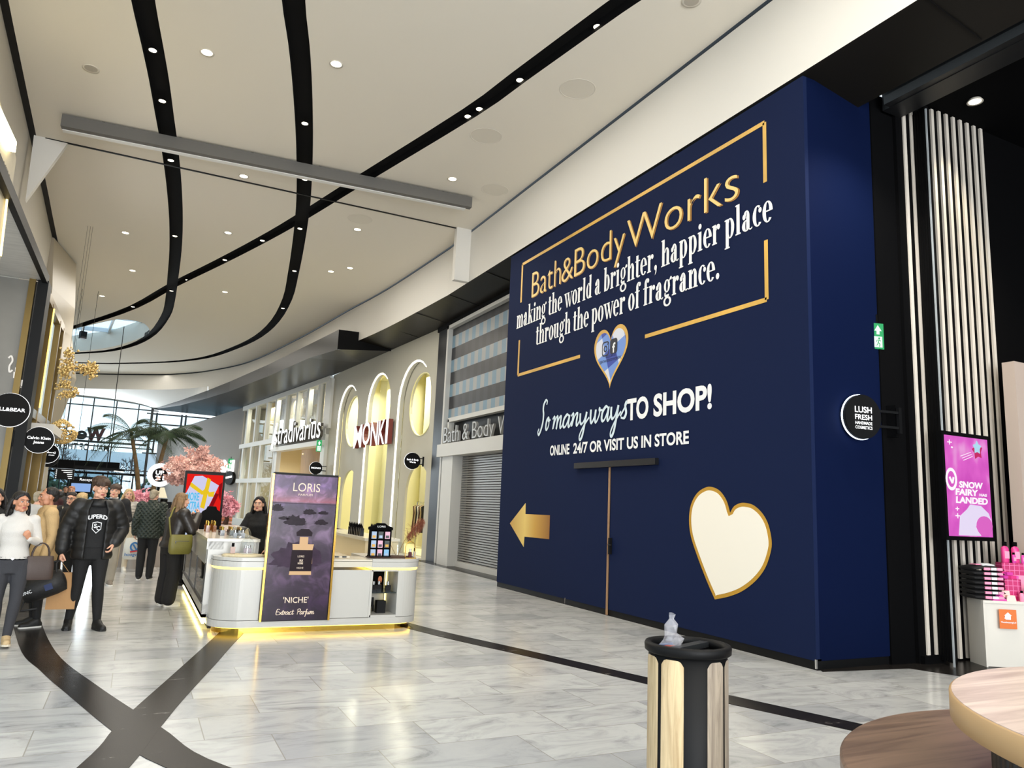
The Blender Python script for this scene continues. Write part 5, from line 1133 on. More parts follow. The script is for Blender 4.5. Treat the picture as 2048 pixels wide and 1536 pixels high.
g = MB(); g.rings([[Vector((cx_ + r * math.cos(2 * PI * k / n), cy_ + r * math.sin(2 * PI * k / n), z)) for k in range(n)] for cx_, cy_, r, z in ((BC[0], BC[1], 1.66, 0), (BC[0], BC[1], 1.66, .42), (TC.x, TC.y, 1.275, .42), (TC.x, TC.y, 1.275, 0))], False, False, True); g.build('plinth', INK, t)
# ================================================================ LITTER BIN
BN = Vector((2.85, 3.43, 0)); BR_ = .232
d_ = Vector((-BN.x, -BN.y, 0)).normalized(); r_ = Vector((-d_.y, d_.x, 0))
if r_.dot(Vector((1, -.8, 0))) < 0: r_ = -r_
def bp_(a, z, r): a = math.radians(a); return BN + d_ * r * math.cos(a) + r_ * r * math.sin(a) + UZ * z
t = thing('litter_bin', 'round black litter bin with upright wood panels in the foreground', 'litter bin', BN)
g = MB(); g.lathe(BN, [(.205, 0), (.215, .03), (.215, .9), (.2, .902)], 64); g.build('body', mat('bin_black', (9, 9, 10), .55, spec=.2), t)
g = MB(); rr_ = [[BN + Vector((r * math.cos(2 * PI * k / 64), r * math.sin(2 * PI * k / 64), z)) for k in range(64)] for r, z in ((.225, .90), (.236, .908), (.238, .938), (.232, .95), (.21, .952), (.2, .93), (.2, .89))]
g.rings(rr_, True, False, True); g.build('lid_ring', mat('bin_black', rough=.42), t)
g = MB(); g.cyl(BN + UZ * .885, .2, .02, 40); g.build('lid_plate', mat('bin_pit', (6, 6, 7), .6), t)
g = MB(); M_ = Matrix((r_, d_, UZ)).transposed(); g.box(BN + UZ * .925 - r_ * .0, (.055, .39, .03), M=M_ @ Matrix.Rotation(.5, 3, 'Z')); g.build('divider', mat('bin_bridge', (34, 36, 38), .4), t)
g = MB(); g.prism([bp_(a, .915, .17) for a in range(-150, -19, 10)], UZ * .006); g.build('blue_insert', mat('bin_blue', (22, 60, 110), .4), t)
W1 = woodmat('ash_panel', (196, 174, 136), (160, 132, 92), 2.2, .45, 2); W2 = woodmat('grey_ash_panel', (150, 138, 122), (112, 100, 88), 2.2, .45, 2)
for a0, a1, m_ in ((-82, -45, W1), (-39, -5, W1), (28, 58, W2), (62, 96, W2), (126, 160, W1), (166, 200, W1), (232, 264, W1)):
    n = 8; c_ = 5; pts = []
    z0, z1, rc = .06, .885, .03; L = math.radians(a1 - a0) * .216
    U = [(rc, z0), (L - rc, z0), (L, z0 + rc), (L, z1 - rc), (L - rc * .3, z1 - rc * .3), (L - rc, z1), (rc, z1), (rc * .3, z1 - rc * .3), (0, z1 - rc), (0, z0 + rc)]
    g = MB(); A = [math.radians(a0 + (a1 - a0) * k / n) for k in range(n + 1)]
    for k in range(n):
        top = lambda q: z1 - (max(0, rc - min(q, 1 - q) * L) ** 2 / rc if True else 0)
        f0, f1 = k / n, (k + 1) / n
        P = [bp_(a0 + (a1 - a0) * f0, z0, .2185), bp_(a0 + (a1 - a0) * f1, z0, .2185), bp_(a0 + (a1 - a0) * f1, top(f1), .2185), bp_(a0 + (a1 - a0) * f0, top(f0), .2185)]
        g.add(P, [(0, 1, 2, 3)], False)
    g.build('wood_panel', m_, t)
# crumpled clear wrapper
g = MB(); rnd = random.Random(3); c_ = bp_(-85, .93, .09); R = []
for k, (r, z) in enumerate(((.06, 0), (.055, .03), (.03, .06), (.035, .1), (.012, .14), (.02, .17))):
    R.append([c_ + Vector((r * math.cos(2 * PI * j / 9) * rnd.uniform(.5, 1.4), r * math.sin(2 * PI * j / 9) * rnd.uniform(.5, 1.4), z + rnd.uniform(-.012, .012))) for j in range(9)])
g.rings(R, False, False)
def wrapmat():
    M = mat('clear_wrapper', (235, 235, 242), .08, alpha=.18); return M
tag(g.build('plastic_wrapper', wrapmat()), 'crumpled clear plastic wrapper sticking out of the bin top', 'wrapper')
g = MB(); g.ell(bp_(-70, .915, .1), (.07, .05, .02), 10, 6); tag(g.build('crisp_packet', mat('red_foil', (150, 60, 40), .3)), 'flat reddish packet lying in the bin under the clear wrapper', 'packet')
# ================================================================ PERFUME KIOSK
KW = mat('kiosk_white', (182, 180, 174), .3, coat=.15); KT = mat('kiosk_top', (200, 194, 178), .18); KL = mat('kiosk_cream', (214, 196, 156), .35)
KX0, KX1, KY0, KY1 = .9, 3.62, 9.85, 14.6
t = thing('perfume_kiosk', 'white perfume kiosk with lit plinth standing in the hall', 'kiosk', ((KX0 + KX1) / 2, 12.2, 0))
def rect_round(x0, x1, y0, y1, r, n=10, corners=(1, 1, 1, 1)):
    P = []
    for q, (cx_, cy_, on_) in enumerate(((x1, y1, corners[0]), (x0, y1, corners[1]), (x0, y0, corners[2]), (x1, y0, corners[3]))):
        rr = r if on_ else .01; ox = cx_ + (-rr if q in (0, 3) else rr); oy = cy_ + (-rr if q in (0, 1) else rr)
        for k in range(n + 1): a_ = PI / 2 * q + PI / 2 * k / n; P.append((ox + rr * math.cos(a_), oy + rr * math.sin(a_)))
    return P
def slab(g, P, z0, z1): return g.prism([(x_, y_, z0) for x_, y_ in P], (0, 0, z1 - z0))
# left front rounded unit, right front unit, plinths
g = MB(); slab(g, rect_round(.97, 1.52, KY0, 10.6, .34, 12, (0, 0, 1, 0)), .16, .76); g.build('rounded_end', KW, t)
g = MB(); slab(g, rect_round(.945, 1.53, KY0 - .025, 10.62, .36, 12, (0, 0, 1, 0)), .79, .86); slab(g, rect_round(.95, 1.53, KY0 - .02, 10.62, .36, 12, (0, 0, 1, 0)), .865, .905); g.build('end_counter_top', KW, t)
g = MB(); slab(g, rect_round(.965, 1.52, KY0 - .004, 10.6, .345, 12, (0, 0, 1, 0)), .765, .785); g.build('end_light_line', LEDY, t)
g = MB(); slab(g, rect_round(.955, KX1 + .01, KY0 - .015, 10.9, .36, 12, (0, 0, 1, 1)), .075, .155); g.build('plinth', KW, t)
g = MB(); slab(g, rect_round(1.02, KX1 - .05, KY0 + .05, 10.9, .33, 12, (0, 0, 1, 1)), .0, .075); g.build('brass_kick', mat('brass_kick', (196, 158, 66), .15, 1.0), t)
g = MB(); slab(g, rect_round(1.0, KX1 - .03, KY0 + .03, 10.9, .335, 12, (0, 0, 1, 1)), .062, .073); g.build('plinth_light', mat('led_plinth', (255, 206, 70), emit=7.0), t)
g = MB(); g.box(((1.52 + 2.9) / 2, KY0 + .3, .46), (1.38, .58, .60)); g.build('front_panel', KW, t)
g = MB(); g.box(((1.52 + 2.9) / 2, KY0 + .3, .835), (1.38, .62, .07)); g.box(((1.52 + 2.9) / 2, KY0 + .3, .885), (1.38, .6, .02)); g.build('front_counter_top', KT, t)
# right unit with open niche
g = MB(); slab(g, rect_round(3.27, KX1, KY0, 10.9, .3, 12, (0, 0, 0, 1)), .16, .76); g.box((2.91, KY0 + .3, .46), (.03, .6, .6)); g.box((3.09, KY0 + .58, .46), (.36, .04, .6)); g.box((3.09, KY0 + .3, .17), (.36, .6, .03)); g.box((3.09, KY0 + .3, .755), (.36, .6, .02)); g.build('niche_unit', KW, t)
g = MB(); slab(g, rect_round(2.9, KX1 + .015, KY0 - .02, 10.95, .32, 12, (0, 0, 0, 1)), .795, .865); slab(g, rect_round(2.9, KX1 + .02, KY0 - .025, 10.95, .33, 12, (0, 0, 0, 1)), .868, .905); g.build('niche_counter_top', KW, t)
g = MB(); slab(g, rect_round(2.9, KX1, KY0 - .004, 10.9, .3, 12, (0, 0, 0, 1)), .77, .79); g.build('niche_light_line', LEDY, t)
g = MB(); g.box((3.09, KY0 + .28, .465), (.35, .5, .012)); g.build('glass_shelf', mat('smoked_shelf', (40, 48, 48), .05), t)
g = MB(); g.box((3.09, KY0 + .26, .742), (.3, .04, .008)); g.box((3.262, KY0 + .5, .5), (.008, .02, .45)); g.build('niche_light', mat('led_niche', (255, 236, 150), emit=4.0), t)
# tall left counter with glazed display
g = MB(); g.box((.98, 12.45, 1.03), (.2, 4.3, .12)); g.box((1.2, 10.33, .62), (.6, .06, .94)); g.box((.93, 12.45, .22), (.06, 4.3, .16)); g.box((1.49, 12.45, .62), (.04, 4.3, .94)); g.box((1.2, 14.57, .62), (.6, .06, .94)); g.box((1.2, 12.45, .16), (.6, 4.3, .04)); g.box((.92, 12.55, .88), (.04, 4.1, .22)); g.build('tall_counter', KW, t)
g = MB(); g.box((1.195, 12.43, 1.09), (.64, 4.34, .035)); g.build('tall_counter_top', KT, t)
g = MB(); 
for y in (10.45, 11.8, 13.1, 14.4): g.box((.905, y, .54), (.02, .03, .5))
g.box((.905, 12.45, .31), (.03, 4.2, .03)); g.build('display_frame', mat('display_dark', (36, 31, 25), .4), t)
g = MB(); g.box((.905, 12.45, .54), (.006, 4.15, .48)); g.build('display_glass', SHOPGLASS, t)
g = MB(); g.box((1.2, 12.45, .5), (.5, 4.1, .012)); g.box((1.2, 12.45, .75), (.5, 4.1, .012)); g.build('display_shelves', mat('smoked_shelf', rough=.05), t)
g = MB(); g.box((.98, 12.45, .955), (.02, 4.0, .012)); g.build('display_light', LEDW, t)
g = MB(); g.box((.93, 12.4, .075), (.03, 4.2, .02)); g.build('side_plinth_light', mat('led_plinth2', (255, 236, 150), emit=9.0), t)
g = MB(); g.box((1.2, 12.45, .07), (.42, 4.2, .14)); g.build('recessed_base', BLACK, t)
# right and back inner counters
g = MB(); g.box((3.35, 12.8, .58), (.5, 3.7, 1.0)); g.box((2.4, 14.35, .58), (2.3, .5, 1.0)); g.box((2.95, 12.3, .43), (.3, 2.8, .7)); g.build('inner_counter', KL, t)
g = MB(); g.box((3.35, 12.8, 1.10), (.54, 3.75, .04)); g.box((2.4, 14.35, 1.10), (2.3, .54, .04)); g.box((2.93, 12.3, .79), (.34, 2.84, .03)); g.build('inner_counter_top', KT, t)
g = MB(); g.cyl((2.775, 11.6, .92), .16, .01, 24, UX)
for y in (11.1, 11.2, 11.9, 12.0): g.cyl((2.795, y, .58), .014, .01, 10, UX)
g.build('finger_holes', mat('dark_slot', (70, 58, 40), .6), t)
# purple poster light box
px0, px1 = 1.545, 2.355; pz0, pz1 = .145, 1.95; py = KY0 - .04
t = thing('poster_light_box', 'tall purple perfume poster with brass edges at the front of the kiosk', 'poster', ((px0 + px1) / 2, py, pz0))
g = MB(); g.box(((px0 + px1) / 2, py + .05, (pz0 + pz1) / 2), (px1 - px0, .08, pz1 - pz0)); g.build('box', BLACK, t)
g = MB()
for x in (px0 - .012, px1 + .012): g.box((x, py + .03, (pz0 + pz1) / 2), (.025, .1, pz1 - pz0))
g.build('brass_edge', BRASS, t)
g = MB(); g.box(((px0 + px1) / 2, py + .05, pz1 + .01), (px1 - px0, .1, .02)); g.build('top_trim', BLACK, t)
def postermat():
    M = mat('poster_print', (120, 90, 130), .25); tt, b = nodes(M); tc = N(tt, 'TexCoord'); sp_ = N(tt, 'SeparateXYZ'); tt.links.new(tc.outputs['Generated'], sp_.inputs[0])
    c = ramp(tt, sp_.outputs['Z'], [(0, (24, 12, 34)), (.12, (52, 34, 62)), (.3, (92, 72, 98)), (.45, (76, 58, 84)), (.6, (132, 112, 138)), (.70, (116, 96, 124)), (.80, (104, 80, 128)), (.815, (214, 150, 178)), (.86, (186, 138, 176)), (.92, (136, 108, 158)), (1.0, (150, 116, 170))])
    mp = N(tt, 'Mapping', Scale=(2.2, 1, 4.5)); tt.links.new(tc.outputs['Generated'], mp.inputs[0]); n = N(tt, 'TexNoise', Scale=2.2, Detail=6, Distortion=.8); tt.links.new(mp.outputs[0], n.inputs['Vector'])
    m_ = N(tt, 'Mix', _data_type='RGBA', _blend_type='OVERLAY'); m_.inputs[0].default_value = .75; tt.links.new(c, m_.inputs[6]); nr_ = ramp(tt, n.outputs[0], [(.3, (60, 60, 60)), (.5, (128, 128, 128)), (.68, (236, 232, 236))]); tt.links.new(nr_, m_.inputs[7])
    b.inputs['Base Color'].default_value = (.02, .015, .02, 1); tt.links.new(m_.outputs[2], b.inputs['Emission Color']); b.inputs['Emission Strength'].default_value = .74; b.inputs['Specular IOR Level'].default_value = .2; return M
g = MB(); g.box(((px0 + px1) / 2, py + .005, (pz0 + pz1) / 2), (px1 - px0 - .015, .008, pz1 - pz0 - .015)); g.build('poster_print', postermat(), t)
PW, PH = px1 - px0, pz1 - pz0
def pp(fx, fz, d=.002): return Vector((px0 + fx * PW, py - d, pz0 + fz * PH))
ROCK = mat('print_rock', (34, 22, 32), .3, emit=.6, spec=.1, var=.6, vscale=16); ROCK2 = mat('print_rock_grey', (62, 46, 64), .3, emit=.7, var=.45, vscale=9, spec=.1)
def blob(g, cx_, cz_, rx_, rz_, seed, d=.002, cut=None):
    rnd = random.Random(seed); P = []
    for k in range(34):
        a_ = 2 * PI * k / 34; q = rnd.uniform(.72, 1.1); P.append(pp(min(.99, max(.01, cx_ + rx_ * q * math.cos(a_))), cz_ + rz_ * q * (math.sin(a_) if math.sin(a_) > 0 else .35 * math.sin(a_)), d))
    g.prism(P, (0, -.001, 0))
g = MB(); blob(g, .42, .40, .42, .13, 5); g.build('grey_rock', ROCK2, t)
g = MB(); blob(g, .38, .665, .18, .055, 3, .004); blob(g, .585, .735, .11, .03, 6, .004); blob(g, .09, .755, .10, .04, 8, .004); blob(g, .2, .69, .08, .02, 2, .004); blob(g, .78, .665, .12, .03, 12, .004); blob(g, .8, .735, .09, .02, 14, .004); g.build('dark_rocks', ROCK, t)
g = MB(); g.bar(pp(0.01, .8, .004), pp(.99, .8, .004), .002, .008); g.build('horizon_line', ROCK2, t)
BG = mat('print_gold', (226, 186, 140), .3, emit=.9, spec=.1); BD = mat('print_bottle', (30, 12, 22), .3, emit=.7, spec=.1)
g = MB(); g.prism([pp(a_, b_, .008) for a_, b_ in ((.37, .385), (.69, .385), (.68, .48), (.695, .52), (.365, .52), (.375, .48))], (0, -.001, 0)); g.prism([pp(a_, b_, .008) for a_, b_ in ((.47, .52), (.60, .52), (.60, .57), (.47, .57))], (0, -.001, 0)); g.prism([pp(a_, b_, .008) for a_, b_ in ((.355, .335), (.685, .335), (.69, .31), (.35, .31))], (0, -.001, 0)); g.build('bottle_gold', BG, t)
g = MB(); g.prism([pp(a_, b_, .009) for a_, b_ in ((.355, .335), (.685, .335), (.685, .48), (.365, .48))], (0, -.001, 0)); g.build('bottle_body', BD, t); g = MB(); g.prism([pp(a_, b_, .009) for a_, b_ in ((.42, .575), (.65, .575), (.66, .6), (.6, .625), (.48, .625), (.41, .6))], (0, -.001, 0)); g.build('bottle_cap', BD, t)
PL = mat('poster_lettering', (248, 226, 200), .4, emit=1.0)
g = MB(); g.text('LORIS', pp(.30, .885, .004), UX, UZ, .42 * PW, .058 * PH, .003, .0); g.text('PARFUM', pp(.39, .855, .004), UX, UZ, .22 * PW, .014 * PH, .003)
g.text('LORIS', pp(.46, .43, .012), UX, UZ, .1 * PW, .013 * PH, .002); g.text('SILK', pp(.49, .402, .012), UX, UZ, .06 * PW, .013 * PH, .002, .03); g.text('NOIRE', pp(.47, .383, .012), UX, UZ, .08 * PW, .012 * PH, .002, .03); g.text('NICHE', pp(.46, .352, .012), UX, UZ, .1 * PW, .012 * PH, .002)
g.text("'NICHE'", pp(.30, .122, .004), UX, UZ, .38 * PW, .038 * PH, .003, .008); g.build('lettering', PL, t)
g = MB(); script(g, 'Extract', pp(.21, .045, .004), UX, UZ, .26 * PW, .03 * PH, .0035, .1, .004); script(g, 'Parfum', pp(.52, .045, .004), UX, UZ, .26 * PW, .03 * PH, .0035, .1, .004); g.build('script_lettering', PL, t)
# things on the kiosk
GLS = glass('clear_glass', (248, 250, 250), .4); AMB = mat('amber_perfume', (120, 70, 24), .1); DRK = mat('dark_perfume', (16, 14, 16), .12); REDP = mat('wine_perfume', (70, 12, 18), .12)
def perfume(p, w, h, m1, cap, label, group, fin=False):
    p = Vector(p); t_ = thing('perfume_bottle', label, 'perfume bottle', p, group=group)
    g = MB(); g.box(p + UZ * h * .3, (w, w * .6, h * .6)); g.box(p + UZ * h * .62, (w * .4, w * .4, h * .06)); g.build('flacon', m1, t_)
    g = MB()
    if fin: g.prism([p + UZ * h * .64 - UX * w * .4, p + UZ * h * .64 + UX * w * .4, p + UZ * h - UX * w * .35], (0, w * .3, 0))
    else: g.cyl(p + UZ * h * .8, w * .3, h * .34, 10)
    g.build('cap', cap, t_); return t_
rnd = random.Random(4); k = 0
first = {}
def many(kind, pts, w, h, m1, cap, label, group, fin=False):
    p0 = Vector(pts[0]); src = perfume(p0, w, h, m1, cap, label, group, fin)
    for q in pts[1:]: dup(src, Matrix.Translation(Vector(q) - p0), label)
ZK = 1.1085
many('g', [(1.02 + .1 * (k % 2) + rnd.uniform(-.02, .02), 11.9 + k * .075, ZK) for k in range(10)], .05, .16, AMB, BRASS, 'small amber bottle with brass cap on the tall counter near the customer', 'amber testers on the tall counter')
many('d', [(1.12 + .12 * (k % 3), 11.0 + .1 * (k // 3) + .03 * (k % 3), ZK) for k in range(12)], .055, .12, DRK, BRASS, 'small dark bottle with brass cap in front of the red screen', 'dark testers on the tall counter')
many('r', [(3.2, 11.55 + k * .1, 1.1205) for k in range(8)], .06, .2, DRK, INK, 'dark slanted capped bottle in the row on the inner right counter', 'fin capped bottles, first row', True)
many('r', [(3.42, 10.98 + k * .085, 1.1205) for k in range(10)], .06, .19, DRK, INK, 'dark slanted capped bottle behind the card rack', 'fin capped bottles, second row', True)
many('n', [(3.0, KY0 + .2, .472), (3.08, KY0 + .22, .472), (3.19, KY0 + .16, .472)], .07, .13, DRK, CHROME, 'dark bottle on the glass shelf of the kiosk niche', 'bottles in the kiosk niche')
many('s', [(1.05 + .1 * (k % 3), 10.8 + .18 * k, .507) for k in range(16)], .07, .16, DRK, BRASS, 'dark bottle behind the glass of the tall counter, middle shelf', 'bottles in the glazed counter')
many('s', [(1.05 + .1 * (k % 3), 10.8 + .18 * k, .182) for k in range(16)], .08, .2, AMB, INK, 'amber bottle behind the glass of the tall counter, bottom shelf', 'bottles in the glazed counter')
g = MB(); g.box((3.13, KY0 + .42, .59), (.13, .08, .24)); b_ = tag(g.build('perfume_carton', INK), 'black carton with orange flower print in the kiosk niche', 'carton')
g = MB(); g.ell((3.14, KY0 + .378, .6), (.03, .003, .05), 10, 6); g.build('flower_print', mat('flower_orange', (206, 120, 80), .5), b_)
g = MB(); g.box((3.12, KY0 + .22, .265), (.12, .1, .16)); tag(g.build('black_box', mat('bin_black')), 'plain black box on the floor of the kiosk niche', 'box')
g = MB(); g.box((3.04, KY0 + .35, .31), (.04, .03, .12)); g.box((3.06, KY0 + .35, .22), (.02, .02, .1)); tag(g.build('small_stand', BLACK), 'small dark stand behind the black box in the niche', 'stand')
# glass cloches with bottles and a fur mat
def cloche(p, r, h, label):
    p = Vector(p); t_ = thing('glass_cloche', label, 'cloche', p, group='glass domes on the kiosk'); g = MB(); g.lathe(p, [(r, .0), (r, h * .5), (r * .86, h * .78), (r * .5, h * .95), (r * .05, h)], 20); g.build('dome', GLS, t_); g = MB(); g.ell(p + UZ * (h + .012), .014, 8, 6); g.build('knob', GLS, t_); g = MB(); g.cyl(p + UZ * .004, r * 1.05, .008, 24); g.build('base', KT, t_)
FUR = mat('cream_fur', (206, 192, 158), .95, bump=1.0, bscale=120)
def furmat(c, rx_, ry_, m_, label, seed):
    rnd = random.Random(seed); g = MB(); c = Vector(c); n = 40; ph = [rnd.uniform(.9, 1.08) for _ in range(n)]
    R = [[c + Vector((rx_ * s_ * ph[k] * math.cos(2 * PI * k / n), ry_ * s_ * ph[k] * math.sin(2 * PI * k / n), z)) for k in range(n)] for s_, z in ((.98, 0), (1.0, .012), (.9, .026), (.5, .03), (.05, .03))]
    g.rings(R); return tag(g.build('fur_mat', m_), label, 'mat', 'fur mats')
furmat((1.3, 10.1, .906), .25, .17, FUR, 'cream fur mat under the glass dome on the rounded kiosk end', 1); furmat((3.2, 10.1, .906), .34, .14, mat('brown_fur', (64, 44, 34), .95, bump=1.0, bscale=120), 'dark brown fur mat under the card rack', 2)
cloche((1.34, 10.1, .937), .085, .2, 'clear glass dome over dark bottles on the cream fur mat'); 
many('c', [(1.32, 10.08, .947), (1.37, 10.1, .947)], .045, .1, REDP, CHROME, 'small wine red bottle under the glass dome', 'bottles under the dome')
many('c', [(1.17, 10.1, .94)], .055, .13, AMB, INK, 'single dark amber bottle beside the glass dome', 'single bottle')
t_ = thing('glass_bowl', 'upturned clear glass bowl on the tall counter near the saleswoman', 'bowl', (1.3, 10.6, ZK)); g = MB(); g.lathe((1.3, 10.6, ZK), [(.14, 0), (.14, .06), (.11, .12), (.06, .145), (.005, .15)], 24); g.build('dome', GLS, t_)
many('c', [(1.24, 10.6, ZK), (1.34, 10.62, ZK)], .05, .1, DRK, CHROME, 'little dark bottle under the upturned glass bowl', 'bottles under the bowl')
# card rack
RX, RY = 3.03, 10.0; t = thing('card_rack', 'black three column rack of perfume cards on the kiosk counter', 'rack', (RX, RY, .93))
g = MB()
for k in range(4): g.box((RX - .14 + k * .093, RY, 1.105), (.014, .08, .35))
g.box((RX, RY + .04, 1.105), (.29, .012, .35)); g.prism([(RX + a_, RY - .03, z) for a_, z in ((-.165, 1.28), (.165, 1.28), (.165, 1.315), (.09, 1.34), (.05, 1.37), (-.05, 1.37), (-.09, 1.34), (-.165, 1.315))], (0, .06, 0)); g.box((RX, RY, .935), (.3, .1, .012)); g.build('frame', INK, t)
CC = [mat('card_%d' % i, c, .5) for i, c in enumerate(((150, 170, 196), (200, 150, 60), (206, 160, 180), (60, 66, 66), (120, 170, 206)))]
for r in range(3):
    for c in range(3):
        p = Vector((RX - .093 + c * .093, RY - .02, 1.21 - r * .118)); g = MB(); g.box(p, (.068, .02, .095)); cd = g.build('card', CC[(0, 3, 2, 0, 2, 3, 0, 2, 4)[r * 3 + c]], t)
        g = MB(); g.box(p - UY * .011 - UZ * .02, (.045, .002, .035)); g.build('card_picture', CC[(1, 0, 3, 1, 3, 1, 1, 3, 0)[r * 3 + c]], cd)
g = MB(); g.text('LORIS', (RX - .055, RY - .034, 1.315), UX, UZ, .11, .022, .002); g.build('lettering', PRINTW, t)
# pampas grass in a glass vase, small cloche and bottle
t = thing('glass_vase', 'clear glass vase on the right kiosk corner', 'vase', (3.36, 10.2, .906)); g = MB(); g.lathe((3.36, 10.2, .906), [(.075, 0), (.085, .06), (.08, .16), (.088, .2)], 20); g.build('vase_glass', GLS, t)
t = thing('pampas_grass', 'dried reddish brown pampas plume leaning out of the glass vase', 'dried grass', (3.36, 10.2, .92)); P = smooth_path([(3.36, 10.2, .92), (3.42, 10.2, 1.08), (3.5, 10.2, 1.22), (3.62, 10.2, 1.36), (3.70, 10.2, 1.41)], 8)
g = MB(); g.tube(P, .005, 5); g.tube(smooth_path([(3.34, 10.2, .92), (3.24, 10.22, 1.1), (3.16, 10.22, 1.26)], 6), .004, 5); g.build('stems', mat('straw', (150, 120, 76), .9), t)
g = MB(); rnd = random.Random(6)
for k in range(520):
    f = rnd.uniform(.45, 1); p = P[int(f * (len(P) - 1))]; L = .1 * math.sin(PI * min(1, (f - .4) / .6 * .9 + .1)) + .02; d = Vector((rnd.gauss(.5, .5), rnd.gauss(0, .5), rnd.gauss(-.25, .5))).normalized()
    g.bar(p, p + d * L, .0035, .0012)
o = g.build('plume', mat('plume_brown', (132, 74, 52), .95), t); o['kind'] = 'stuff'
t = thing('arched_lantern', 'small arched brass frame with dark bottle beside the vase', 'lantern', (3.47, 10.0, .906)); g = MB(); g.tube([(3.40, 10.0, .91), (3.40, 10.0, 1.06)] + [(3.47 + .07 * math.cos(PI - PI * k / 8), 10.0, 1.06 + .07 * math.sin(PI * k / 8)) for k in range(1, 8)] + [(3.54, 10.0, 1.06), (3.54, 10.0, .91)], .006, 6); g.box((3.47, 10.0, .912), (.16, .08, .012)); g.build('brass_frame', BRASS, t)
many('c', [(3.47, 10.0, .919)], .045, .12, REDP, CHROME, 'dark red bottle inside the arched brass frame', 'framed bottle'); many('c', [(3.575, 10.12, .906)], .04, .14, KW, INK, 'small white bottle with black cap at the kiosk corner', 'white bottle')
many('c', [(1.66, 11.4, 1.1085)], .07, .17, GLS, BRASS, 'clear square bottle beside the saleswoman', 'clear bottle') if False else None
rnd = random.Random(8)
for k in range(5): g = MB(); g.box((2.42 + .05 * k, 10.05, .905 + .01), (.04, .05, .02)); tag(g.build('sample_card', (KT, CC[3])[k % 2]), 'small sample card lying on the front counter beside the poster', 'card', 'sample cards')
# hand mirror like black bust stand in front of the screen
t = thing('display_bust', 'black velvet display bust on the tall counter in front of the red screen', 'display bust', (1.12, 12.9, ZK)); g = MB(); g.prism([(1.12 + a_, 12.9, ZK + b_) for a_, b_ in ((-.16, .0), (.16, .0), (.16, .22), (.13, .28), (.08, .31), (.06, .36), (-.06, .36), (-.08, .31), (-.13, .28), (-.16, .22))], (0, .1, 0)); g.build('velvet_board', MATTE, t)
area('kiosk_light', (2.2, 12, 6.5), 2, 60, WARM)
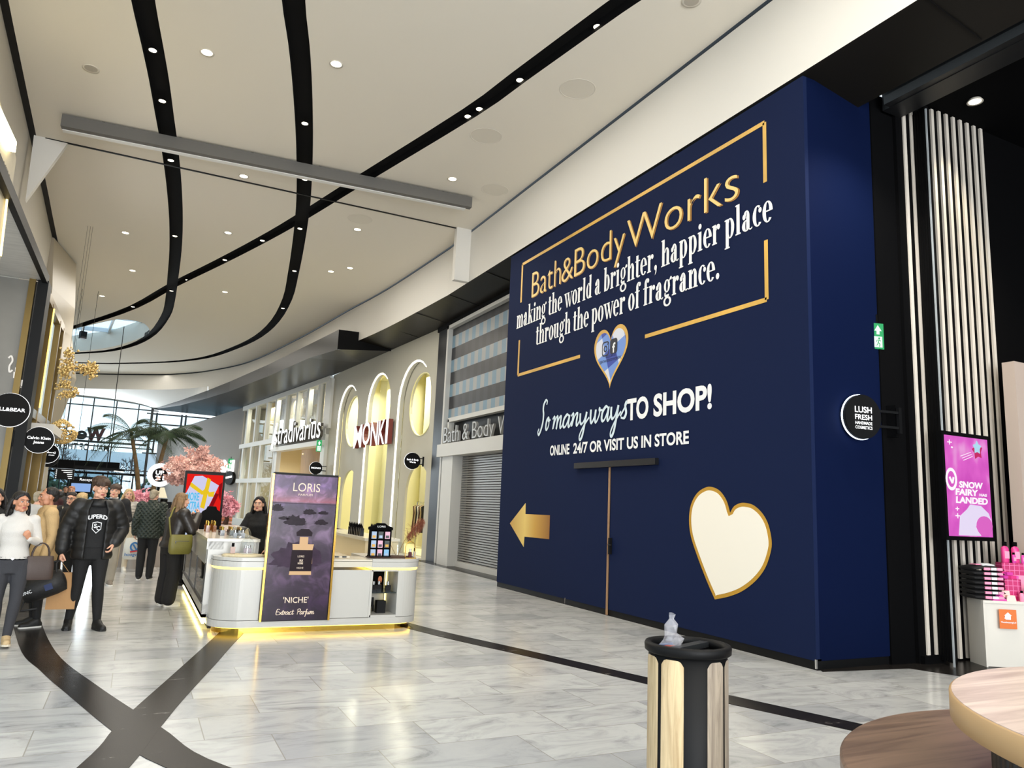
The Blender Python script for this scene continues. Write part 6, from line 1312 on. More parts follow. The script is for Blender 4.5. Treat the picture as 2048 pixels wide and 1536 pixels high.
# ================================================================ PEOPLE
SKIN = mat('skin', (214, 164, 138), .5, var=.05, vscale=12); SKIN2 = mat('skin_tan', (190, 134, 104), .5); LIP = mat('lips', (164, 84, 80), .45); EYEW = mat('eye_white', (226, 222, 216), .3); IRIS = mat('iris_dark', (34, 24, 18), .2)
def hairmat(n, c): return mat('hair_' + n, c, .5, bump=.9, bscale=14, stretch=(9, 9, 1), var=.3, vscale=10)
HB = hairmat('black', (22, 17, 15)); HBR = hairmat('brown', (58, 38, 24)); HBL = hairmat('dark_blonde', (124, 96, 64)); HG = hairmat('grey', (150, 138, 116)); HLB = hairmat('light_blonde', (196, 168, 122))
def cloth(n, c, bump=.35, bs=90, rough=.85, var=.1): return mat('fabric_' + n, c, rough, bump=bump, bscale=bs, var=var, vscale=5)
class Fig:
    def __init__(s, label, loc, rz, h, fem=False, pose=None, skin=SKIN, head=(0, 0, 0), lean=(0, 0), vox=.0065, group=None, stubble=False):
        s.h = h; s.k = h / 1.75; s.T = Matrix.Translation(Vector(loc)) @ Matrix.Rotation(rz, 4, 'Z') @ Matrix.Scale(s.k, 4); s.fem = fem; s.lean = lean; s.rz = rz; s.loc = Vector(loc); s.vox = vox; s.skin = skin
        sw, hw = (.160, .095) if fem else (.185, .09)
        J = {}
        for n_, q in (('L', 1), ('R', -1)):
            J['sh' + n_] = (q * sw, .0, 1.415); J['el' + n_] = (q * (sw + .055), .03, 1.13); J['wr' + n_] = (q * (sw + .07), -.03, .89); J['hip' + n_] = (q * hw, 0, .92); J['kn' + n_] = (q * (hw + .005), -.015, .50); J['an' + n_] = (q * hw, .02, .085); J['toe' + n_] = (q * (hw + .02), -.14, .03)
            J['hf' + n_] = (0, -.15, -1); J['hp' + n_] = (-q, 0, 0); J['cu' + n_] = 35
        J.update(pose or {}); s.J = {a: (Vector(b) if hasattr(b, '__len__') else b) for a, b in J.items()}
        for n_ in 'LR':
            for j in ('sh', 'el', 'wr'):
                if (j + n_) not in (pose or {}): s.J[j + n_] += s.sh(s.J[j + n_].z)
        s.hc = Vector((0, -.02, 1.625)) + s.sh(1.625); s.HM = Matrix.Rotation(head[0], 3, 'Z') @ Matrix.Rotation(head[1], 3, 'X') @ Matrix.Rotation(head[2], 3, 'Y')
        s.root = s.body(label, group)
    def sh(s, z): q = max(0, (z - .95) / .5); return Vector((s.lean[0] * q, s.lean[1] * q, 0))
    def fin(s, g, name, m_, parent=None, vox=0, smooth=0, label=None):
        g.v = [tuple(s.T @ Vector(p)) for p in g.v]
        if parent is None: return g.build(name, m_, None, vox * s.k if vox else 0, smooth, org=s.loc, rz=s.rz)
        return g.build(name, m_, parent, vox * s.k if vox else 0, smooth, label)
    def H(s, x, y, z): return s.hc + s.HM @ Vector((x, y, z))
    def torso(s, g, off=0., z0=.84, z1=1.50, n=22, amp=0., per=.1, flare=0.):
        if s.fem: K = [(.80, .165, .12, 0), (.92, .172, .125, .01), (1.02, .145, .105, 0), (1.10, .132, .098, 0), (1.20, .145, .112, -.012), (1.28, .155, .125, -.02), (1.36, .158, .105, -.005), (1.43, .135, .075, .005), (1.48, .062, .058, .01), (1.52, .052, .054, .005)]
        else: K = [(.80, .160, .118, 0), (.92, .162, .118, 0), (1.02, .15, .108, 0), (1.10, .148, .108, 0), (1.20, .162, .115, 0), (1.30, .178, .122, -.005), (1.37, .178, .112, 0), (1.43, .15, .085, .005), (1.48, .075, .068, .01), (1.53, .06, .062, .005)]
        R = []; N_ = max(10, int((z1 - z0) / .02))
        for i in range(N_ + 1):
            z = z0 + (z1 - z0) * i / N_
            a = max([q for q in K if q[0] <= z], key=lambda q: q[0]) if z > K[0][0] else K[0]; b = min([q for q in K if q[0] >= z], key=lambda q: q[0]) if z < K[-1][0] else K[-1]
            f = 0 if b[0] == a[0] else (z - a[0]) / (b[0] - a[0]); f = f * f * (3 - 2 * f); rx, ry, cy = [a[j] + (b[j] - a[j]) * f for j in (1, 2, 3)]
            o = off + (amp * abs(math.sin(PI * (z - z0) / per)) if amp else 0) + flare * max(0, (1.1 - z))
            if z > 1.42: o *= max(.35, 1 - (z - 1.42) * 5)
            c = Vector((0, cy, z)) + s.sh(z); R.append([c + Vector(((rx + o) * math.cos(2 * PI * k / n), (ry + o) * math.sin(2 * PI * k / n), 0)) for k in range(n)])
        g.rings(R)
    def arm(s, g, n_, off=0., end=1., amp=0., per=.08, cuff=0.):
        a, b, c = s.J['sh' + n_], s.J['el' + n_], s.J['wr' + n_]; c = b.lerp(c, end)
        P = [a, a.lerp(b, .3), a.lerp(b, .7), b, b.lerp(c, .3), b.lerp(c, .7), c]
        if s.fem: rs = [.052, .047, .041, .037, .037, .030, .024]
        else: rs = [.06, .056, .047, .042, .043, .035, .028]
        for i in range(6): g.cap(P[i], P[i + 1], rs[i] + off, rs[i + 1] + off)
        if amp:
            Q = [a.lerp(b, t / 8) for t in range(8)] + [b.lerp(c, t / 8) for t in range(9)]
            for i, q in enumerate(Q[1:-1]):
                if i % 2 == 0: g.ell(q, rs[min(6, int(i / 16 * 6))] + off + amp, 12, 8)
        g.ell(a, (rs[0] + off) * 1.08, 12, 8)
    def leg(s, g, n_, off=0., wide=0., end=1.):
        a, b, c = s.J['hip' + n_], s.J['kn' + n_], s.J['an' + n_]; c = b.lerp(c, end)
        P = [a, a.lerp(b, .35), a.lerp(b, .7), b, b.lerp(c, .3), b.lerp(c, .7), c]; rs = [.092, .084, .066, .055, .056, .045, .036]
        if s.fem: rs = [.096, .086, .066, .053, .053, .041, .034]
        for i in range(6): g.cap(P[i], P[i + 1], rs[i] + off + wide * i / 6, rs[i + 1] + off + wide * (i + 1) / 6, 12)
    def foot(s, g, n_, off=0.):
        a, t = s.J['an' + n_], s.J['toe' + n_]; d = (t - a); d = d.normalized(); heel = a - Vector((d.x, d.y, 0)) * .03 + Vector((0, 0, -.045 if t.z < .06 else -.03))
        g.cap(a, a + Vector((0, 0, -.03)), .036 + off, .036 + off); g.cap(heel, t.lerp(heel, .35), .030 + off, .036 + off); g.cap(t.lerp(heel, .35), t, .036 + off, .028 + off); g.cap(a, t.lerp(heel, .4) + UZ * .012, .036 + off, .03 + off)
    def hand(s, g, n_):
        w = s.J['wr' + n_]; f = s.J['hf' + n_].normalized(); pn = s.J['hp' + n_]; pn = (pn - f * pn.dot(f)).normalized(); th = pn.cross(f) * (1 if n_ == 'L' else -1); th.normalize()
        if 'th' + n_ in s.J: th = s.J['th' + n_]; th = (th - f * th.dot(f)).normalized()
        cu = math.radians(s.J['cu' + n_]); hs = .92 if s.fem else 1.0
        g.cap(s.J['el' + n_].lerp(w, .85), w + f * .01, .027 * hs, .024 * hs)
        for i, (o, L) in enumerate(((.031, .068), (.0105, .078), (-.0105, .072), (-.030, .057))):
            k = w + (f * (.088 - .004 * abs(i - 1)) + th * o) * hs; g.cap(w + (f * .015 + th * o * .6) * hs, k, .0145 * hs, .0125 * hs)
            p = k; c = cu * (1 + .12 * i)
            for j, (ll, r0, r1) in enumerate(((.46, .0098, .0088), (.31, .0088, .0078), (.23, .0078, .0066))):
                a_ = c * (j + 1) * (.62 if j == 0 else .78); q = p + (f * math.cos(a_) + pn * math.sin(a_)) * L * ll * hs; g.cap(p, q, r0 * hs, r1 * hs, 8); p = q
        b = w + (f * .025 + th * .02 + pn * .006) * hs; q = b + (f * .55 + th * .72 + pn * .3).normalized() * .042 * hs; r = q + (f * .9 + th * .25 + pn * .45).normalized() * .032 * hs; e = r + (f * .9 - th * .05 + pn * .5).normalized() * .022 * hs
        g.cap(b, q, .0155 * hs, .0125 * hs); g.cap(q, r, .012 * hs, .0105 * hs); g.cap(r, e, .0105 * hs, .008 * hs)
    def body(s, label, group):
        g = MB(); s.torso(g)
        for n_ in 'LR': s.arm(g, n_); s.leg(g, n_); s.foot(g, n_, -.004); s.hand(g, n_)
        nb = Vector((0, .012, 1.45)) + s.sh(1.45); g.cap(nb, s.H(0, .012, -.07), .058 if not s.fem else .05, .052 if not s.fem else .045, 14)
        E = lambda c, r: g.ell(s.H(*c), r, 16, 12, s.HM)
        E((0, .018, .035), (.075, .094, .088)); E((0, -.022, -.01), (.064, .074, .098)); E((0, -.045, -.07), (.045, .042, .045)); E((0, -.068, -.095), (.024, .024, .02)); E((0, -.082, .034), (.05, .016, .014))
        for q in (1, -1): E((q * .038, -.07, -.022), (.024, .022, .026)); E((q * .074, .008, -.008), (.010, .020, .032)); E((q * .047, -.03, -.075), (.02, .04, .03))
        g.cap(s.H(0, -.092, .018), s.H(0, -.112, -.024), .008, .0125); E((0, -.100, -.028), (.018, .014, .009)); E((0, -.088, -.056), (.022, .012, .008)); E((0, -.086, -.068), (.019, .012, .007))
        o = s.fin(g, 'person', s.skin, None, s.vox, 3); tag(o, label, 'person', group); s.root = o
        return o
    def face(s, brow=HB, lip=LIP, look=0., glasses=False):
        g = MB(); g2 = MB(); g3 = MB()
        for q in (1, -1):
            g.ell(s.H(q * .031, -.089, .006), (.0145, .008, .0075), 12, 8, s.HM); g2.ell(s.H(q * .031 + look, -.0945, .0055), (.0066, .0045, .0066), 10, 6, s.HM)
            g3.tube([s.H(q * .012, -.099, .0265), s.H(q * .03, -.099, .033), s.H(q * .05, -.088, .027)], [.0032, .0038, .0022], 6)
            g2.tube([s.H(q * .0165, -.0955, .0105), s.H(q * .031, -.098, .0145), s.H(q * .046, -.092, .0105)], .0018, 5)
        s.fin(g, 'eyes', EYEW, s.root); s.fin(g2, 'pupils', IRIS, s.root); s.fin(g3, 'eyebrows', brow, s.root)
        g = MB(); g.ell(s.H(0, -.0985, -.0565), (.0235, .006, .0055), 12, 6, s.HM); g.ell(s.H(0, -.0965, -.0655), (.0195, .0065, .0062), 12, 6, s.HM); s.fin(g, 'lips', lip, s.root)
        if glasses:
            g = MB()
            for q in (1, -1): g.tube([s.H(q * .033 + .023 * math.cos(a), -.108, .005 + .017 * math.sin(a)) for a in [2 * PI * k / 12 for k in range(13)]], .0028, 5); g.tube([s.H(q * .056, -.105, .01), s.H(q * .078, .0, .008)], .0025, 5)
            g.tube([s.H(-.01, -.109, .01), s.H(.01, -.109, .01)], .0025, 5); s.fin(g, 'glasses', BLACK, s.root)
    def shoes(s, m_, sole=None, off=.012):
        g = MB()
        for n_ in 'LR': s.foot(g, n_, off)
        o = s.fin(g, 'shoes', m_, s.root, .009, 3)
        g = MB()
        for n_ in 'LR':
            a, t = s.J['an' + n_], s.J['toe' + n_]; d = Vector((t.x - a.x, t.y - a.y, 0)).normalized(); sd = Vector((-d.y, d.x, 0)); R = []
            dz = (t.z - .03); heel = a - d * .055; tip = t + d * .035
            zh = (a.z - .085)
            for f, w in ((0, .028), (.12, .04), (.45, .043), (.8, .048), (.95, .034), (1, .018)):
                c = heel.lerp(tip, f); zz = zh * (1 - f) + dz * f; R.append([Vector((c.x, c.y, zz)) + sd * x_ * w + UZ * z_ for x_, z_ in ((-1, .0), (1, .0), (1.05, .022), (-1.05, .022))])
            g.rings(R, False)
        s.fin(g, 'soles', sole or mat('white_sole', (220, 218, 212), .6), o)
    def trousers(s, m_, off=.012, wide=0., end=.93, vox=.011):
        g = MB(); s.torso(g, off, .80, 1.02)
        for n_ in 'LR': s.leg(g, n_, off, wide, end)
        g.ell((0, 0, .84), (.13, .105, .08), 14, 8)
        return s.fin(g, 'trousers', m_, s.root, vox, 4)
    def top(s, name, m_, off=.02, z0=.90, z1=1.49, arms=True, end=.97, amp=0., per=.09, flare=0., vox=.011, aoff=None, sm=3):
        g = MB(); s.torso(g, off, z0, z1, amp=amp, per=per, flare=flare)
        if arms:
            for n_ in 'LR': s.arm(g, n_, off * .9 if aoff is None else aoff, end, amp, per)
        return s.fin(g, name, m_, s.root, vox, sm)
    def collar(s, m_, r=.075, z0=1.44, z1=1.53, name='collar'):
        g = MB(); R = []
        for z, rr in ((z0, r * 1.25), ((z0 + z1) / 2, r * 1.02), (z1, r), (z1 - .004, r * .86), (z0 + .01, r * .9)): R.append([Vector((rr * math.cos(2 * PI * k / 20), .008 + rr * 1.02 * math.sin(2 * PI * k / 20), z)) + s.sh(z) for k in range(20)])
        g.rings(R, True, False, True); return s.fin(g, name, m_, s.root)
    def hair(s, m_, style, seed=1, length=.35, side=0.):
        rnd = random.Random(seed); g = MB(); E = lambda c, r: g.ell(s.H(*c), r, 16, 10, s.HM)
        def lock(pts, r): P = [s.H(*p) if len(p) == 3 else p for p in pts]; [g.cap(P[i], P[i + 1], r * (1 - .25 * i / len(P)), r * (1 - .25 * (i + 1) / len(P)), 8) for i in range(len(P) - 1)]
        if style == 'mop':
            E((0, .03, .06), (.088, .098, .078)); E((0, .075, .0), (.07, .045, .07))
            for k in range(46):
                a = rnd.uniform(-PI, PI); el = rnd.uniform(.2, 1.3); c = (.086 * math.cos(a) * math.cos(el), .03 + .096 * math.sin(a) * math.cos(el), .055 + .08 * math.sin(el)); E(c, (.02, .02, .016))
            for k in range(15): x = -.072 + .144 * k / 14; lock([(x * .9, -.045, .11 - abs(x) * .25), (x, -.088 + abs(x) * .35, .082 - abs(x) * .2), (x * 1.02, -.092 + abs(x) * .5, .05 - rnd.uniform(0, .014))], .017)
            for q in (1, -1): lock([(q * .078, .0, .07), (q * .08, .01, .02)], .014)
        elif style == 'short':
            E((0, .03, .045), (.083, .092, .082)); E((0, .07, -.01), (.066, .042, .075))
            for k in range(9): x = -.06 + .12 * k / 8; lock([(x, -.03, .115 - abs(x) * .3), (x, -.066 + abs(x) * .25, .088 - abs(x) * .3)], .016)
            for q in (1, -1): lock([(q * .076, .01, .06), (q * .077, .012, .0)], .012)
        elif style == 'back':
            E((0, .028, .045), (.081, .095, .083)); E((0, .075, .0), (.062, .045, .07)); E((0, .135, .03), (.042, .042, .042))
            for k in range(11): x = -.07 + .14 * k / 10; lock([(x, -.058 + abs(x) * .5, .075 - abs(x) * .35), (x * .9, .0, .115 - abs(x) * .4)], .012)
        elif style == 'long':
            E((0, .03, .048), (.085, .095, .083)); E((0, .07, -.03), (.075, .05, .10))
            for k in range(13):
                x = -.078 + .156 * k / 12
                if abs(x) > .018: lock([(x * .25 + side, -.052, .105), (x * .8, -.066 + abs(x) * .35, .082 - abs(x) * .2), (x * 1.08, -.03, .03)], .013)
            for k in range(40):
                a = rnd.uniform(-.25, PI + .25); x, y = .088 * math.cos(a), .03 + .085 * math.sin(a); L = length * rnd.uniform(.8, 1.05); w1, w2 = rnd.uniform(-.015, .015), rnd.uniform(-.02, .02)
                base = s.H(x, y, .02); o = [base]
                for j in range(1, 5): f = j / 4; out = 1 + .35 * math.sin(f * PI * .8); wv = math.sin(f * 7 + k) * .012; p = s.hc + s.HM @ Vector((x * out + w1 * f + wv, y + (.035 if y > 0 else -.01) * f + w2 * f, .02)) ; o.append(Vector((p.x, p.y, base.z - L * f)))
                for j in range(4): g.cap(o[j], o[j + 1], .017 - .0025 * j, .017 - .0025 * (j + 1), 8)
        return s.fin(g, 'hair', m_, s.root, .0075, 1)
def put(px, py): p = onZ(px, py); return Vector((p.x, p.y, 0))
def at(px, y): p = onY(px, 1000, y); return Vector((p.x, y, 0))
SHOEB = mat('shoe_black', (14, 14, 14), .6); SHOEW = mat('shoe_white', (214, 210, 200), .6); SHOET = mat('shoe_tan', (186, 160, 120), .7)
# ---- woman in white turtleneck, walking towards the camera
f = Fig('woman in white ribbed turtleneck and dark jeans walking at the left edge', at(43, 9.75), math.radians(6), 1.60, True, dict(
    elR=(-.225, .02, 1.13), wrR=(-.235, -.05, .90), elL=(.235, .02, 1.15), wrL=(.135, -.20, 1.20), hfL=(-.35, -.35, .75), hpL=(-.6, .6, .1), cuL=75, knR=(-.1, -.05, .5), anR=(-.085, .06, .085), toeR=(-.10, -.10, .03), knL=(.085, -.10, .5), anL=(.05, -.16, .09), toeL=(.06, -.33, .055)), SKIN2, (.45, .05, 0))
f.face(HB, LIP, .004); f.hair(HB, 'long', 4, .36, .01)
f.trousers(cloth('charcoal_denim', (48, 48, 52), .3, 160), .01, .004)
f.top('turtleneck', cloth('white_rib', (204, 199, 192), .5, 140, .9, .05), .012, .965, 1.49, end=.99, flare=.06); f.collar(cloth('white_rib', ()), .062, 1.43, 1.535)
g = MB(); R = []
for z in (.955, .99): R.append([Vector((.172 * math.cos(2 * PI * k / 22), .125 * math.sin(2 * PI * k / 22) + .0, z)) for k in range(22)])
g.rings(R); bl_ = f.fin(g, 'belt', BLACK, f.root); g = MB(); g.prism([(-.018, -.134, .972), (-.008, -.134, .986), (0, -.134, .97), (.008, -.134, .986), (.018, -.134, .972), (.0, -.134, .955)], (0, -.006, 0)); f.fin(g, 'buckle', CHROME, bl_)
f.shoes(SHOET, mat('sole_cream', (206, 196, 176), .7))
def handbag(p, w, d, h, m_, label, cat='handbag', strap=.16, rz=0., name='handbag', r=.008):
    p = Vector(p); t_ = thing(name, label, cat, p, rz); u = Vector((math.cos(rz), math.sin(rz), 0)); v = Vector((-math.sin(rz), math.cos(rz), 0))
    g = MB(); R = [[p + u * (w / 2 * fx * c_) + v * (d / 2 * fy * s_) + UZ * z for c_, s_ in [(math.copysign(abs(math.cos(a)) ** .4, math.cos(a)), math.copysign(abs(math.sin(a)) ** .4, math.sin(a))) for a in [2 * PI * k / 28 for k in range(28)]]] for fx, fy, z in ((.92, .9, 0), (1, 1, .02), (.98, .95, h * .6), (.90, .6, h - .01), (.88, .5, h))]
    g.rings(R); g.build('bag_body', m_, t_)
    if strap:
        for q in (-1, 1): g = MB(); P = [p + u * (w * .3 * math.cos(PI - PI * k / 10)) + v * q * d * .2 + UZ * (h - .03 + (strap + .03) * math.sin(PI * k / 10) ** .8) for k in range(11)]; g.tube(P, r, 6); g.build('handle', m_, t_)
    return t_
wl = f.T @ (f.J['elL'].lerp(f.J['wrL'], .2) + Vector((.06, 0, 0)))
handbag(wl - UZ * (.30 + .10), .28, .11, .25, mat('dark_brown_leather', (58, 42, 34), .5, bump=.2, bscale=200), 'dark brown leather handbag hanging from the forearm of the woman in white', strap=.14, rz=.25)
# ---- tall young man in black puffer jacket
f = Fig('tall young man in open black puffer jacket and black hoodie looking down', put(162, 1262) + Vector((0, .12, 0)), math.radians(8), 1.80, False, dict(
    elR=(-.30, .05, 1.14), wrR=(-.315, -.03, .88), hfR=(0, -.1, -1), cuR=80, hpR=(1, .1, 0), elL=(.31, .07, 1.15), wrL=(.21, -.08, .98), hfL=(-.3, -.3, -.8), cuL=40, knR=(-.10, .02, .5), anR=(-.14, .10, .09), toeR=(-.16, -.04, .03), knL=(.10, -.09, .5), anL=(.14, -.04, .09), toeL=(.19, -.20, .03)), SKIN, (.28, .16, 0))
f.face(HBR, LIP, .003); f.hair(HBR, 'mop', 2)
f.trousers(cloth('black_jersey', (15, 15, 16), .3), .012, -.004, 1.0)
f.top('hoodie', cloth('black_hoodie', (19, 19, 20), .4), .018, .93, 1.50, False); f.collar(cloth('black_hoodie', ()), .085, 1.41, 1.475, 'hood')
pj = cloth('black_nylon', (17, 16, 16), .15, 30, .55, .1)
g = MB(); R = []
n = 26
for i in range(31):
    z = .80 + .69 * i / 30; o = .042 + .016 * abs(math.sin(PI * (z - .8) / .1)); rx, ry = (.165 + o) * (1 if z < 1.38 else max(.45, 1 - (z - 1.38) * 3.6)), (.125 + o) * (1 if z < 1.38 else max(.62, 1 - (z - 1.38) * 2.4))
    A = [math.radians(-62 + 304 * k / n) for k in range(n + 1)]; gap = .0
    R.append([Vector((rx * math.cos(a), ry * math.sin(a) + .005, z)) for a in A] + [Vector(((rx - .035) * math.cos(a), (ry - .035) * math.sin(a) + .005, z)) for a in A[::-1]])
g.rings(R)
for n_ in 'LR': f.arm(g, n_, .026, .97, .013, .09)
f.fin(g, 'puffer_jacket', pj, f.root, .013, 3); f.collar(pj, .115, 1.41, 1.49, 'jacket_collar')
f.shoes(SHOEB, SHOEB)
g = MB(); g.ell(f.H(-.082, -.012, -.012), (.007, .009, .013), 8, 6); f.fin(g, 'earbud', SHOEW, f.root)
g = MB(); g.text('UPERD', Vector((-.10, -.150, 1.255)), UX, UZ, .20, .045, .002, .03, arc=.02)
o_ = Vector((0, -.149, 1.17)); sh_ = [(-.048, .055), (0, .068), (.048, .055), (.048, -.02), (0, -.07), (-.048, -.02)]; g.plate(sh_, [[(a_ * .86, b_ * .86) for a_, b_ in sh_][::-1]], (o_, UX, UZ), .002); g.text('S', o_ + Vector((-.03, -.001, -.005)), UX, UZ, .03, .045, .002, .03); g.text('C', o_ + Vector((.0, -.001, -.03)), UX, UZ, .032, .045, .002, .03)
f.fin(g, 'chest_print', PRINTW, f.root)
hw_ = f.T @ (f.J['wrR'] + f.J['hfR'].normalized() * .085)
# duffel and paper bag held in the right hand
t = thing('duffel_bag', 'black duffel bag with white print carried by the man in the puffer jacket', 'duffel bag', hw_ - UZ * .42 - UX * .10); c = hw_ - UZ * .30 - UX * .12
g = MB(); ax = Vector((.92, .0, .38)); g.tube([c - ax * .24, c - ax * .22, c - ax * .1, c + ax * .1, c + ax * .2, c + ax * .22], [.05, .125, .14, .14, .125, .05], 20); g.build('bag_body', mat('duffel_black', (16, 16, 17), .6, bump=.3, bscale=40), t)
g = MB()
for q in (-1, 1): g.tube(smooth_path([c - ax * .12 + UY * .06 * q + UZ * .10, c - ax * .04 + UY * .04 * q + UZ * .24, hw_ - UZ * .01, c + ax * .10 + UY * .04 * q + UZ * .22, c + ax * .12 + UY * .06 * q + UZ * .08], 5), .011, 6)
g.build('handles', mat('duffel_black', rough=.6), t)
g = MB(); g.tube([c - ax * .2 - UZ * .1, c - ax * .22 - UZ * .2, c - ax * .05 - UZ * .24], .015, 6); g.build('loose_strap', mat('duffel_black'), t)
g = MB(); g.text('UNC', c - ax * .22 - UY * .132 - UZ * .02, ax.normalized(), Vector((-.38, 0, .92)), .11, .035, .003, .02); g.build('white_print', PRINTW, t)
g = MB(); g.box(c - UY * .142 + UX * .05 + UZ * .0, (.08, .004, .07), M=Matrix.Rotation(-.39, 3, 'Y')); g.build('blue_patch', mat('patch_blue', (30, 44, 84), .7), t)
t = thing('paper_bag', 'brown kraft paper bag behind the black duffel', 'paper bag', hw_ + Vector((.02, .10, -.56))); p = hw_ + Vector((.06, .12, -.58))
g = MB(); g.rings([[p + Vector((sx_ * w_, sy_ * d_, z)) for sx_, sy_ in ((-1, -1), (1, -1), (1, 1), (-1, 1))] for w_, d_, z in ((.15, .06, 0), (.15, .06, .02), (.15, .055, .25), (.13, .03, .42))], False); g.build('bag_body', mat('kraft_paper', (168, 128, 84), .8, bump=.2, bscale=20), t)
g = MB(); g.tube([p + UX * .05 + UZ * .41, hw_ - UZ * .0, p - UX * .05 + UZ * .41], .004, 5); g.build('cord_handle', mat('kraft_paper'), t)
# ---- woman in beige jacket, in profile
f = Fig('woman in beige jacket with dark hair tied back, seen in profile', at(100, 10.85), math.radians(-72), 1.66, True, dict(elL=(.22, .04, 1.12), elR=(-.22, .03, 1.12)), SKIN2, (0, .05, 0))
f.face(HB); f.hair(HB, 'back', 3); f.trousers(cloth('black_jersey', ()), .012); f.top('jacket', cloth('beige_wool', (198, 166, 118), .5, 120), .032, .82, 1.49, flare=.05); f.collar(cloth('beige_wool', ()), .078, 1.43, 1.52); f.shoes(SHOEB)
g = MB(); c = f.T @ Vector((0, -.05, 1.12))
# ---- person in a black coat at the frame edge with a dark pushchair
f = Fig('person in black coat half cut off by the left edge behind the woman in white', at(-8, 10.9), math.radians(5), 1.62, True, dict(elL=(.24, -.04, 1.14), wrL=(.2, -.24, 1.02)), SKIN, (0, 0, 0), vox=.009)
f.face(); f.hair(HB, 'long', 9, .3); f.trousers(cloth('black_jersey', ()), .014); f.top('coat', cloth('black_coat', (20, 20, 22), .3), .035, .72, 1.5, flare=.06); f.shoes(SHOEB)
# ---- woman with glasses further back
f = Fig('woman with glasses and short dark hair in dark coat behind the tall man', at(144, 14.6), math.radians(-10), 1.60, True, dict(knL=(.09, -.08, .5), anL=(.07, -.1, .085), toeL=(.08, -.26, .04)), SKIN, (-.1, .08, 0), vox=.008)
f.face(HB, LIP, 0, True); f.hair(hairmat('dark_brown', (34, 24, 20)), 'short', 5); f.trousers(cloth('black_jersey', ()), .012); f.top('coat', cloth('dark_coat', (30, 28, 27), .4), .035, .74, 1.5, flare=.05, vox=.014); f.collar(cloth('dark_coat', ()), .085, 1.43, 1.53); f.shoes(SHOEB)
g = MB(); g.tube(smooth_path([(-.12, -.05, 1.47), (-.06, -.165, 1.38), (.08, -.175, 1.2), (.2, -.08, 1.0)], 5), .014, 6); f.fin(g, 'bag_strap', cloth('strap_grey', (150, 140, 124)), f.root)
# ---- young man with curly hair
f = Fig('young man with curly brown hair in dark jacket and grey trousers walking', at(228, 15.4) , math.radians(4), 1.76, False, dict(elR=(-.27, .05, 1.14), wrR=(-.26, -.08, .9), elL=(.27, .04, 1.14), wrL=(.14, -.20, 1.10), hfL=(-.75, -.3, .3), hpL=(-.3, .8, 0), cuL=60, knR=(-.1, -.02, .5), anR=(-.12, .12, .16), toeR=(-.13, .0, .06), knL=(.09, -.08, .5), anL=(.08, -.1, .085), toeL=(.1, -.26, .03)), SKIN, (-.2, -.05, .08), vox=.008)
f.face(HBR); f.hair(HBR, 'mop', 7); f.trousers(cloth('grey_chino', (142, 136, 124), .3), .02, .02, 1.0, .013); f.top('shirt', cloth('white_shirt', (222, 218, 210), .2), .014, .95, 1.50, False); f.top('jacket', cloth('black_softshell', (22, 23, 27), .3), .034, .84, 1.46, vox=.014); f.collar(cloth('white_shirt', ()), .068, 1.45, 1.53); f.collar(cloth('black_softshell', ()), .088, 1.42, 1.5, 'jacket_collar'); f.shoes(mat('shoe_taupe', (120, 110, 98), .7))
# ---- blonde woman with tote bag
f = Fig('blonde woman in striped knit and cream trousers carrying a white shopping bag', at(256, 17.9), math.radians(4), 1.70, True, dict(elL=(.225, .03, 1.12), wrL=(.235, -.07, .90), cuL=80, knL=(.09, -.08, .5), anL=(.07, -.1, .085), toeL=(.08, -.26, .03)), SKIN, (.05, .05, 0), vox=.008)
f.face(HBL); f.hair(HLB, 'long', 6, .24); f.trousers(cloth('cream_denim', (204, 190, 166), .3), .012, .008, 1.0, .013)
def stripes():
    M = mat('striped_knit', (220, 214, 204), .9); tt, b = nodes(M); tc = N(tt, 'TexCoord'); w = N(tt, 'TexWave', Scale=13.0, Distortion=1.5); w.bands_direction = 'Z'; tt.links.new(tc.outputs['Object'], w.inputs['Vector']); tt.links.new(ramp(tt, w.outputs['Fac'], [(.5, (222, 216, 206)), (.68, (60, 56, 54))]), b.inputs['Base Color']); return M
f.top('striped_knit', stripes(), .022, .94, 1.48, vox=.013, flare=.05); f.shoes(SHOEW)
hb = f.T @ (f.J['wrL'] + f.J['hfL'].normalized() * .085)
t = thing('tote_bag', 'white plastic shopping bag with blue round mark held by the blonde woman', 'shopping bag', hb - UZ * .55); p = hb - UZ * .54
g = MB(); g.rings([[p + Vector((sx_ * w_, sy_ * d_ - .02, z)) for sx_, sy_ in ((-1, -1), (0, -1.3), (1, -1), (1, 1), (0, 1.2), (-1, 1))] for w_, d_, z in ((.17, .07, 0), (.21, .09, .06), (.2, .07, .3), (.17, .03, .44))], True); g.build('bag_body', mat('plastic_white', (216, 212, 200), .35, bump=.3, bscale=18), t)
g = MB(); 
for q in (-1, 1): g.tube([p + Vector((-.08, .02 * q, .43)), hb + UY * .01 * q, p + Vector((.08, .02 * q, .43))], .008, 5)
g.build('handles', mat('plastic_white', rough=.35), t)
o_ = p + Vector((0, -.145, .26)); g = MB(); g.plate([(.09 * math.cos(k * PI / 10), .10 * math.sin(k * PI / 10)) for k in range(20)], [[(.055 * math.cos(k * PI / 10), .065 * math.sin(k * PI / 10)) for k in range(20)][::-1]], (o_, UX, UZ), .002); g.bar(o_ + Vector((-.03, -.001, .05)), o_ + Vector((.04, -.001, -.06)), .002, .03); g.text('hoogvliet', o_ + Vector((-.17, .0, -.185)), UX, UZ, .34, .06, .003, .02); g.build('blue_mark', mat('print_blue', (44, 110, 170), .5), t)
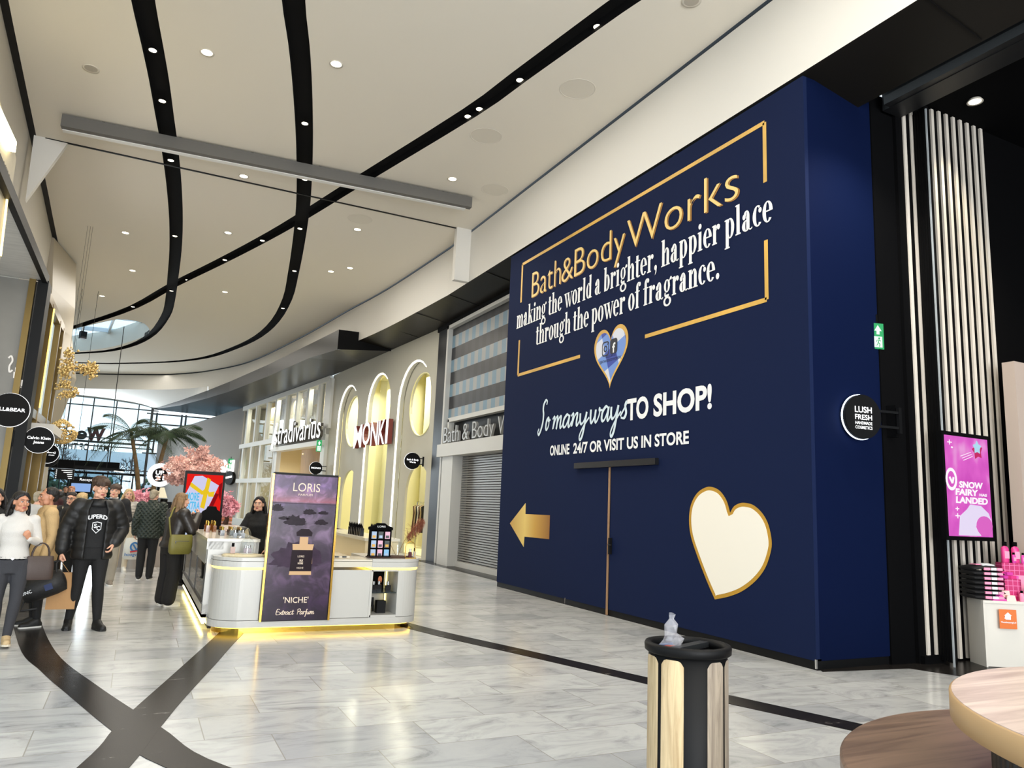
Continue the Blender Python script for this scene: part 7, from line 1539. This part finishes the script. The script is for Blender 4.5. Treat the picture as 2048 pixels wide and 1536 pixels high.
g = MB(); g.prism([o_ + Vector((a_, -.002, b_)) for a_, b_ in ((-.08, -.09), (.08, -.065), (.085, -.09), (-.07, -.12))], (0, -.002, 0)); g.build('red_swoosh', mat('print_red', (190, 40, 44), .5), t)
# ---- old man from behind
f = Fig('grey haired man in dark green quilted jacket seen from behind', at(306, 16.2) , math.radians(172), 1.70, False, dict(elL=(.25, .03, 1.13), elR=(-.25, .03, 1.13)), SKIN, (-.25, .25, 0), vox=.008, lean=(0, -.05))
f.face(HG); f.hair(HG, 'short', 11); f.trousers(cloth('black_wool', (18, 18, 19), .3), .018, .012, 1.0, .013)
def quilt():
    M = mat('green_quilt', (34, 44, 36), .6); tt, b = nodes(M); tc = N(tt, 'TexCoord'); hs = []
    for sg_ in (1, -1):
        w = N(tt, 'TexWave', Scale=5.5); mp = N(tt, 'Mapping', Rotation=(0, sg_ * .75, 0)); tt.links.new(tc.outputs['Object'], mp.inputs[0]); tt.links.new(mp.outputs[0], w.inputs['Vector']); hs.append(w)
    m_ = N(tt, 'Math', _operation='MULTIPLY'); tt.links.new(hs[0].outputs['Fac'], m_.inputs[0]); tt.links.new(hs[1].outputs['Fac'], m_.inputs[1]); bp = N(tt, 'Bump', Strength=.9, Distance=.03); tt.links.new(m_.outputs[0], bp.inputs['Height']); tt.links.new(bp.outputs[0], b.inputs['Normal']); return M
f.top('quilted_jacket', quilt(), .045, .80, 1.5, vox=.014, flare=.03); f.collar(quilt(), .088, 1.43, 1.55); f.shoes(SHOEB)
# ---- customer with olive bag
f = Fig('woman with wavy dark blonde hair and black leather jacket smelling perfume at the counter', put(330, 1212), math.radians(118), 1.66, True, dict(
    elR=(-.24, -.16, 1.16), wrR=(-.10, -.33, 1.40), hfR=(.35, -.25, .9), hpR=(.6, .6, 0), cuR=65, elL=(.23, -.17, 1.16), wrL=(.09, -.34, 1.36), hfL=(-.4, -.2, .9), hpL=(-.6, .6, 0), cuL=70), SKIN, (-.1, .12, 0), vox=.007, lean=(0, -.05))
f.face(HBL); f.hair(HBL, 'long', 12, .30); f.trousers(cloth('black_wide', (20, 19, 20), .35, 30), .022, .05, .93, .013)
f.top('leather_jacket', cloth('black_leather', (36, 31, 28), .5, 16, .42, .15), .05, .90, 1.5, vox=.014, flare=-.03); f.collar(cloth('black_leather', ()), .088, 1.43, 1.54); f.shoes(SHOEW)
OL = mat('olive_leather', (112, 106, 44), .5, bump=.2, bscale=60)
bc = f.T @ Vector((-.10, .25, .80)); rb = f.rz + PI
rzb = math.radians(15)
t = thing('shoulder_bag', 'olive green shoulder bag hanging at the back of the customer', 'shoulder bag', bc, rzb); u = Vector((math.cos(rzb), math.sin(rzb), 0)); v = Vector((-u.y, u.x, 0)); c = bc + UZ * .0
c = f.loc + Vector((.10, -.26, .77))
g = MB(); R = [[c + u * (.165 * fx * cc_) + v * (.06 * fy * ss_) + UZ * z for cc_, ss_ in [(math.copysign(abs(math.cos(a)) ** .5, math.cos(a)), math.copysign(abs(math.sin(a)) ** .5, math.sin(a))) for a in [2 * PI * k / 28 for k in range(28)]]] for fx, fy, z in ((.8, .7, 0), (.95, 1, .03), (1, 1, .12), (.98, .8, .22), (.94, .5, .28))]
g.rings(R); g.build('bag_body', OL, t)
g = MB(); g.box(c - v * .062 + UZ * .19 - u * .0, (.2, .004, .008), M=Matrix((u, v, UZ)).transposed()); g.box(c - v * .064 + UZ * .175 - u * .09, (.012, .006, .035), M=Matrix((u, v, UZ)).transposed()); g.build('zip', CHROME, t)
shp = f.T @ Vector((-.05, .16, 1.46)); P = smooth_path([c - u * .15 + UZ * .26, c - u * .19 + UZ * .50 + v * .02, f.loc + Vector((-.075, -.20, 1.30)), f.loc + Vector((-.03, -.10, 1.435)), f.loc + Vector((.06, .08, 1.40)), f.loc + Vector((.2, .0, 1.12)), c + u * .15 + UZ * .26], 6)
g = MB(); g.tube(P, .013, 6); g.build('strap', OL, t)
# ---- saleswoman
f = Fig('saleswoman with long black hair and black top behind the kiosk counter', Vector((1.78, 12.1, 0)), math.radians(-32), 1.66, True, dict(elR=(-.30, -.12, 1.16), wrR=(-.45, -.28, 1.135), hfR=(-.7, -.6, -.1), hpR=(0, 0, -1), thR=(.5, -.6, 0), cuR=12, elL=(.2, .03, 1.12), wrL=(.16, -.1, .93)), SKIN, (.18, .03, 0), vox=.007, lean=(-.03, -.04))
f.face(HB, LIP, -.002); f.hair(HB, 'long', 15, .46); f.trousers(cloth('black_jersey', ()), .012); f.top('black_jumper', cloth('black_knit', (13, 13, 14), .5), .022, .86, 1.49); f.collar(cloth('black_knit', ()), .068, 1.43, 1.52); f.shoes(SHOEB)
# ---- passers-by far back
for i, (px, y, h, hm, st, cm, lab, rz) in enumerate((
    (163, 13.4, 1.60, HLB, 'short', cloth('dark_coat', ()), 'person with light blonde hair mostly hidden behind the tall man', 3.0),
    (104, 20, 1.66, HB, 'long', cloth('wine_coat', (58, 26, 30)), 'distant woman in wine red coat left of the doors', 0.),
    (128, 34, 1.75, HB, 'short', cloth('black_coat', ()), 'small distant man in black before the bright glass door', 0.2),
    (140, 22, 1.72, mat('skin_tan', ()), 'short', cloth('grey_coat', (70, 70, 72)), 'distant bald man in grey coat behind the woman with glasses', 0.1),
    (118, 27, 1.62, HBR, 'back', cloth('black_coat', ()), 'distant woman in black coat walking between the doors and the glass', 0.),
    (76, 16, 1.58, HG, 'short', cloth('pale_coat', (176, 172, 166)), 'person in pale coat almost hidden behind the profile woman', 2.6))):
    f = Fig(lab, at(px, y), rz, h, i in (1, 4), dict(knL=(.09, -.08, .5), anL=(.07, -.1, .085), toeL=(.08, -.26, .03)), SKIN, vox=.011)
    f.face(); f.hair(hm, st, 20 + i, .28); f.trousers(cloth('black_jersey', ()), .014, vox=.014); f.top('coat', cm, .035, .78, 1.49, vox=.016, flare=.04); f.shoes(SHOEB)
# ================================================================ THINGS IN THE BACK OF THE HALL
# red screen totem
tx0, tx1 = onY(374, 955, 15.3).x, onY(446, 955, 15.3).x; tz1 = 2.02; tz0 = .75; cx = (tx0 + tx1) / 2; W2, H2 = tx1 - tx0, tz1 - tz0
t = thing('screen_totem', 'upright advertising screen with red gift boxes behind the customer', 'screen', (cx, 15.3, 0))
g = MB(); g.box((cx, 15.3, tz0 + H2 / 2), (W2 + .08, .1, H2 + .12)); g.box((cx, 15.3, .38), (W2 * .8, .1, .76)); g.box((cx, 15.3, .02), (W2 + .1, .4, .04)); g.build('housing', BLACK, t)
def ep(n, c, e=.95): return mat('px_' + n, c, .7, emit=e, spec=.02)
g = MB(); g.box((cx, 15.246, tz0 + H2 / 2), (W2, .008, H2)); g.build('red_picture', ep('red', (228, 30, 24)), t)
def q3(a, b, d=.0): return Vector((tx0 + a * W2, 15.24 - d, tz0 + b * H2))
def pl3(name, m_, *polys, d=.0):
    g = MB()
    for p in polys: g.prism([q3(a, b, d) for a, b in p], (0, -.001, 0))
    return g.build(name, m_, t)
pl3('dark_facets', ep('darkred', (140, 14, 22)), ((.72, .42), (.92, .72), (.82, .74), (.66, .5)), ((.9, .86), (.99, .9), (.99, .62), (.92, .7)), ((.3, .48), (.62, .44), (.6, .34), (.28, .38)))
pl3('crimson_box', ep('crimson', (196, 18, 26)), ((.66, .36), (.98, .3), (.96, .04), (.62, .06)), d=.002)
pl3('gift_box', ep('lilac', (206, 204, 236)), ((.02, .72), (.2, .97), (.42, .98), (.9, .85), (.56, .38), (.34, .47), (.04, .58)), d=.002)
pl3('yellow_ribbon', ep('yellow', (232, 196, 40)), ((.56, .96), (.66, .93), (.56, .5), (.44, .52)), ((.12, .88), (.46, .76), (.46, .7), (.1, .82)), ((.4, .72), (.56, .82), (.66, .74), (.5, .7)), ((.6, .74), (.8, .76), (.78, .68), (.64, .68)), d=.004)
pl3('pale_card', ep('palecard', (196, 214, 240)), ((.0, .72), (.34, .72), (.36, .5), (.5, .18), (.02, .1)), d=.003)
g = MB(); 
for s_, b_, w_ in (('MORE', .62, .36), ('EXTRA', .49, .4), ('LESS', .36, .32), ('ORDINARY', .23, .6)): g.text(s_, q3(.03, b_, .006), UX, UZ, w_ * W2, .105 * H2, .002, .03)
g.build('lettering', ep('cyan', (96, 190, 236)), t)
g = MB(); 
for k in range(6): a = k * PI / 3; g.prism([q3(.8, .2, .004), q3(.8 + .16 * math.cos(a - .3), .2 + .09 * math.sin(a - .3), .004), q3(.8 + .18 * math.cos(a), .2 + .1 * math.sin(a), .004), q3(.8 + .16 * math.cos(a + .3), .2 + .09 * math.sin(a + .3), .004)], (0, -.001, 0))
g.build('red_bow', ep('bow', (214, 20, 30)), t)
# blossom trees
BLO = mat('blossom_pink', (238, 192, 180), .9, var=.25, vscale=5); BLO2 = mat('blossom_rose', (234, 166, 178), .9, var=.2, vscale=5); TW = mat('twig', (84, 58, 44), .9)
def blossom(label, base, trunk, lobes, n, r, m_, seed, name='blossom_tree'):
    rnd = random.Random(seed); base = Vector(base); t_ = thing(name, label, 'tree' if name == 'blossom_tree' else 'plant', base); g = MB()
    top = base + UZ * trunk; g.tube([base, base + Vector((.03, 0, trunk * .5)), top], [.06, .05, .04], 8)
    for c, rr in lobes: g.tube(smooth_path([top, top.lerp(Vector(c), .5) + UZ * .08, Vector(c)], 4), .018, 5)
    g.build('trunk', TW, t_); g = MB()
    for k in range(n):
        c, rr = rnd.choice(lobes); d = Vector((rnd.gauss(0, .5), rnd.gauss(0, .5), rnd.gauss(0, .5))); p = Vector(c) + Vector((d.x * rr[0], d.y * rr[1], d.z * rr[2])); s_ = r * rnd.uniform(.6, 1.3)
        a = rnd.uniform(0, 6.28); ax_ = Vector((rnd.gauss(0, 1), rnd.gauss(0, 1), rnd.gauss(0, 1))).normalized(); M_ = Matrix.Rotation(a, 3, ax_)
        for j in range(4): b_ = j * PI / 2; q = p + M_ @ Vector((math.cos(b_) * s_ * .5, math.sin(b_) * s_ * .5, 0)); e_ = M_ @ Vector((-math.sin(b_), math.cos(b_), 0)) * s_ * .35; o_ = M_ @ Vector((math.cos(b_), math.sin(b_), .4)) * s_ * .5; g.add([p, q - e_, p + o_ * 2, q + e_], [(0, 1, 2, 3)])
    o = g.build('blossoms', m_, t_); o['kind'] = 'stuff'; return t_
Yt = 20.7
def bt3(x, y, dy=0): p = onY(x, y, Yt + dy); return p
blossom('large pink blossom tree spreading over the red screen', (bt3(405, 1000).x, Yt, 0), 1.75, [(bt3(358, 930), (.22, .5, .14)), (bt3(395, 925, .3), (.4, .6, .24)), (bt3(420, 934), (.26, .5, .18)), (bt3(356, 958), (.2, .4, .12)), (bt3(375, 945, -.3), (.4, .5, .2)), (bt3(405, 905), (.1, .1, .12)), (bt3(400, 945, -.5), (.4, .3, .15))], 1900, .075, BLO, 4)
blossom('round pink blossom ball in a pale tub between the old man and the blonde woman', (onY(284, 1010, 18.5).x, 18.5, .95), .18, [(onY(283, 998, 18.5), (.2, .2, .13)), (onY(290, 1000, 18.5), (.16, .16, .1))], 700, .07, BLO2, 6, 'blossom_bush')
blossom('small pink blossom bush to the right of the red screen', (onY(455, 1020, 18).x, 18.2, 1.0), .25, [(onY(455, 1008, 18), (.14, .2, .2)), (onY(462, 1015, 18), (.12, .2, .14))], 500, .07, BLO2, 8, 'blossom_bush')
# stall with stacked boxes
t = thing('market_stall', 'dark red topped stall with pale front behind the customer', 'stall', (1.0, 19.3, 0)); g = MB(); g.box((1.15, 19.3, .42), (3.3, .8, .84)); g.build('front', mat('stall_pale', (170, 160, 150), .7), t); g = MB(); g.box((1.15, 19.3, .88), (3.4, .9, .07)); g.build('top', mat('stall_red', (120, 30, 44), .5), t)
ST = [mat('strip_%d' % i, c, .6) for i, c in enumerate(((214, 120, 96), (150, 96, 52), (226, 170, 150), (176, 110, 50)))]
for px, w in ((293, 'between the blonde woman and the old man'), (451, 'right of the red screen')):
    c = onY(px, 1030, 19.1)
    for k in range(7): g = MB(); g.box((c.x, 19.1, .935 + k * .045), (.42 if px < 300 else .3, .2, .036)); tag(g.build('macaron_box', ST[k % 4]), 'flat coloured box in the stack ' + w, 'box', 'stacked flat boxes ' + w)
g = MB(); g.box((onY(283, 1010, 18.5).x, 18.5 + .3, .93), (.3, .2, .03)); 
tub = onY(284, 1015, 18.5); g = MB(); g.lathe((tub.x, 18.5, .0), [(.16, 0), (.16, .92), (.2, .95)], 20); tag(g.build('pedestal', mat('stall_pale')), 'pale round pedestal under the pink blossom ball', 'pedestal')
g = MB(); bb = onY(455, 1020, 18); g.lathe((bb.x, 18.2, .0), [(.12, 0), (.12, .98), (.14, 1.0)], 20); tag(g.build('pedestal', mat('stall_pale')), 'pale round pedestal under the small blossom bush', 'pedestal')
# round neon shop sign on a stand
c = onY(320, 950, 24); t = thing('neon_sign', 'round white glowing coffee stand sign on a pole', 'sign', (c.x, 24, 0)); g = MB()
g.plate([(.34 * math.cos(k * PI / 16), .34 * math.sin(k * PI / 16)) for k in range(32)], [[(.2 * math.cos(k * PI / 16), .2 * math.sin(k * PI / 16)) for k in range(32)][::-1]], (c, UX, UZ), .08); g.build('glowing_ring', mat('neon_ring', (255, 255, 255), emit=1.3), t)
g = MB(); g.cyl(c + UY * .05, .21, .04, 28, UY); g.bar((c.x, 24.06, 0), (c.x, 24.06, c.z - .3), .06); g.build('pole', MATTE, t)
g = MB(); g.text('UP', c + Vector((-.12, -.0, .01)), UX, UZ, .22, .11, .01, .03); g.text('21', c + Vector((-.12, -.0, -.14)), UX, UZ, .24, .11, .01, .03); g.build('lettering', GLOW, t)
t = thing('coffee_stand', 'dark coffee stand with machines under the round neon sign', 'coffee stand', (c.x + .4, 24.6, 0)); g = MB(); g.box((c.x + .5, 24.6, .5), (2.6, .7, 1.0)); g.build('counter', mat('stall_brown', (70, 56, 46), .6), t)
g = MB(); 
for k, x in enumerate((-.35, .2, .8)): g.box((c.x + x, 24.5, 1.2), (.42, .4, .38)); g.cyl((c.x + x, 24.5, 1.42), .1, .1, 12); g.bar((c.x + x - .2, 24.3, 1.3), (c.x + x - .34, 24.3, 1.42), .03)
g.build('machines', BLACK, t)
g = MB(); lp = onY(320, 990, 24.3); g.lathe((lp.x + .05, 24.5, 1.5), [(.16, .0), (.05, .3)], 16); g.build('lamp_shade', mat('lamp_shade', (250, 236, 200), emit=.9), t)
# palms
PALM = mat('palm_green', (54, 72, 50), .6, var=.3, vscale=3); TRK = mat('palm_trunk', (128, 104, 74), .9, var=.25, vscale=6)
def palm(base, lean, h, fronds, label, seed, L0=1.35):
    rnd = random.Random(seed); base = Vector(base); t_ = thing('palm_tree', label, 'palm tree', base, group='palms before the glass front'); top = base + Vector((lean, 0, h)); P = smooth_path([base, base + Vector((lean * .3, 0, h * .5)), top], 8)
    g = MB(); g.tube(P, [.11 - .05 * i / len(P) for i in range(len(P))], 10); g.build('trunk', TRK, t_)
    for a, el, L in fronds:
        L *= L0; d = Vector((math.cos(a), math.sin(a), 0)); R = []
        n = 24
        for i in range(n + 1):
            f_ = i / n; R.append(top + d * L * f_ * (1 - .18 * f_) * math.cos(el * (1 - f_ * .3)) + UZ * (L * (math.sin(el) * f_ - .5 * f_ ** 2.2)))
        g = MB(); g.tube(R, [.018 * (1 - .8 * i / n) for i in range(n + 1)], 5)
        for i in range(2, n + 1):
            for kk in (0,):
                p = R[i - 1].lerp(R[i], kk); tg = (R[i] - R[i - 1]).normalized(); sd = tg.cross(UZ).normalized(); f_ = i / n; ll = L * .36 * math.sin(PI * (.12 + .82 * f_)) 
                for q in (-1, 1):
                    e = (sd * q * .8 + tg * .62 - UZ * .38).normalized(); w = tg * .012; m1 = p + e * ll * .55; g.add([p - w, p + w, m1 + w, p + e * ll - UZ * ll * .12, m1 - w], [(0, 1, 2, 3, 4)])
        g.build('frond', PALM, t_)
Yp = 34
tp = onY(262, 862, Yp); bs = onY(274, 985, Yp)
fr1 = [(a, e, l) for a, e, l in ((2.9, 1.0, 1.0), (3.3, .45, 1.2), (2.6, .0, 1.1), (.2, .6, 1.15), (-.3, .1, 1.2), (.7, 1.2, .7), (-1.2, .4, 1.1), (3.5, -.3, 1.1), (-.1, -.5, 1.1), (-1.9, .0, 1.1), (3.0, -.7, .9))]
palm((bs.x + .2, Yp, 0), tp.x - bs.x - .2, tp.z, fr1, 'tall slim palm in front of the corner of the glass front', 3, 1.75)
Y2 = 31; tp = onY(336, 868, Y2); bs = onY(318, 960, Y2)
fr2 = [(3.6, .8, 1.1), (.1, .75, 1.1), (-.4, .4, 1.2), (-.2, .1, 1.1), (3.3, .3, 1.1), (2.8, .5, 1.0), (-1.0, .5, 1.1), (-1.7, .3, 1.1), (-2.3, .4, 1.2), (1.2, .6, 1.0), (2.0, .4, 1.0), (.5, .2, 1.1), (-.7, -.2, 1.0), (-2.6, -.1, 1.0), (-1.4, -.3, .9)]
palm((bs.x - .25, Y2, 0), tp.x - bs.x + .25, tp.z, fr2, 'leaning palm with drooping fronds against the grey wall', 5, 1.55)
# signs at the entrance
YS2 = 30; a = onY(111, 937, YS2); b = onY(147, 960, YS2)
t = thing('directory_sign', 'black hanging direction board with small white lines', 'sign', ((a.x + b.x) / 2, YS2, b.z), group=None); cx = (a.x + b.x) / 2; g = MB(); g.box((cx, YS2, (a.z + b.z) / 2), (b.x - a.x, .1, a.z - b.z)); 
g.build('board', BLACK, t); g = MB(); g.bar((cx - .25, YS2, a.z), (cx - .25, YS2, 8.7), .012); g.bar((cx + .25, YS2, a.z), (cx + .25, YS2, 8.7), .012); g.build('hangers', BLACK, t)
g = MB()
for k, (x, w) in enumerate(((.3, .62), (.42, .5), (.62, .3), (.66, .26), (.7, .22))): z = a.z - (a.z - b.z) * (.14 + .18 * k); g.box((a.x + (x + w / 2) * (b.x - a.x), YS2 - .055, z), (w * (b.x - a.x) * .9, .004, .016)); g.box((a.x + .08 * (b.x - a.x), YS2 - .055, z), (.03, .004, .03))
g.build('lettering', GLOW, t)
a = onY(150, 933, 36); b = onY(250, 941, 36); g = MB(); g.bar(a, b, .1, .1); 
t = thing('linear_lamp', 'long black linear lamp hanging before the entrance doors', 'lamp', a.lerp(b, .5)); g.build('profile', BLACK, t); g = MB(); g.bar(a.lerp(b, .78) - UZ * .06, b.lerp(a, .03) - UZ * .06, .08, .03); g.build('lit_part', LEDW, t); g = MB(); g.bar(a.lerp(b, .62), a.lerp(b, .6) + UZ * (8.75 - a.z), .03); g.build('rod', BLACK, t)
a = onY(143, 966, 38); b = onY(180, 984, 38); t = thing('blue_screen', 'pale blue information screen at the entrance behind the people', 'screen', ((a.x + b.x) / 2, 38, b.z)); g = MB(); g.box(((a.x + b.x) / 2, 38.05, (a.z + b.z) / 2 + .1), (b.x - a.x + .15, .1, a.z - b.z + .4)); g.box(((a.x + b.x) / 2, 38.05, b.z / 2), (.5, .1, b.z)); g.build('housing', BLACK, t); g = MB(); g.box(((a.x + b.x) / 2, 37.99, (a.z + b.z) / 2), (b.x - a.x, .01, a.z - b.z)); g.build('picture', mat('screen_blue_pale', (140, 176, 232), emit=.9), t)
g = MB(); g.text('Receptie', (a.x + .3, 37.98, a.z + .12), UX, UZ, .6, .11, .003); g.build('lettering', GLOW, t)
# mirrored letters on the outside of the glass
WS = mat('letter_red', (96, 30, 34), .6); WK = mat('letter_grey', (50, 54, 58), .6)
t = thing('facade_letters', 'reversed mall name letters standing outside on the glass front', 'sign', (-2.6, 57, 3.0)); Yl = 56.3
def wz(x, y): return onY(x, y, Yl)
g = MB(); p = wz(207, 878)
pW = wz(208, 882); eW = wz(174, 856)
g.text('W', (pW.x, Yl, pW.z), -UX, UZ, pW.x - eW.x, eW.z - pW.z, .25, .06); g.build('initial_letter', WS, t)
g = MB(); g.text('estfield', (eW.x + .05, Yl, pW.z + .05), -UX, UZ, 3.6, .75, .2, .03); g.build('first_line', WK, t); g = MB(); p2 = wz(216, 903); g.text('MALL OF THE NETHERLANDS', (p2.x, Yl, p2.z), -UX, UZ, 5.6, .42, .1, .01); g.build('second_line', WK, t)
g = MB(); g.bar((-8, Yl, pW.z - .12), (.3, Yl, pW.z - .12), .08); g.bar((-8, Yl, p2.z + .62), (.3, Yl, p2.z + .62), .06); g.build('rail', FR, t)
# sign marks on the grey wall
p = onW(454, 941); n2 = nW if nW.y < 0 else -nW; uW = (pl[0] - pl[1]).normalized()
g = MB(); g.text('M', p - uW * .5 + n2 * .02 - UZ * .15, uW, UZ, 1.2, .75, .1, .05); g.text('&', p - uW * .55 + n2 * .02 + UZ * .0, uW, UZ, .4, .6, .1, .05); tag(g.build('wall_letters', GLOW), 'white glowing sign letters on the grey back wall', 'sign')
cc_ = onY(463, 956, 42); blade(cc_, .5, [('shop', -.6, -.1, 1.2, .3)], 'dark round blade sign on the grey wall above the saleswoman', -1, group=None, br=.6) if False else None
cc_ = onW(463, 956) + n2 * .1; g = MB(); g.cyl(cc_, .42, .2, 28, n2); b_ = tag(g.build('blade_sign', BLACK), 'dark round sign near the grey wall above the saleswoman', 'sign'); g = MB(); g.bar(cc_ + n2 * .105 - uW * .3, cc_ + n2 * .105 + uW * .3 + UZ * .08, .004, .12); g.build('mark', GLOW, b_)
